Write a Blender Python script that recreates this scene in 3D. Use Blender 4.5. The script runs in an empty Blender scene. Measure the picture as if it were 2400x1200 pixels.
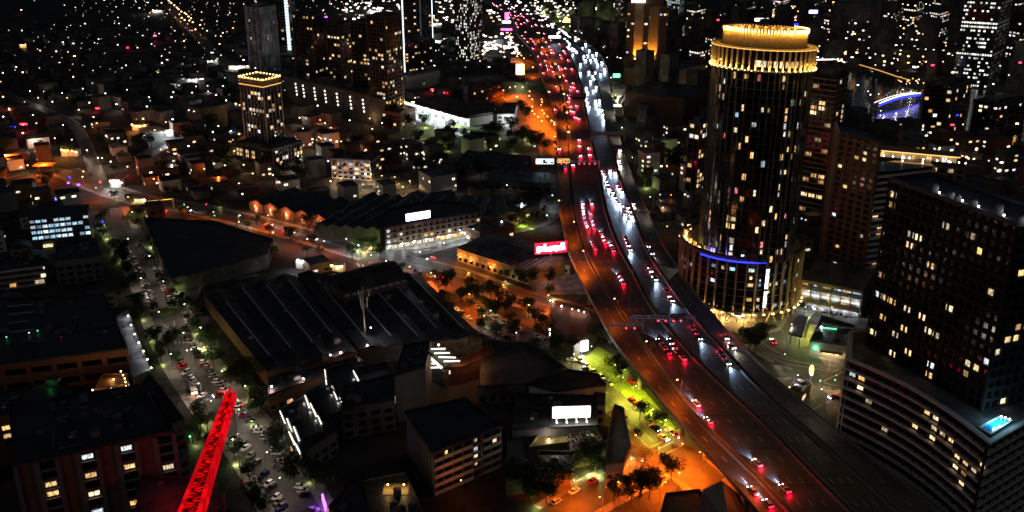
import bpy, math, random
import numpy as np
from mathutils import Vector, Matrix
random.seed(7)
sc = bpy.context.scene
COL = sc.collection
# ---------------------------------------------------------------- camera, sky, added fill light, exposure
CH = 180.0; CP = math.radians(20.5); CF = 2200.0          # eye height, pitch, focal length (units of a 2400 wide frame)
cam = bpy.data.cameras.new('camera'); camo = bpy.data.objects.new('camera', cam); COL.objects.link(camo)
camo.location = (0, 0, CH); camo.rotation_euler = (math.pi / 2 - CP, 0, 0)
cam.sensor_width = 36; cam.lens = 36 * CF / 2400; cam.clip_start = 1; cam.clip_end = 9000
sc.camera = camo
w = bpy.data.worlds.new('World'); sc.world = w; w.use_nodes = True
nt = w.node_tree; nt.nodes.clear()
sk = nt.nodes.new('ShaderNodeTexSky'); sk.sky_type = 'NISHITA'; sk.sun_disc = False
sk.sun_elevation = math.radians(20); sk.sun_rotation = math.radians(200)
bg = nt.nodes.new('ShaderNodeBackground'); bg.inputs[1].default_value = 0.0055
ow = nt.nodes.new('ShaderNodeOutputWorld')
nt.links.new(sk.outputs[0], bg.inputs[0]); nt.links.new(bg.outputs[0], ow.inputs[0])
fill_sun = bpy.data.lights.new('fill_sun', 'SUN'); fill_sun.energy = 0.03; fill_sun.angle = 0.15; fill_sun.color = (1, .86, .78)  # faint warm sun lamp added so that walls and roofs show
mo = bpy.data.objects.new('fill_sun', fill_sun); mo.rotation_euler = (math.radians(50), 0, math.radians(-20)); COL.objects.link(mo)
sc.view_settings.view_transform = 'Standard'; sc.view_settings.look = 'None'
sc.view_settings.exposure = 0; sc.view_settings.gamma = 1
sc.render.engine = 'CYCLES'
cy = sc.cycles
cy.max_bounces = 4; cy.diffuse_bounces = 1; cy.glossy_bounces = 2; cy.transmission_bounces = 2; cy.transparent_max_bounces = 4
cy.sample_clamp_indirect = 2.0; cy.sample_clamp_direct = 0; cy.use_light_tree = True
cy.caustics_reflective = False; cy.caustics_refractive = False
cy.use_denoising = True
try: cy.denoiser = 'OPENIMAGEDENOISE'; cy.denoising_input_passes = 'RGB_ALBEDO_NORMAL'; cy.denoising_prefilter = 'ACCURATE'
except Exception: pass
cy.pixel_filter_type = 'BLACKMAN_HARRIS'; cy.filter_width = 1.6

def G(x, y, z=0.0):
    cx = (x - 1200) / CF; c = (600 - y) / CF
    dy = math.cos(CP) + c * math.sin(CP); dz = -math.sin(CP) + c * math.cos(CP)
    t = (z - CH) / dz
    return (cx * t, dy * t)
def ZH(yb, yt, zb=0):          # height of a point seen at row yt above a foot seen at row yb
    Y = G(1200, yb, zb)[1]; c = (600 - yt) / CF
    return CH + Y * (-math.sin(CP) + c * math.cos(CP)) / (math.cos(CP) + c * math.sin(CP))
def PX(x, y, z=0.0):
    d = y * math.cos(CP) - (z - CH) * math.sin(CP); u = y * math.sin(CP) + (z - CH) * math.cos(CP)
    return (1200 + CF * x / d, 600 - CF * u / d)

# ---------------------------------------------------------------- materials
MT = {}
def newmat(name):
    m = bpy.data.materials.new(name); m.use_nodes = True; n = m.node_tree; n.nodes.clear()
    o = n.nodes.new('ShaderNodeOutputMaterial'); MT[name] = m
    return m, n, o
def pbr(name, col, rough=.75, var=.35, scale=.25, metal=0., bump=.25, objcol=False, spec=.4):
    m, n, o = newmat(name); b = n.nodes.new('ShaderNodeBsdfPrincipled')
    b.inputs['Roughness'].default_value = rough; b.inputs['Metallic'].default_value = metal
    b.inputs['Specular IOR Level'].default_value = spec
    if objcol:
        oi = n.nodes.new('ShaderNodeObjectInfo'); n.links.new(oi.outputs['Color'], b.inputs['Base Color'])
    else:
        tc = n.nodes.new('ShaderNodeNewGeometry')
        nz = n.nodes.new('ShaderNodeTexNoise'); nz.inputs['Scale'].default_value = scale; nz.inputs['Detail'].default_value = 6
        nz.inputs['Roughness'].default_value = .65
        n.links.new(tc.outputs['Position'], nz.inputs['Vector'])
        mr = n.nodes.new('ShaderNodeMapRange'); mr.inputs[1].default_value = .3; mr.inputs[2].default_value = .7
        mr.inputs[3].default_value = 1 - var; mr.inputs[4].default_value = 1 + var
        n.links.new(nz.outputs['Fac'], mr.inputs[0])
        vm = n.nodes.new('ShaderNodeVectorMath'); vm.operation = 'SCALE'; vm.inputs[0].default_value = col
        if name.startswith('roof') or name in ('earth', 'dark_conc', 'paving'):      # patched sheeting and stains
            vo = n.nodes.new('ShaderNodeTexVoronoi'); vo.inputs['Scale'].default_value = .16; vo.distance = 'CHEBYCHEV'; n.links.new(tc.outputs['Position'], vo.inputs['Vector'])
            wn = n.nodes.new('ShaderNodeTexWhiteNoise'); n.links.new(vo.outputs['Position'], wn.inputs['Vector'])
            ma = n.nodes.new('ShaderNodeMapRange'); ma.inputs[3].default_value = .6; ma.inputs[4].default_value = 1.6; n.links.new(wn.outputs['Value'], ma.inputs[0])
            mm = n.nodes.new('ShaderNodeMath'); mm.operation = 'MULTIPLY'; n.links.new(mr.outputs[0], mm.inputs[0]); n.links.new(ma.outputs[0], mm.inputs[1]); mr = mm
        n.links.new(mr.outputs[0], vm.inputs['Scale']); n.links.new(vm.outputs[0], b.inputs['Base Color'])
        if bump:
            n2 = n.nodes.new('ShaderNodeTexNoise'); n2.inputs['Scale'].default_value = 3.; n2.inputs['Detail'].default_value = 3
            n.links.new(tc.outputs['Position'], n2.inputs['Vector'])
            bp = n.nodes.new('ShaderNodeBump'); bp.inputs['Strength'].default_value = bump; bp.inputs['Distance'].default_value = .05
            n.links.new(n2.outputs['Fac'], bp.inputs['Height']); n.links.new(bp.outputs[0], b.inputs['Normal'])
    n.links.new(b.outputs[0], o.inputs[0]); return m
def em(name, col, st, var=0.0, sampled=False):
    m, n, o = newmat(name); e = n.nodes.new('ShaderNodeEmission')
    e.inputs[0].default_value = (*col, 1); e.inputs[1].default_value = st
    if var:
        g = n.nodes.new('ShaderNodeNewGeometry'); r = n.nodes.new('ShaderNodeMapRange')
        r.inputs[3].default_value = st * (1 - var); r.inputs[4].default_value = st * (1 + var)
        n.links.new(g.outputs['Random Per Island'], r.inputs[0]); n.links.new(r.outputs[0], e.inputs[1])
    n.links.new(e.outputs[0], o.inputs[0]); m.cycles.emission_sampling = 'FRONT' if sampled else 'NONE'; return m
def win(name, ramp, st, island=False, curtain=True):
    """a lit room seen through its pane: tone differs from pane to pane, blinds and furniture break it up"""
    m, n, o = newmat(name); e = n.nodes.new('ShaderNodeEmission')
    if island: src = n.nodes.new('ShaderNodeNewGeometry').outputs['Random Per Island']
    else: src = n.nodes.new('ShaderNodeObjectInfo').outputs['Random']
    cr = n.nodes.new('ShaderNodeValToRGB'); cr.color_ramp.interpolation = 'CONSTANT'
    el = cr.color_ramp.elements
    for i, c in enumerate(ramp):
        p = i / len(ramp)
        if i < 2: el[i].position = p; el[i].color = (*c, 1)
        else: q = el.new(p); q.color = (*c, 1)
    n.links.new(src, cr.inputs[0]); n.links.new(cr.outputs[0], e.inputs[0])
    wn = n.nodes.new('ShaderNodeTexWhiteNoise'); wn.noise_dimensions = '1D'; n.links.new(src, wn.inputs['W'])
    mr = n.nodes.new('ShaderNodeMapRange'); mr.inputs[3].default_value = st * .25; mr.inputs[4].default_value = st * 1.6
    n.links.new(wn.outputs['Value'], mr.inputs[0])
    g = n.nodes.new('ShaderNodeNewGeometry')
    mp = n.nodes.new('ShaderNodeVectorMath'); mp.operation = 'MULTIPLY'; mp.inputs[1].default_value = (2.2, 2.2, .9)
    n.links.new(g.outputs['Position'], mp.inputs[0])
    nz = n.nodes.new('ShaderNodeTexNoise'); nz.inputs['Scale'].default_value = 1.; nz.inputs['Detail'].default_value = 2
    n.links.new(mp.outputs[0], nz.inputs['Vector'])
    m2 = n.nodes.new('ShaderNodeMapRange'); m2.inputs[1].default_value = .35; m2.inputs[2].default_value = .65
    m2.inputs[3].default_value = .25; m2.inputs[4].default_value = 1.5
    n.links.new(nz.outputs['Fac'], m2.inputs[0])
    mu = n.nodes.new('ShaderNodeMath'); mu.operation = 'MULTIPLY'
    n.links.new(mr.outputs[0], mu.inputs[0]); n.links.new(m2.outputs[0], mu.inputs[1])
    n.links.new(mu.outputs[0], e.inputs[1]); n.links.new(e.outputs[0], o.inputs[0])
    m.cycles.emission_sampling = 'NONE'; return m

pbr('earth', (.035, .034, .032), .9, .5, .02)
pbr('asphalt', (.08, .078, .075), .55, .4, .14, bump=.4)
pbr('deck', (.085, .083, .08), .5, .42, .09, bump=.3, spec=.5)
pbr('paving', (.2, .19, .18), .7, .25, .4)
pbr('grass', (.13, .18, .02), .9, .5, .6, bump=.6)
pbr('marking', (.5, .5, .47), .6, .15, 1.)
pbr('yellow_marking', (.6, .42, .08), .6, .15, 1.)
pbr('conc', (.26, .25, .24), .75, .25, .3)
pbr('dark_conc', (.09, .088, .085), .8, .3, .3)
pbr('white_wall', (.6, .59, .57), .6, .15, .3)
pbr('brown_wall', (.16, .10, .065), .75, .25, .3)
pbr('brick_wall', (.2, .09, .06), .85, .3, .8)
pbr('grey_wall', (.15, .155, .165), .7, .2, .3)
pbr('tan_wall', (.36, .27, .17), .75, .2, .3)
pbr('roof_dark', (.036, .037, .05), .5, .35, .15)
pbr('roof_grey', (.075, .078, .088), .45, .3, .15)
pbr('roof_rust', (.09, .045, .032), .65, .35, .2)
pbr('roof_pale', (.3, .3, .32), .5, .2, .2)
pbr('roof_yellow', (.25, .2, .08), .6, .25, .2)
pbr('metal', (.22, .22, .23), .4, .15, .5, metal=.6)
pbr('gold_fin', (.62, .47, .25), .4, .1, .5)
pbr('glass', (.010, .012, .016), .08, .2, .2, bump=0, spec=.6)
pbr('black_glass', (.006, .006, .008), .1, .2, .2, bump=0, spec=.5)
pbr('rubber', (.012, .012, .012), .8, .1, 1., bump=0)
pbr('bark', (.05, .035, .022), .9, .3, 2.)
pbr('leaf_dark', (.022, .042, .012), .7, .5, .5, bump=0)
pbr('leaf_green', (.04, .085, .016), .7, .5, .5, bump=0)
pbr('red_paint', (.6, .01, .012), .4, .1, 1.)
pbr('skylight', (.55, .57, .6), .4, .1, .5)
pbr('paint', (1, 1, 1), .3, objcol=True)
pbr('water', (.004, .006, .012), .08, .3, .05, bump=1., spec=.8)
pbr('pool_tile', (.02, .35, .7), .2, .1, 1.)
WARM, WHITE, BLUE = (1, .62, .28), (1, .93, .8), (.35, .6, 1)
win('room', [(1, .56, .2), (1, .68, .33), (1, .5, .16), (1, .8, .5), (1, .6, .26), (1, .72, .4), (1, .64, .3), (.8, .85, .9), (1, .6, .22), (1, .76, .46)], 1.25)
win('room_joined', [(1, .6, .25), (1, .72, .4), (1, .5, .18), (1, .85, .65), (1, .6, .25), (.8, .85, 1), (1, .66, .3), (1, .56, .2), (1, .8, .6)], 1.7, island=True)
win('room_cool', [(.55, .8, 1), (.7, .9, 1), (.4, .66, .9), (.8, .95, 1)], 1.0)
win('room_mixed', [(1, .9, .7), (1, .75, .45), (.7, .85, 1), (1, 1, .95), (1, .6, .3), (1, .7, .4), (1, .85, .6), (.3, .4, 1), (1, .55, .2), (1, .9, .8), (1, .8, .5)], 2.2, island=True)
win('room_office', [(1, 1, .88), (1, .97, .8), (.9, 1, .95)], 1.8, island=True)
win('room_red', [(1, .12, .12), (1, .25, .3)], 1.2)
em('sodium', (1, .42, .12), 14, sampled=False)
em('lamp_white', (1, .93, .82), 12)
em('lamp_cool', (.8, .93, 1), 14)
em('lamp_far', (1, .86, .7), 4, var=.85)
em('lamp_warm_far', (1, .6, .3), 4, var=.85)
em('lamp_gold', (1, .62, .2), 10)
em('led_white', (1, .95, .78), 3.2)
em('led_blue', (.02, .03, 1), 4)
em('led_ice', (.7, .88, 1), 4)
em('red_glow', (1, .004, .01), .62, var=.45)  # red light put into the crane steel; also serves small red lamps
em('red_glow_dim', (1, .006, .012), .28)
em('led_amber', (1, .5, .12), 2.6)
em('led_purple', (.45, .1, 1), 5)
em('led_green', (.1, 1, .35), 5)
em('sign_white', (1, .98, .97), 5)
em('sign_red', (1, .015, .05), 2.2)
em('sign_lime', (.85, 1, .4), 4)
em('sign_magenta', (1, .1, .5), 5)
em('sign_yellow', (1, .75, .1), 5)
em('sign_print', (.25, .3, .6), .8)
em('head_lamp', (.86, .92, 1), 28)
em('tail_lamp', (1, .015, .035), 13)
em('brake_far', (1, .03, .06), 8)

# ---------------------------------------------------------------- mesh and object helpers
class MB:
    def __init__(s): s.v = []; s.f = []; s.m = []
    def add(s, vs, fs, mi=0):
        b = len(s.v); s.v += [tuple(p) for p in vs]
        for f in fs: s.f.append([b + i for i in f]); s.m.append(mi)
    def box(s, x, y, z, sx, sy, sz, rz=0., mi=0):      # centre x, y; bottom z
        c, n = math.cos(rz), math.sin(rz); P = []
        for dz in (0, sz):
            for dx, dy in ((-1, -1), (1, -1), (1, 1), (-1, 1)):
                a, b = dx * sx / 2, dy * sy / 2
                P.append((x + a * c - b * n, y + a * n + b * c, z + dz))
        s.add(P, [(3, 2, 1, 0), (4, 5, 6, 7), (0, 1, 5, 4), (1, 2, 6, 5), (2, 3, 7, 6), (3, 0, 4, 7)], mi)
    def prism(s, poly, z0, z1, mi=0, ti=None, bottom=False):
        n = len(poly)
        s.add([(p[0], p[1], z0) for p in poly] + [(p[0], p[1], z1) for p in poly],
              [(i, (i + 1) % n, n + (i + 1) % n, n + i) for i in range(n)], mi)
        s.add([(p[0], p[1], z1) for p in poly], [tuple(range(n))], mi if ti is None else ti)
        if bottom: s.add([(p[0], p[1], z0) for p in poly], [tuple(range(n - 1, -1, -1))], mi)
    def ring(s, poly, z0, z1, w, mi=0):                # a band standing along a closed outline, w thick inwards
        inn = offset(poly, -w); n = len(poly)
        V = [(p[0], p[1], z0) for p in poly] + [(p[0], p[1], z1) for p in poly] + [(p[0], p[1], z0) for p in inn] + [(p[0], p[1], z1) for p in inn]
        F = []
        for i in range(n):
            j = (i + 1) % n
            F += [(i, j, n + j, n + i), (2 * n + j, 2 * n + i, 3 * n + i, 3 * n + j), (n + i, n + j, 3 * n + j, 3 * n + i), (j, i, 2 * n + i, 2 * n + j)]
        s.add(V, F, mi)
    def cyl(s, x, y, z0, z1, r0, r1=None, n=8, mi=0):
        r1 = r0 if r1 is None else r1
        A = [(x + r0 * math.cos(2 * math.pi * i / n), y + r0 * math.sin(2 * math.pi * i / n), z0) for i in range(n)]
        B = [(x + r1 * math.cos(2 * math.pi * i / n), y + r1 * math.sin(2 * math.pi * i / n), z1) for i in range(n)]
        s.add(A + B, [(i, (i + 1) % n, n + (i + 1) % n, n + i) for i in range(n)] + [tuple(range(n, 2 * n)), tuple(range(n - 1, -1, -1))], mi)
    def beam(s, p, q, w, h=None, mi=0):
        h = h or w; p = Vector(p); q = Vector(q); d = (q - p)
        if d.length < 1e-6: return
        d.normalize(); up = Vector((0, 0, 1)) if abs(d.z) < .95 else Vector((1, 0, 0))
        a = d.cross(up).normalized() * w / 2; b = a.cross(d).normalized() * h / 2
        P = [p - a - b, p + a - b, p + a + b, p - a + b, q - a - b, q + a - b, q + a + b, q - a + b]
        s.add(P, [(0, 1, 2, 3), (7, 6, 5, 4), (0, 4, 5, 1), (1, 5, 6, 2), (2, 6, 7, 3), (3, 7, 4, 0)], mi)
    def quad(s, a, b, c, d, mi=0): s.add([a, b, c, d], [(0, 1, 2, 3)], mi)
    def ball(s, x, y, z, r, mi=0, n=6, sz=1.):
        P = [(x, y, z - r * sz)]
        for k in (1, 2, 3):
            t = math.pi * k / 4
            for i in range(n): P.append((x + r * math.sin(t) * math.cos(2 * math.pi * i / n), y + r * math.sin(t) * math.sin(2 * math.pi * i / n), z - r * sz * math.cos(t)))
        P.append((x, y, z + r * sz)); F = []
        for i in range(n):
            j = (i + 1) % n; F.append((0, 1 + j, 1 + i)); F.append((1 + i, 1 + j, 1 + n + j, 1 + n + i)); F.append((1 + n + i, 1 + n + j, 1 + 2 * n + j, 1 + 2 * n + i)); F.append((1 + 2 * n + i, 1 + 2 * n + j, 3 * n + 1))
        s.add(P, F, mi)
    def mesh(s, name, mats, o=(0, 0, 0)):
        me = bpy.data.meshes.new(name)
        me.from_pydata([(a - o[0], b - o[1], c - o[2]) for a, b, c in s.v], [], s.f)
        for m in (mats if isinstance(mats, (list, tuple)) else [mats]): me.materials.append(MT[m])
        if any(s.m): me.polygons.foreach_set('material_index', s.m)
        me.update(); return me
    def build(s, name, mats, parent=None, kind=None, label=None):
        o = (0, 0, 0)
        if parent is not None:
            q = parent
            while q is not None: o = tuple(o[i] + q.location[i] for i in range(3)); q = q.parent
        return link(name, s.mesh(name, mats, o), parent, kind=kind, label=label)
def link(name, me, parent=None, loc=None, rz=0., scale=None, kind=None, label=None, rot=None):
    ob = bpy.data.objects.new(name, me); COL.objects.link(ob)
    if parent is not None: ob.parent = parent
    if loc is not None: ob.location = loc
    if rz: ob.rotation_euler = (0, 0, rz)
    if rot: ob.rotation_euler = rot
    if scale is not None: ob.scale = scale if isinstance(scale, (tuple, list)) else (scale,) * 3
    if kind: ob['kind'] = kind
    if label: ob['label'] = label
    return ob
def thing(name, label, cat, loc, group=None, rz=0.):
    o = bpy.data.objects.new(name, None); COL.objects.link(o); o.location = loc; o.rotation_euler = (0, 0, rz)
    o.empty_display_size = .5
    tag(o, label, cat, group); return o
def tag(o, label, cat, group=None):
    if label: o['label'] = label
    o['category'] = cat
    if group: o['group'] = group
    return o
def lamp_light(loc, col, W, r=.25, parent=None, spot=None, rot=None, blend=.6, name='light'):
    k = 'SPOT' if spot else 'POINT'
    L = bpy.data.lights.new(name, k); L.energy = W; L.color = col; L.shadow_soft_size = r
    if spot: L.spot_size = math.radians(spot); L.spot_blend = blend
    o = bpy.data.objects.new(name, L); COL.objects.link(o)
    if parent is not None:
        q = parent; off = Vector((0, 0, 0))
        while q is not None: off += q.location; q = q.parent
        o.parent = parent; o.location = Vector(loc) - off
    else: o.location = loc
    if rot: o.rotation_euler = rot
    return o
def area2(p): return sum(p[i][0] * p[(i + 1) % len(p)][1] - p[(i + 1) % len(p)][0] * p[i][1] for i in range(len(p)))
def ccw(p): return list(p) if area2(p) > 0 else list(reversed(p))
def offset(poly, d):                                   # d > 0 grows a CCW outline
    n = len(poly); out = []
    for i in range(n):
        a = Vector(poly[i - 1][:2]); b = Vector(poly[i][:2]); c = Vector(poly[(i + 1) % n][:2])
        e1 = (b - a).normalized(); e2 = (c - b).normalized()
        n1 = Vector((e1.y, -e1.x)); n2 = Vector((e2.y, -e2.x)); m = (n1 + n2)
        m = m / max(.3, (1 + n1.dot(n2)))
        out.append((b.x + m.x * d, b.y + m.y * d))
    return out
def cen(poly): return (sum(p[0] for p in poly) / len(poly), sum(p[1] for p in poly) / len(poly))
def rect(a, b, h, depth):                              # two roof-front corners seen at a and b, then depth metres back
    A = Vector(G(*a, h)); B = Vector(G(*b, h)); d = (B - A).normalized(); n = Vector((-d.y, d.x)) * depth
    return [tuple(A), tuple(B), tuple(B + n), tuple(A + n)]
def para(a, c, b, h=0):                                # left end, near corner, right end
    A = Vector(G(*a, h)); C_ = Vector(G(*c, h)); B = Vector(G(*b, h))
    return ccw([tuple(A), tuple(C_), tuple(B), tuple(A + B - C_)])
def ppoly(pts, h): return ccw([G(*p, h) for p in pts])
def ell(cx, cy_, a, b, rot, n=36):
    c, s = math.cos(rot), math.sin(rot)
    return [(cx + a * math.cos(t) * c - b * math.sin(t) * s, cy_ + a * math.cos(t) * s + b * math.sin(t) * c) for t in [2 * math.pi * i / n for i in range(n)]]
# labels that single each repeat out: phrase + nearest landmark + order
LAND = []; AUTO = []
def land(px, py, name, z=0): LAND.append((*G(px, py, z), name))
ORD = 'nearest second third fourth fifth sixth seventh eighth ninth tenth eleventh twelfth thirteenth fourteenth fifteenth sixteenth seventeenth eighteenth nineteenth twentieth'.split()
def ordn(i):
    if i < 20: return ORD[i]
    t = ['twenty', 'thirty', 'forty', 'fifty', 'sixty', 'seventy', 'eighty', 'ninety']; k = i + 1
    if k % 10 == 0: return ['', '', 'twentieth', 'thirtieth', 'fortieth', 'fiftieth', 'sixtieth', 'seventieth', 'eightieth', 'ninetieth'][min(9, k // 10)]
    return t[min(7, k // 10 - 2)] + '-' + (['first'] + ORD[1:])[k % 10 - 1]
def auto(o, phrase, x, y, cat, group): AUTO.append((o, phrase, x, y)); tag(o, None, cat, group)
def finish_labels():
    G_ = {}
    for o, ph, x, y in AUTO:
        lx, ly, nm = min(LAND, key=lambda l: (l[0] - x) ** 2 + ((l[1] - y) * .8) ** 2)
        dx, dy = x - lx, y - ly
        w_ = ('right of' if dx > 0 else 'left of') if abs(dx) > abs(dy) else ('behind' if dy > 0 else 'in front of')
        G_.setdefault((ph, w_, nm), []).append((dx * dx + dy * dy, o))
    for (ph, w_, nm), L in G_.items():
        L.sort(key=lambda t: t[0])
        for i, (_, o) in enumerate(L):
            o['label'] = f'{ph} {w_} the {nm}' if len(L) == 1 else f'{ph}, {ordn(i)} {w_} the {nm}'
            if i == 0 and len(L) > 1: o['label'] = f'{ph}, nearest {w_} the {nm}'
# occupancy of the ground, in 4 m cells
OC = np.zeros((700, 700), bool)                        # x -1400..1400, y 0..2800
def cell(x, y): return int((x + 1400) // 4), int(y // 4)
def mark_poly(poly, grow=2.):
    poly = offset(ccw(poly), grow)
    xs = [p[0] for p in poly]; ys = [p[1] for p in poly]
    i0, j0 = cell(min(xs), min(ys)); i1, j1 = cell(max(xs), max(ys))
    for i in range(max(0, i0), min(699, i1) + 1):
        for j in range(max(0, j0), min(699, j1) + 1):
            x = i * 4 - 1398; y = j * 4 + 2; ins = False; n = len(poly)
            for k in range(n):
                x1, y1 = poly[k]; x2, y2 = poly[(k + 1) % n]
                if (y1 > y) != (y2 > y) and x < (x2 - x1) * (y - y1) / (y2 - y1) + x1: ins = not ins
            if ins: OC[i, j] = True
def mark_disc(x, y, r):
    i0, j0 = cell(x - r, y - r); i1, j1 = cell(x + r, y + r)
    for i in range(max(0, i0), min(699, i1) + 1):
        for j in range(max(0, j0), min(699, j1) + 1):
            if (i * 4 - 1398 - x) ** 2 + (j * 4 + 2 - y) ** 2 < r * r: OC[i, j] = True
def is_free(poly):
    xs = [p[0] for p in poly]; ys = [p[1] for p in poly]
    i0, j0 = cell(min(xs), min(ys)); i1, j1 = cell(max(xs), max(ys))
    if i0 < 0 or j0 < 0 or i1 > 699 or j1 > 699: return False
    return not OC[i0:i1 + 1, j0:j1 + 1].any()
# ---------------------------------------------------------------- ground, freeway, streets
g = MB(); g.box(0, 3200, -1, 9000, 8000, 1); gr = g.build('ground', 'earth', kind='structure')
FZ = 12.0
EDG = {
 'LL': [(1130,2),(1160,16),(1185,30),(1198,40),(1213,83),(1238,110),(1252,130),(1263,167),(1276,200),(1287,228),(1298,263),(1304,293),(1306,342),(1308,400),(1310,500),(1328,587),(1353,647),(1377,693),(1433,800),(1510,895),(1600,1003),(1661,1067),(1733,1153),(1790,1222),(1900,1350)],
 'LB': [(1132,1),(1165,14),(1195,25),(1222,40),(1258,85),(1285,125),(1298,160),(1312,200),(1318,228),(1325,263),(1329,293),(1334,367),(1338,433),(1347,510),(1360,563),(1393,640),(1433,700),(1487,780),(1545,865),(1600,950),(1647,1000),(1733,1078),(1850,1200),(1990,1350)],
 'MD': [(1135,0),(1180,14),(1252,41),(1280,64),(1313,93),(1336,130),(1350,165),(1362,200),(1372,258),(1381,300),(1391,350),(1404,400),(1417,483),(1432,533),(1454,587),(1490,647),(1522,717),(1590,800),(1650,864),(1713,923),(1813,1013),(1893,1103),(1993,1200),(2150,1350)],
 'RB': [(1137,-1),(1190,12),(1262,40),(1300,66),(1342,95),(1372,130),(1388,165),(1401,200),(1417,267),(1424,317),(1436,350),(1449,407),(1487,507),(1510,573),(1533,617),(1600,713),(1660,783),(1700,827),(1777,910),(1840,967),(1900,1017),(1990,1095),(2100,1195),(2260,1350)],
 'RR': [(1139,-2),(1200,12),(1275,42),(1315,66),(1360,93),(1398,117),(1415,140),(1425,165),(1429,200),(1442,267),(1450,313),(1463,358),(1477,400),(1503,463),(1550,567),(1600,648),(1660,727),(1723,797),(1797,870),(1867,933),(1957,1007),(2023,1057),(2120,1133),(2193,1190),(2370,1350)],
}
YS = np.arange(196, 1830, 4.0)
EX = {}
for k, pts in EDG.items():
    W_ = sorted([G(*p, FZ) for p in pts], key=lambda q: q[1])
    xs = np.interp(YS, [q[1] for q in W_], [q[0] for q in W_])
    kk = np.exp(-0.5 * (np.arange(-8, 9) / 3.) ** 2); kk /= kk.sum()
    pad = np.concatenate([xs[0] - (xs[1] - xs[0]) * np.arange(8, 0, -1), xs, xs[-1] + (xs[-1] - xs[-2]) * np.arange(1, 9)])
    EX[k] = np.convolve(pad, kk, 'valid')
def fx(k, y): return float(np.interp(y, YS, EX[k]))
fw = bpy.data.objects.new('freeway', None); COL.objects.link(fw); fw['kind'] = 'structure'; fw['label'] = 'elevated freeway of four carriageways curving from near right to the far top'
def carriage(name, a, b, ga, gb, label):
    m = MB(); V = []; F = []
    for y in YS:
        x0 = fx(a, y) + ga; x1 = fx(b, y) - gb
        V += [(x0, y, FZ), (x1, y, FZ), (x1 - .8, y, FZ - 1.7), (x0 + .8, y, FZ - 1.7)]
    for i in range(len(YS) - 1):
        k = 4 * i
        F += [(k, k + 1, k + 5, k + 4), (k + 1, k + 2, k + 6, k + 5), (k + 2, k + 3, k + 7, k + 6), (k + 3, k, k + 4, k + 7)]
    F += [(3, 2, 1, 0), tuple(len(V) - 4 + i for i in range(4))]
    m.add(V, F); return m.build(name, 'deck', fw, kind='structure', label=label)
carriage('carriageway', 'LL', 'LB', 0, .5, 'left ramp carriageway under orange lamps')
carriage('carriageway', 'LB', 'MD', .5, .6, 'carriageway carrying the red tail lights away')
carriage('carriageway', 'MD', 'RB', .6, .5, 'carriageway carrying white headlights towards the viewer')
carriage('carriageway', 'RB', 'RR', .5, 0, 'right ramp carriageway beside the round hotel')
def barrier(k, off, label, y0=196, y1=1830, h=.95):
    m = MB(); ys = [y for y in YS if y0 <= y <= y1]; V = []; F = []
    for y in ys:
        x = fx(k, y) + off
        V += [(x - .22, y, FZ - .02), (x - .12, y, FZ + h), (x + .12, y, FZ + h), (x + .22, y, FZ - .02)]
    for i in range(len(ys) - 1):
        q = 4 * i; F += [(q + 1, q, q + 4, q + 5), (q + 2, q + 1, q + 5, q + 6), (q + 3, q + 2, q + 6, q + 7)]
    m.add(V, F); m.build('barrier', 'conc', fw, kind='structure', label=label)
barrier('LL', .25, 'concrete barrier along the left ramp edge')
barrier('LB', -.8, 'concrete barrier between left ramp and main road'); barrier('LB', .8, 'inner barrier of the outbound road')
barrier('MD', -.85, 'left median barrier'); barrier('MD', .85, 'right median barrier')
barrier('RB', -.8, 'barrier beside the inbound road'); barrier('RB', .8, 'barrier of the right ramp'); barrier('RR', -.25, 'outer barrier of the right ramp')
mk = MB()
def lane_line(a, b, u, dash=True, wd=.16):
    y = 200.
    while y < 1100:
        y2 = y + (3.2 if dash else 4)
        P = [fx(a, q) + (fx(b, q) - fx(a, q)) * u for q in (y, y2)]
        mk.quad((P[0] - wd, y, FZ + .006), (P[0] + wd, y, FZ + .006), (P[1] + wd, y2, FZ + .006), (P[1] - wd, y2, FZ + .006))
        y += 12 if dash else 4
for a, b, n in (('LB', 'MD', 4), ('MD', 'RB', 4), ('RB', 'RR', 2), ('LL', 'LB', 2)):
    for i in range(1, n): lane_line(a, b, .08 + .84 * i / n)
    lane_line(a, b, .09, False, .07); lane_line(a, b, .91, False, .07)
mk.build('lane_marking', 'marking', fw, kind='stuff')
jm = MB()
for y in np.arange(205, 900, 21.):
    for a, b in (('LL', 'LB'), ('LB', 'MD'), ('MD', 'RB'), ('RB', 'RR')): jm.quad((fx(a, y) + .6, y, FZ + .004), (fx(b, y) - .6, y, FZ + .004), (fx(b, y) - .6, y + .3, FZ + .004), (fx(a, y) + .6, y + .3, FZ + .004))
jm.build('expansion_joint', 'rubber', fw, kind='stuff')
ppm = MB(); y = 205
pier_me = None
while y < 1250:
    for a, b in (('LL', 'LB'), ('LB', 'MD'), ('MD', 'RB'), ('RB', 'RR')):
        xa, xb = fx(a, y), fx(b, y); xc = (xa + xb) / 2; wd = abs(xb - xa)
        if wd < 2.5: continue
        m = MB(); m.cyl(xc, y, -.1, 8.6, .9, .9, 10)
        m.add([(xc - wd * .36, y - .8, 10.28), (xc + wd * .36, y - .8, 10.28), (xc + 1, y - .8, 8.5), (xc - 1, y - .8, 8.5),
               (xc - wd * .36, y + .8, 10.28), (xc + wd * .36, y + .8, 10.28), (xc + 1, y + .8, 8.5), (xc - 1, y + .8, 8.5)],
              [(3, 2, 1, 0), (4, 5, 6, 7), (0, 1, 5, 4), (2, 3, 7, 6), (1, 2, 6, 5), (3, 0, 4, 7)])
        m.build('pier', 'conc', fw, kind='structure')
    y += 42
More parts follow.
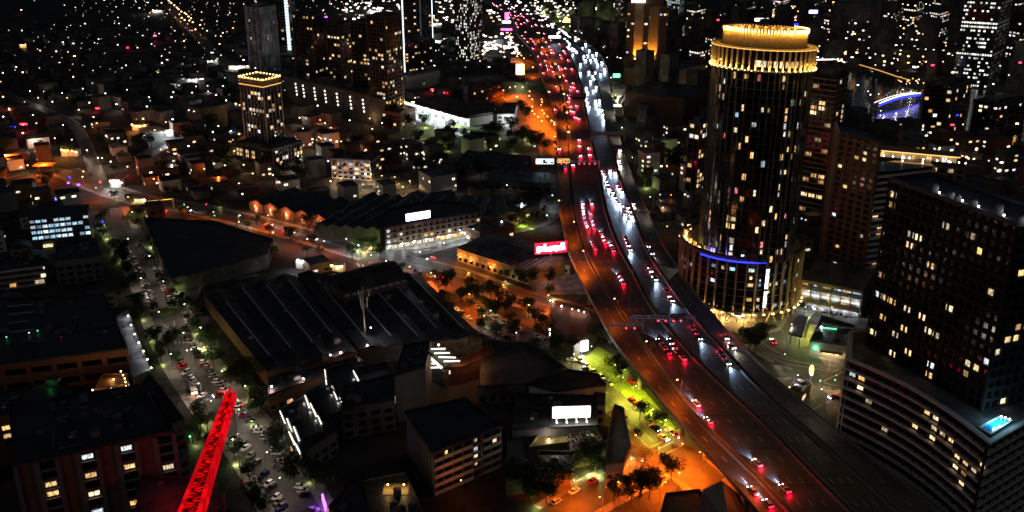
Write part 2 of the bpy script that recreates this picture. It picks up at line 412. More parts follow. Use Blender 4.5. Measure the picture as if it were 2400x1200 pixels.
for y in np.arange(200, 1800, 5.):
    x0, x1 = fx('LL', y), fx('RR', y); n = int((x1 - x0) // 3) + 1
    for i in range(n + 1): mark_disc(x0 + (x1 - x0) * i / n, y, 8 if y < 700 else 12)

ROADS = []
def catmull(P, step=4.):
    out = []; P = [Vector(p) for p in P]; Q = [2 * P[0] - P[1]] + P + [2 * P[-1] - P[-2]]
    for i in range(1, len(Q) - 2):
        n = max(1, int((Q[i + 1] - Q[i]).length / step))
        for k in range(n):
            t = k / n; a, b, c, d = Q[i - 1:i + 3]
            out.append(.5 * ((2 * b) + (c - a) * t + (2 * a - 5 * b + 4 * c - d) * t * t + (3 * b - a - 3 * c + d) * t ** 3))
    out.append(Q[-2]); return out
def normals(L):
    N = []
    for i in range(len(L)):
        d = (L[min(i + 1, len(L) - 1)] - L[max(i - 1, 0)]).normalized(); N.append(Vector((-d.y, d.x)))
    return N
ROADZ = [0]
def road(name, label, pts, width, walk=2.5, centre=None, world=False, mat='asphalt'):
    P = pts if world else [G(*p) for p in pts]
    L = catmull([Vector(p) for p in P]); N = normals(L); hw = width / 2
    z = .02 + .006 * ROADZ[0]; ROADZ[0] += 1
    m = MB(); V = []; F = []
    for p, n in zip(L, N): V += [(*(p + n * hw), z), (*(p - n * hw), z)]
    for i in range(len(L) - 1): q = 2 * i; F.append((q, q + 1, q + 3, q + 2))
    m.add(V, F); o = m.build(name, mat, kind='structure', label=label)
    ROADS.append((L, N, hw, walk, o, z))
    for p in L[::2]: mark_disc(p.x, p.y, hw + walk + 1)
    if centre:
        c = MB(); s = 0
        for i in range(0, len(L) - 1, 3 if centre == 'dash' else 1):
            a, b = L[i], L[i + 1]; n = N[i] * .09
            for off in ([0] if centre != 'double' else [-.25, .25]):
                q = N[i] * off
                c.quad((*(a + q + n), z + .005), (*(a + q - n), z + .005), (*(b + q - n), z + .005), (*(b + q + n), z + .005))
        c.build('centre_line', 'marking', o, kind='stuff')
    return o, L, N, z
S1, L1, N1, z1 = road('street', 'left street with angled parking running down to the bottom of the picture', [(255,490),(285,545),(338,620),(372,690),(392,745),(430,820),(490,910),(545,980),(615,1060),(690,1180),(760,1330)], 13, 5)
S1b = road('street', 'grey lane leaving the roundabout behind the long warehouse', [(392,742),(440,700),(470,662),(600,640)], 6, 1.5)
S2, L2, N2, z2 = road('avenue', 'wide orange lit avenue crossing from left to the freeway', [(150,400),(240,440),(330,468),(450,488),(560,512),(700,548),(800,577),(900,605),(1050,640),(1200,692),(1330,730),(1430,770),(1600,830)], 15, 3, 'double')
S3, L3, N3, z3 = road('side_street', 'white lit side street along the corner shop building', [(862,606),(900,602),(1000,580),(1100,556),(1200,535),(1270,512),(1300,470),(1298,420),(1290,350),(1262,310),(1225,290)], 11, 3.5, 'dash')
S4, L4, N4, z4 = road('street', 'street with parked cars beside the lit verge and freeway', [(1040,655),(1090,720),(1180,775),(1290,820),(1370,880),(1440,935),(1500,985),(1560,1050),(1640,1120),(1750,1230)], 12, 3, 'dash')
S5, L5, N5, z5 = road('street', 'orange lit street meeting the junction at the bottom', [(1300,1215),(1400,1155),(1500,1105),(1600,1050),(1720,990),(1790,935),(1880,905),(2000,890)], 13, 3)
S6, L6, N6, z6 = road('street', 'street past the car park building to the junction', [(1950,1020),(1905,930),(1860,850),(1835,790),(1850,740),(1900,690),(1930,640)], 12, 3, 'dash')
S7, L7, N7, z7 = road('street', 'marked junction road in front of the filling station', [(1780,800),(1850,840),(1930,862),(2030,880)], 15, 2, 'double')
S8, L8, N8, z8 = road('road', 'orange lit interchange road left of the freeway', [(1130,180),(1190,205),(1235,235),(1268,280),(1290,330)], 38, 2)
S8b = road('road', 'orange lit ramp road behind the green billboard', [(1060,128),(1140,140),(1210,142),(1250,165),(1262,200)], 22, 2)
S9 = road('road', 'dim suburban road along the left edge', [(0,215),(60,240),(120,265),(180,300),(240,440)], 7, 1.5)
S10 = road('road', 'far road strung with orange lamps', [(390,10),(430,55),(465,85),(520,140),(590,160),(700,178)], 12, 2)
S11 = road('street', 'pale lit yard road in front of the market shed', [(948,262),(1000,282),(1100,318),(1180,322),(1230,300)], 14, 1)
S12 = road('street', 'dim cross street in the left middle', [(0,420),(60,405),(150,400),(250,430),(330,380),(420,330),(560,300)], 6, 1)
# footpaths: raised slabs on both sides, interrupted where another road crosses
def near_other(p, me):
    for (L, N, hw, wk, o, z) in ROADS:
        if o is me: continue
        for q in L[::1]:
            if (q.x - p.x) ** 2 + (q.y - p.y) ** 2 < (hw + .4) ** 2: return True
    return False
for (L, N, hw, wk, o, z) in ROADS:
    if wk < 1 : continue
    for s in (1, -1):
        m = MB(); n_ = 0
        for i in range(len(L) - 1):
            a, b = L[i], L[i + 1]; mid = a + N[i] * s * (hw + wk / 2)
            if near_other(mid, o) or near_other(a + N[i] * s * (hw + .5), o): continue
            A0 = a + N[i] * s * hw; A1 = a + N[i] * s * (hw + wk); B0 = b + N[i + 1] * s * hw; B1 = b + N[i + 1] * s * (hw + wk)
            P = [(*A0, -.02), (*A1, -.02), (*B1, -.02), (*B0, -.02), (*A0, .15), (*A1, .15), (*B1, .15), (*B0, .15)]
            m.add(P, [(4, 5, 6, 7), (0, 4, 7, 3), (1, 2, 6, 5), (0, 1, 5, 4), (3, 7, 6, 2)]); n_ += 1
        if n_: m.build('pavement', 'paving', kind='structure')
def patch(name, label, pts, z, mat, kind='structure', grow=2., mark=True):
    P = ppoly(pts, 0); m = MB(); m.prism(P, -.05, z); o = m.build(name, mat, kind=kind, label=label)
    if mark: mark_poly(P, grow)
    return o
patch('grass_verge', 'bright yellow green grass verge under the freeway edge', [(1400,812),(1442,836),(1585,1005),(1530,985),(1465,930),(1412,888),(1360,850)], .19, 'grass')
patch('park_lawn', 'dark park lawn with a lit curving path', [(880,330),(960,300),(1050,290),(1150,308),(1130,325),(1040,318),(960,335)], .06, 'grass')
patch('lawn', 'small green lawn strip beside the white lit side street', [(1150,548),(1245,520),(1262,528),(1170,552)], .16, 'grass', mark=False)
patch('forecourt', 'glowing hotel forecourt paving at the freeway edge', [(1690,770),(1760,790),(1830,775),(1850,740),(1800,735),(1690,730)], .09, 'paving')
patch('plaza', 'pale paved yard around the red billboard post', [(1240,610),(1330,600),(1375,690),(1260,690),(1225,650)], .012, 'paving')
patch('yard', 'white lit loading yard beside the market shed', [(950,248),(1130,296),(1200,290),(1240,310),(1190,330),(1100,325),(960,268)], .014, 'paving')
patch('corner_pavement', 'white lit corner paving outside the corner shop building', [(800,560),(880,590),(1000,583),(1130,548),(1060,552),(905,588),(860,560)], .17, 'paving')
patch('car_park', 'yellow lit car park left of the park', [(770,445),(790,410),(960,405),(975,438),(860,452)], .013, 'asphalt')
patch('junction', 'orange lit junction at the bottom beside the freeway', [(1470,1000),(1560,1000),(1700,1120),(1640,1150),(1560,1110),(1480,1070)], .16, 'asphalt')
patch('river', 'dark river with lamp reflections at the right edge', [(1950,160),(2060,185),(2110,215),(2230,205),(2330,215),(2420,230),(2420,345),(2290,330),(2150,300),(2060,292),(1990,250),(1940,215)], .01, 'water')
patch('station_apron', 'concrete apron of the filling station', [(1840,790),(1990,800),(1990,860),(1900,850),(1845,820)], .05, 'paving')
# roundabout
rx, ry = G(383, 731)
m = MB(); m.cyl(rx, ry, -.02, .11, 11.5, 11.5, 32); m.build('roundabout', 'asphalt', kind='structure', label='small roundabout on the left street')
mark_disc(rx, ry, 13)
m = MB(); m.cyl(rx, ry, .11, .3, 4.6, 4.4, 24); ri = m.build('roundabout_island', 'grass', kind='structure', label='round grassed island of the roundabout')
m = MB(); m.cyl(rx, ry, .3, .34, .0, .0, 3)
mk = MB()
def stripe(pts, wd=.12, z=.05):
    P = [Vector(G(*p)) for p in pts]
    for a, b in zip(P, P[1:]):
        d = (b - a).normalized(); n = Vector((-d.y, d.x)) * wd
        mk.quad((*(a + n), z), (*(a - n), z), (*(b - n), z), (*(b + n), z))
for s in ([(378,758),(410,778),(408,752)], [(408,770),(415,782)], [(446,715),(440,740),(432,765)]): stripe(s, .13, .13)
for s in ([(1780,830),(1850,855),(1955,872)], [(1785,826),(1860,848),(1960,860)], [(1955,872),(1985,858)], [(1930,895),(1985,868)], [(1905,962),(1925,950)], [(1935,945),(1965,935)], [(1925,915),(1970,922)], [(1930,898),(1960,905)]): stripe(s, .2, .22)
for s in ([(1520,1052),(1565,1030)], [(1530,1060),(1578,1036)], [(1545,1072),(1600,1045)], [(1470,1000),(1500,1030),(1520,1050)], [(1490,995),(1530,1035)]): stripe(s, .14, .18)
for k in range(9): stripe([(838 + k * 11, 618 + k * 2.2), (843 + k * 11, 626 + k * 2.2)], .35, .16)
for k in range(6): stripe([(402 + k * 9, 801), (404 + k * 9, 806)], .3, .16)
mk.build('painted_line', 'marking', kind='stuff')
m = MB(); P = [Vector(G(*p)) for p in [(942,327),(985,316),(1010,307),(1022,302),(1050,300),(1075,306),(1100,311),(1118,312)]]
P = catmull(P, 3); N = normals(P)
for i in range(len(P) - 1): m.quad((*(P[i] + N[i] * 1.3), .08), (*(P[i] - N[i] * 1.3), .08), (*(P[i + 1] - N[i + 1] * 1.3), .08), (*(P[i + 1] + N[i + 1] * 1.3), .08))
m.build('park_path', 'paving', kind='structure', label='lit curved path over the park lawn')
land(383,731,'roundabout'); land(1560,1060,'bottom orange junction'); land(880,610,'corner shop junction'); land(1040,660,'orange avenue bend')
land(1260,270,'orange interchange'); land(1745,765,'round hotel'); land(1290,640,'red billboard'); land(1340,985,'white billboard'); land(1050,270,'market shed')
land(610,370,'small crowned tower'); land(1505,190,'gold lit tower'); land(1100,145,'spotted window tower'); land(850,300,'dark tower cluster'); land(1945,720,'car park building')
land(2100,230,'blue footbridge'); land(2280,140,'striped bright office tower'); land(2180,1000,'podium pool'); land(130,560,'cyan balcony block'); land(620,165,'pale finned slab tower')
land(1220,175,'green billboard'); land(1600,230,'dark exhibition hall'); land(850,820,'antenna mast'); land(1060,1080,'striped balcony block'); land(740,960,'white strip lit townhouses')
land(540,940,'red crane tip'); land(830,380,'red balcony apartment block'); land(330,470,'yellow sign gantry'); land(380,200,'white depot lights'); land(130,320,'left brick flats')
land(60,420,'left orange forecourt'); land(100,60,'top left suburb'); land(300,60,'upper left suburb'); land(450,60,'far orange lamp road'); land(820,20,'far white industrial yard')
land(1300,20,'top green park'); land(1650,60,'blue lit tower'); land(1990,60,'blank grey office slab'); land(2150,180,'riverside promenade'); land(650,700,'long skylit warehouse')
land(200,740,'left dark warehouse'); land(200,1060,'courtyard apartments'); land(1130,620,'orange arched shop'); land(700,500,'orange gabled sheds'); land(1900,800,'filling station'); land(1450,900,'yellow green verge')
land(480,380,'left middle houses'); land(1850,40,'purple sign block'); land(2380,100,'right edge skyline')
# ---------------------------------------------------------------- building helpers
PANE = {}
def pane_mesh(mat):
    if mat not in PANE:
        m = MB(); m.box(0, 0, -.5, 1, 1, 1); PANE[mat] = m.mesh('window', mat)
        m = MB()                                    # thin frame with a mullion, used on near buildings
    return PANE[mat]
FR = {}
def frame_mesh():
    if 'f' not in FR:
        m = MB()
        for x in (-.48, 0, .48): m.box(x, -.5, -.5, .04, 1.4, 1)
        for z in (-.5, .46): m.box(0, -.5, z, 1, 1.4, .04)
        FR['f'] = m.mesh('window_frame', 'metal')
    return FR['f']
def place_pane(root, x, y, z, ang, wd, ht, mat, name='window', label=None, frame=False):
    rx_, ry_, rz_ = root.location
    o = link(name, pane_mesh(mat), root, (x - rx_, y - ry_, z - rz_), ang, (wd, .1, ht), label=label)
    if frame: link('window_frame', frame_mesh(), o)
    return o
def windows(root, poly, z0, z1, fh, bay, litp, mat, indiv=True, wfrac=.62, hfrac=.5, out=.04, maxn=280, dark=None, rng=random, cluster=True, facing=True, frame=False, picks=None):
    """panes on the faces of an outline; lit ones as parts (indiv) or joined, dark ones joined"""
    n = len(poly); nf = max(1, int((z1 - z0) // fh)); J = MB(); D = MB(); cnt = 0; fl = [rng.choice([.15, .4, .8, 1.2, 2.6]) for _ in range(nf)]
    slots = []
    for i in range(n):
        a, b = Vector(poly[i][:2]), Vector(poly[(i + 1) % n][:2]); L = (b - a).length
        if L < bay * .7: continue
        d = (b - a) / L; nn = Vector((d.y, -d.x)); mid = (a + b) / 2
        if facing and nn.dot(-mid) < 0: continue
        nb = max(1, int(L // bay)); st = L / nb; ang = math.atan2(d.y, d.x)
        for k in range(nf):
            z = z0 + fh * (k + .52); run = 0
            for j in range(nb): slots.append((a + d * (st * (j + .5)) + nn * out, z, ang, st, k, j, i))
    for (p, z, ang, st, k, j, i) in slots:
        wd, ht = st * wfrac, fh * hfrac
        p_ = litp * (fl[k] if cluster else 1)
        if rng.random() < p_:
            if indiv and cnt < maxn: place_pane(root, p.x, p.y, z, ang, wd, ht, mat, frame=frame); cnt += 1
            else: J.box(p.x, p.y, z - ht / 2, wd, .1, ht, ang)
        elif dark: D.box(p.x, p.y, z - ht / 2, wd, .06, ht, ang)
    if J.v: J.build('lit_windows', 'room_joined' if mat == 'room' else mat, root, kind='stuff')
    if D.v: D.build('dark_windows', dark, root, kind='stuff')
def tower(label, poly, z0, z1, fh=3.3, bay=3.6, lit=.1, mat='room', indiv=True, core='black_glass', slab='dark_conc', pier='dark_conc', pw=.4, inset=.6, st=.35,
          name='apartment_tower', cat='tower', group=None, crown=2.5, slabs=True, root=None, wfrac=.8, hfrac=.7, facing=True, mark=True, maxn=280, rt='roof_dark', units=4, cluster=True):
    poly = ccw(poly); c = cen(poly)
    r = root or thing(name, label, cat, (c[0], c[1], z0), group)
    inn = offset(poly, -inset)
    m = MB(); m.prism(inn, z0 - .1, z1, 0); m.build('core', core, r)
    nf = int((z1 - z0) // fh)
    if slabs:
        m = MB()
        for k in range(nf + 1):
            z = z0 + k * fh; m.ring(poly, z - st / 2, z + st / 2, inset + .3)
        m.build('floor_slab', slab, r, kind='stuff')
    m = MB(); n = len(poly)
    for i in range(n):
        a, b = Vector(poly[i][:2]), Vector(poly[(i + 1) % n][:2]); L = (b - a).length
        nb = max(1, int(L // bay)); d = (b - a) / max(L, .01); ang = math.atan2(d.y, d.x); nn = Vector((-d.y, d.x)) * (inset / 2)
        for j in range(nb + 1):
            q = a + d * (L * j / nb) + nn; m.box(q.x, q.y, z0, pw, inset + .06, z1 - z0 + .05, ang)
    m.build('pier', pier, r, kind='stuff')
    m = MB(); m.prism(offset(poly, .08), z1 + .06, z1 + .5); m.ring(offset(poly, .12), z1 + .5, z1 + 1.5, .35); m.build('roof', rt, r)
    if crown: 
        m = MB(); q = offset(poly, -min(5, .22 * math.sqrt(abs(area2(poly)) / 2))); m.prism(q, z1 + .5, z1 + .5 + crown); m.build('plant_room', slab, r)
    if lit: windows(r, inn, z0, z1, fh, bay, lit, mat, indiv, wfrac, hfrac, .05, maxn, None, cluster=cluster, facing=facing)
    if mark: mark_poly(poly, 2)
    return r
def ac_unit(r, x, y, z, ang, s=1.):
    m = MB(); m.box(x, y, z, 2.2 * s, 1.6 * s, 1.1 * s, ang); m.cyl(x, y, z + 1.1 * s, z + 1.3 * s, .55 * s, .55 * s, 8); m.build('air_conditioner', 'metal', r)
def clutter(r, P4, z, k):
    a, b, d = Vector(P4[0]), Vector(P4[1]), Vector(P4[3]); ang = math.atan2(b.y - a.y, b.x - a.x)
    for i in range(k):
        u, v = random.uniform(.08, .92), random.uniform(.08, .92); p = a + (b - a) * u + (d - a) * v; c = random.random(); m = MB()
        if c < .45: m.cyl(p.x, p.y, z, z + .9, .35, .35, 8); m.cyl(p.x, p.y, z + .9, z + 1.1, .55, .3, 8); m.build('vent', 'metal', r)
        elif c < .7: m.box(p.x, p.y, z, random.uniform(4, 9), .6, .5, ang + random.choice([0, 1.571])); m.build('duct', 'metal', r)
        elif c < .85: m.box(p.x, p.y, z, 2.4, 2., 2.3, ang); m.build('stair_hut', 'grey_wall', r)
        else: m.box(p.x, p.y, z, 1.4, 1.4, .35, ang); m.build('roof_hatch', 'skylight', r)
def block(label, poly, h, wall='grey_wall', roof='roof_dark', fh=3.4, bay=4, lit=.08, mat='room', indiv=True, parapet=.8, units=3, name='low_building', cat='building', group=None,
          dark='glass', wf=.6, hf=.5, skylights=0, sk_dir=0, mark=True, z0=0., hipped=False, frame=False, band=True):
    poly = ccw(poly); c = cen(poly); r = thing(name, label, cat, (c[0], c[1], z0), group)
    m = MB(); m.prism(poly, z0 - .1, h); m.build('wall', wall, r)
    rr = MB()
    if hipped:
        q = offset(poly, .4); n = len(q); A = area2(poly)
        e = [(Vector(q[i]) + Vector(q[(i + 1) % n])) / 2 for i in range(n)]
        if n == 4:
            la = (Vector(q[1]) - Vector(q[0])).length; lb = (Vector(q[2]) - Vector(q[1])).length
            if la > lb: p1, p2 = e[3], e[1]
            else: p1, p2 = e[0], e[2]
            rh = min(la, lb) * .22
            V = [(*p, h + .02) for p in q] + [(*p1, h + rh), (*p2, h + rh)]
            F = [(0, 1, 5, 4), (1, 2, 5), (2, 3, 4, 5), (3, 0, 4)] if la > lb else [(0, 1, 4), (1, 2, 5, 4), (2, 3, 5), (3, 0, 4, 5)]
            rr.add(V, F + [(3, 2, 1, 0)])
    else:
        rr.prism(offset(poly, -.3), h + .02, h + .12)
        if parapet: rr.ring(offset(poly, .05), h + .02, h + parapet, .3)
    ro = rr.build('roof', roof, r)
    if not hipped and len(poly) == 4:
        a, b, d = Vector(poly[0]), Vector(poly[1]), Vector(poly[3])
        ang = math.atan2(b.y - a.y, b.x - a.x)
        for _ in range(units):
            u, v = random.uniform(.15, .85), random.uniform(.15, .85); p = a + (b - a) * u + (d - a) * v
            ac_unit(r, p.x, p.y, h + .1, ang, random.uniform(.7, 1.3))
        if (b - a).length > 16 and band:                     # raised seams of the roof sheeting
            m = MB(); k = int((b - a).length // 4)
            for i in range(1, k):
                p = a + (b - a) * (i / k); q = p + (d - a); m.beam((*(p + (q - p) * .03), h + .16), (*(q - (q - p) * .03), h + .16), .1, .08)
            m.build('roof_seam', roof, r, kind='stuff')
        if abs(area2(poly)) > 500 and mark: clutter(r, poly, h + .14, int(min(12, abs(area2(poly)) / 160)))
        for i in range(skylights):
            t = (i + .5) / skylights
            if sk_dir == 0: p, q = a + (b - a) * t + (d - a) * .15, a + (b - a) * t + (d - a) * .85
            else: p, q = a + (d - a) * t + (b - a) * .12, a + (d - a) * t + (b - a) * .8
            m = MB(); m.beam((*p, h + .25), (*q, h + .25), .5, .25); m.build('skylight', 'skylight', r)
    if lit or dark: windows(r, poly, z0, h - .3, fh, bay, lit, mat, indiv, wf, hf, .05, 200, dark, frame=frame)
    if mark: mark_poly(poly, 1.5)
    return r
def face(poly_a, poly_b):                              # direction helpers along a facade seen left to right
    a, b = Vector(poly_a), Vector(poly_b); d = (b - a).normalized(); return a, b, d, Vector((d.y, -d.x)), math.atan2(d.y, d.x)

# ---------------------------------------------------------------- the round hotel
HC = (108, 409); HR = math.radians(-35)
def build_hotel():
    r = thing('round_hotel', 'tall dark oval hotel with glowing gold crown, colonnade ring and blue lit podium', 'hotel', (HC[0], HC[1], 0))
    PZ = 30.; T = ell(*HC, 22, 14.4, HR, 48); P_ = ell(HC[0] + 1.5, HC[1] + 13, 28.5, 27.5, HR, 40)
    mark_poly(P_, 3)
    m = MB(); m.prism(offset(P_, -1), 4.5, PZ); m.build('podium', 'black_glass', r)
    m = MB(); m.ring(P_, 4.2, 5.0, 3); m.ring(P_, PZ - .6, PZ + .9, 1.2); m.build('podium_cornice', 'brown_wall', r)
    m = MB(); m.prism(offset(P_, -1.2), PZ, PZ + .05); m.build('podium_roof', 'tan_wall', r)
    m = MB(); m.prism(offset(P_, -5), -.1, 4.5); m.build('lobby', 'tan_wall', r)
    # podium fins with up lights, V shaped struts below
    n = 40; k = 0
    for i in range(0, n):
        p = Vector(P_[i]); cc = Vector((HC[0] + 3, HC[1] + 13)); out = (p - cc).normalized()
        if out.y > .35: continue
        ang = math.atan2(out.y, out.x)
        m = MB(); m.box(p.x + out.x * .35, p.y + out.y * .35, 5, 1.1, .7, PZ - 5, ang); m.build('podium_fin', 'tan_wall', r)
        q = p + out * 1.9
        m = MB(); m.box(q.x, q.y, 4.3, .7, .9, .35, ang); m.build('up_light', 'lamp_gold', r)
        lamp_light((q.x + out.x * -.3, q.y + out.y * -.3, 5.0), (1, .5, .12), 2200, .12, r, spot=60, rot=(math.pi - .10 * math.cos(math.pi / 2 - ang) * -1, 0, 0) if False else (math.pi, 0, 0))
        if i % 2 == 0:
            tdir = Vector((-out.y, out.x))
            for s in (-1, 1):
                m = MB(); a = p + tdir * s * 2.4; m.beam((p.x, p.y, 5.4), (a.x + out.x * .6, a.y + out.y * .6, 0), .45, .45); m.build('entrance_strut', 'gold_fin', r)
    for i in (25, 27, 28, 30, 31, 33):                 # lobby glow at street level
        p = Vector(P_[i]) ; cc = Vector((HC[0] + 3, HC[1] + 13)); out = (p - cc).normalized(); q = p - out * .6
        lamp_light((q.x, q.y, 3.7), (1, .55, .14), 5200, .4, r)
    for i in range(24, 36):
        p = (Vector(P_[i]) + Vector(P_[i - 1])) / 2; cc = Vector((HC[0] + 3, HC[1] + 13)); out = (p - cc).normalized(); ang = math.atan2(out.y, out.x) + math.pi / 2
        q = cc + (p - cc) * .865
        place_pane(r, q.x, q.y, 1.9, ang, 2.6, 2.6, 'room', 'lobby_window')
        if i in (26, 30, 33):
            q = p + out * 1.2; m = MB(); m.box(q.x, q.y, 3.9, 4.8, 2.6, .25, ang); m.build('canopy', 'brown_wall', r)
            m = MB(); m.box(q.x + out.x * 1.35, q.y + out.y * 1.35, 3.9, 4.6, .12, .25, ang); m.build('canopy_light', 'led_white', r)
    # podium windows
    for i in range(40):
        a, b = Vector(P_[i]), Vector(P_[(i + 1) % 40]); mid = (a + b) / 2; cc = Vector((HC[0] + 3, HC[1] + 13)); out = (mid - cc).normalized()
        if out.y > .2: continue
        ang = math.atan2(out.y, out.x) + math.pi / 2; q = mid - out * .92
        for z in range(6):
            if random.random() < .2: place_pane(r, q.x, q.y, 7.2 + z * 3.6, ang, random.choice([1.2, 2.4]), 1.5, random.choice(['room', 'room', 'room_cool']))
        for z in range(1, 7):
            pass
    m = MB(); 
    for z in range(1, 7): m.ring(offset(P_, -.55), 5 + z * 3.6 - .15, 5 + z * 3.6 + .15, .6)
    m.build('podium_slab', 'dark_conc', r, kind='stuff')
    # blue band and terrace
    m = MB(); seg = P_[28:36]
    for a, b in zip(seg, seg[1:]):
        A = Vector(a); B = Vector(b); o_ = Vector((B.y - A.y, A.x - B.x)).normalized() * .75
        m.beam((A.x + o_.x, A.y + o_.y, PZ - .4), (B.x + o_.x, B.y + o_.y, PZ - .4), .35, .55)
    m.build('blue_light_band', 'led_blue', r)
    m = MB(); m.ring(offset(P_, -.3), PZ + .9, PZ + 1.9, .08); m.build('terrace_glass', 'glass', r)
    Q_ = offset(P_, -5.5)
    for i in range(20, 39):
        p = Vector(Q_[i]); cc = Vector((HC[0] + 3, HC[1] + 13)); out = (p - cc).normalized(); ang = math.atan2(out.y, out.x) + math.pi / 2
        q = p + out * 2.5
        m = MB(); m.box(q.x, q.y, PZ + .05, 2.6, .5, 2.6 if i % 3 else 1.4, ang); m.build('terrace_screen', 'tan_wall', r)
        q = p + out * 3.4
        m = MB(); m.ball(q.x, q.y, PZ + .5, .38); m.build('terrace_light', 'lamp_gold', r)
        if i % 2: lamp_light((q.x + out.x * .6, q.y + out.y * .6, PZ + 1.2), (.25, .25, 1) if i in (29, 31) else (1, .6, .16), 1200, .2, r)
    # vertical sign: worn, blurred white capitals on a dark blade
    p = Vector(P_[35]); cc = Vector((HC[0] + 3, HC[1] + 13)); out = (p - cc).normalized(); ang = math.atan2(out.y, out.x) + math.pi / 2
    q = p + out * 1.3
    m = MB(); m.box(q.x, q.y, 7.5, 1.9, .5, 19.5, ang); sg = m.build('vertical_sign', 'black_glass', r)
    q2 = p + out * 1.62
    z = 8.
    for k in range(11):
        if k == 5: z += .9; 
        f = MB(); hgt = 1.35; d = Vector((math.cos(ang), math.sin(ang)))
        parts = [(-.55, 0, .3, hgt), (.55, 0, .3, hgt)] if k % 3 else [(-.5, 0, .3, hgt), (0, hgt - .3, 1.2, .3), (0, 0, 1.2, .3)]
        parts += [(0, hgt / 2 - .14, 1.0, .28)]
        for (dx, dz, sx, sz) in parts: f.box(q2.x + d.x * dx, q2.y + d.y * dx, z + dz, sx, .14, sz, ang)
        f.build('letter', 'sign_white', sg); z += 1.65
    lamp_light((q.x + out.x * 3, q.y + out.y * 3, 18), (.85, .92, 1), 500, .6, r)
    # shaft: glass core, slabs, fins; bays slide sideways up the height
    TZ = 124.; I_ = offset(T, -.8)
    m = MB(); m.prism(I_, PZ, TZ - 9); m.prism(offset(I_, -1.5), TZ - 9, TZ - .5); m.build('shaft', 'black_glass', r)
    fh = 3.35; nf = int((TZ - 9 - PZ) // fh)
    m = MB()
    for k in range(nf + 1): m.ring(offset(T, -.6), PZ + k * fh - .1, PZ + k * fh + .1, .3)
    m.build('floor_slab', 'dark_conc', r, kind='stuff')
    n = len(T); rnd = random.Random(5)
    for i in range(n):
        p = Vector(T[i]); cc = Vector(HC); out = (p - cc).normalized()
        m = MB(); a = math.atan2(out.y, out.x)
        z = PZ
        while z < TZ - 9:                              # fins run several storeys, then shift
            ln = fh * rnd.choice([5, 7, 9]); e = min(z + ln, TZ - 9); sh = rnd.choice([-.7, 0, .7]); t = Vector((-out.y, out.x)) * sh
            q = p + t - out * .2; m.box(q.x, q.y, z, .9, .22, e - z, a); z = e
        m.build('facade_fin', 'dark_conc', r)
    cnt = 0
    for i in range(n):
        a, b = Vector(I_[i]), Vector(I_[(i + 1) % n]); mid = (a + b) / 2; out = (mid - Vector(HC)).normalized()
        if out.y > .3: continue
        ang = math.atan2(out.y, out.x) + math.pi / 2; L = (b - a).length
        for k in range(nf):
            if rnd.random() < .12 and cnt < 280:
                q = mid + out * .06; place_pane(r, q.x, q.y, PZ + fh * (k + .5), ang, L * rnd.choice([.45, .7, .9]), fh * rnd.choice([.6, .8]), rnd.choice(['room'] * 16 + ['room_red', 'room_cool']), frame=cnt % 3 == 0); cnt += 1
    # colonnade ring
    RT = offset(T, .9)
    m = MB(); m.ring(RT, TZ - 9.4, TZ - 8.9, 4); m.build('terrace_floor', 'dark_conc', r)
    m = MB(); m.ring(RT, TZ - .45, TZ + .15, 1.0); m.ring(offset(RT, -1.2), TZ - .3, TZ - .05, 2.2); m.build('ring_beam', 'gold_fin', r)
    # strip of light along the beam
    m = MB(); m.ring(offset(RT, .1), TZ - .42, TZ - .22, .16); m.build('beam_light', 'led_amber', r)
    for i in range(0, n, 1):
        p = Vector(RT[i]); out = (p - Vector(HC)).normalized(); a = math.atan2(out.y, out.x)
        near = out.y < .45
        if i % 1 == 0:
            q = p - out * .45
            m = MB(); m.box(q.x, q.y, TZ - 8.9, .8, .5, 8.4, a); m.build('column', 'gold_fin', r)
        if near:
            q = p + out * .25
            m = MB(); m.ball(q.x, q.y, TZ - 8.6, .26); m.build('column_light', 'lamp_gold', r)
            if i % 1 == 0: lamp_light((q.x + out.x * .35, q.y + out.y * .35, TZ - 7.9), (1, .58, .14), 330, .12, r)
            t = Vector((-out.y, out.x)) * 1.4; q = p + t - out * .1
            m = MB(); m.ball(q.x, q.y, TZ - 9.1, .22); m.build('edge_light', 'lamp_gold', r)
    for i in range(26, 46, 1):                          # lit sky bar behind the columns
        p = Vector(offset(I_, -1.4)[i]); out = (p - Vector(HC)).normalized(); ang = math.atan2(out.y, out.x) + math.pi / 2
        if i > 36: place_pane(r, p.x, p.y, TZ - 6.4, ang, 2.4, 2.6, 'room', 'bar_window')
    m = MB(); m.prism(offset(T, -3.2), TZ - .5, TZ - .1); m.build('roof', 'roof_dark', r)
    # gold crown of close fins
    C_ = ell(HC[0] + 0.5, HC[1] + 1.5, 17.6, 10.6, HR, 84); CT = TZ + 7.0
    m = MB(); m.ring(C_, TZ - .1, CT - .8, .5); m.build('crown_wall', 'gold_fin', r)
    for i in range(84):
        p = Vector(C_[i]); cc = Vector((HC[0] + .5, HC[1] + 1.5)); out = (p - cc).normalized(); a = math.atan2(out.y, out.x)
        q = p + out * .35; m = MB(); m.box(q.x, q.y, TZ - .1, .7, .3, CT - TZ, a); m.build('crown_fin', 'gold_fin', r)
        q = p + out * .95; m = MB(); m.box(q.x, q.y, CT - 1.2, .36, .22 if out.y < .25 else .2, 1.5 if out.y < .25 else .9, a); m.build('crown_light', 'lamp_gold' if out.y < .25 else 'led_amber', r)
        if out.y < .4 and i % 1 == 0: lamp_light((q.x + out.x * .5, q.y + out.y * .5, CT - 1.6), (1, .5, .07), 110, .12, r)
        if out.y > 0 and i % 3 == 0:
            q = p - out * 1.; lamp_light((q.x, q.y, CT - 1.2), (1, .4, .1), 90, .12, r)
build_hotel()

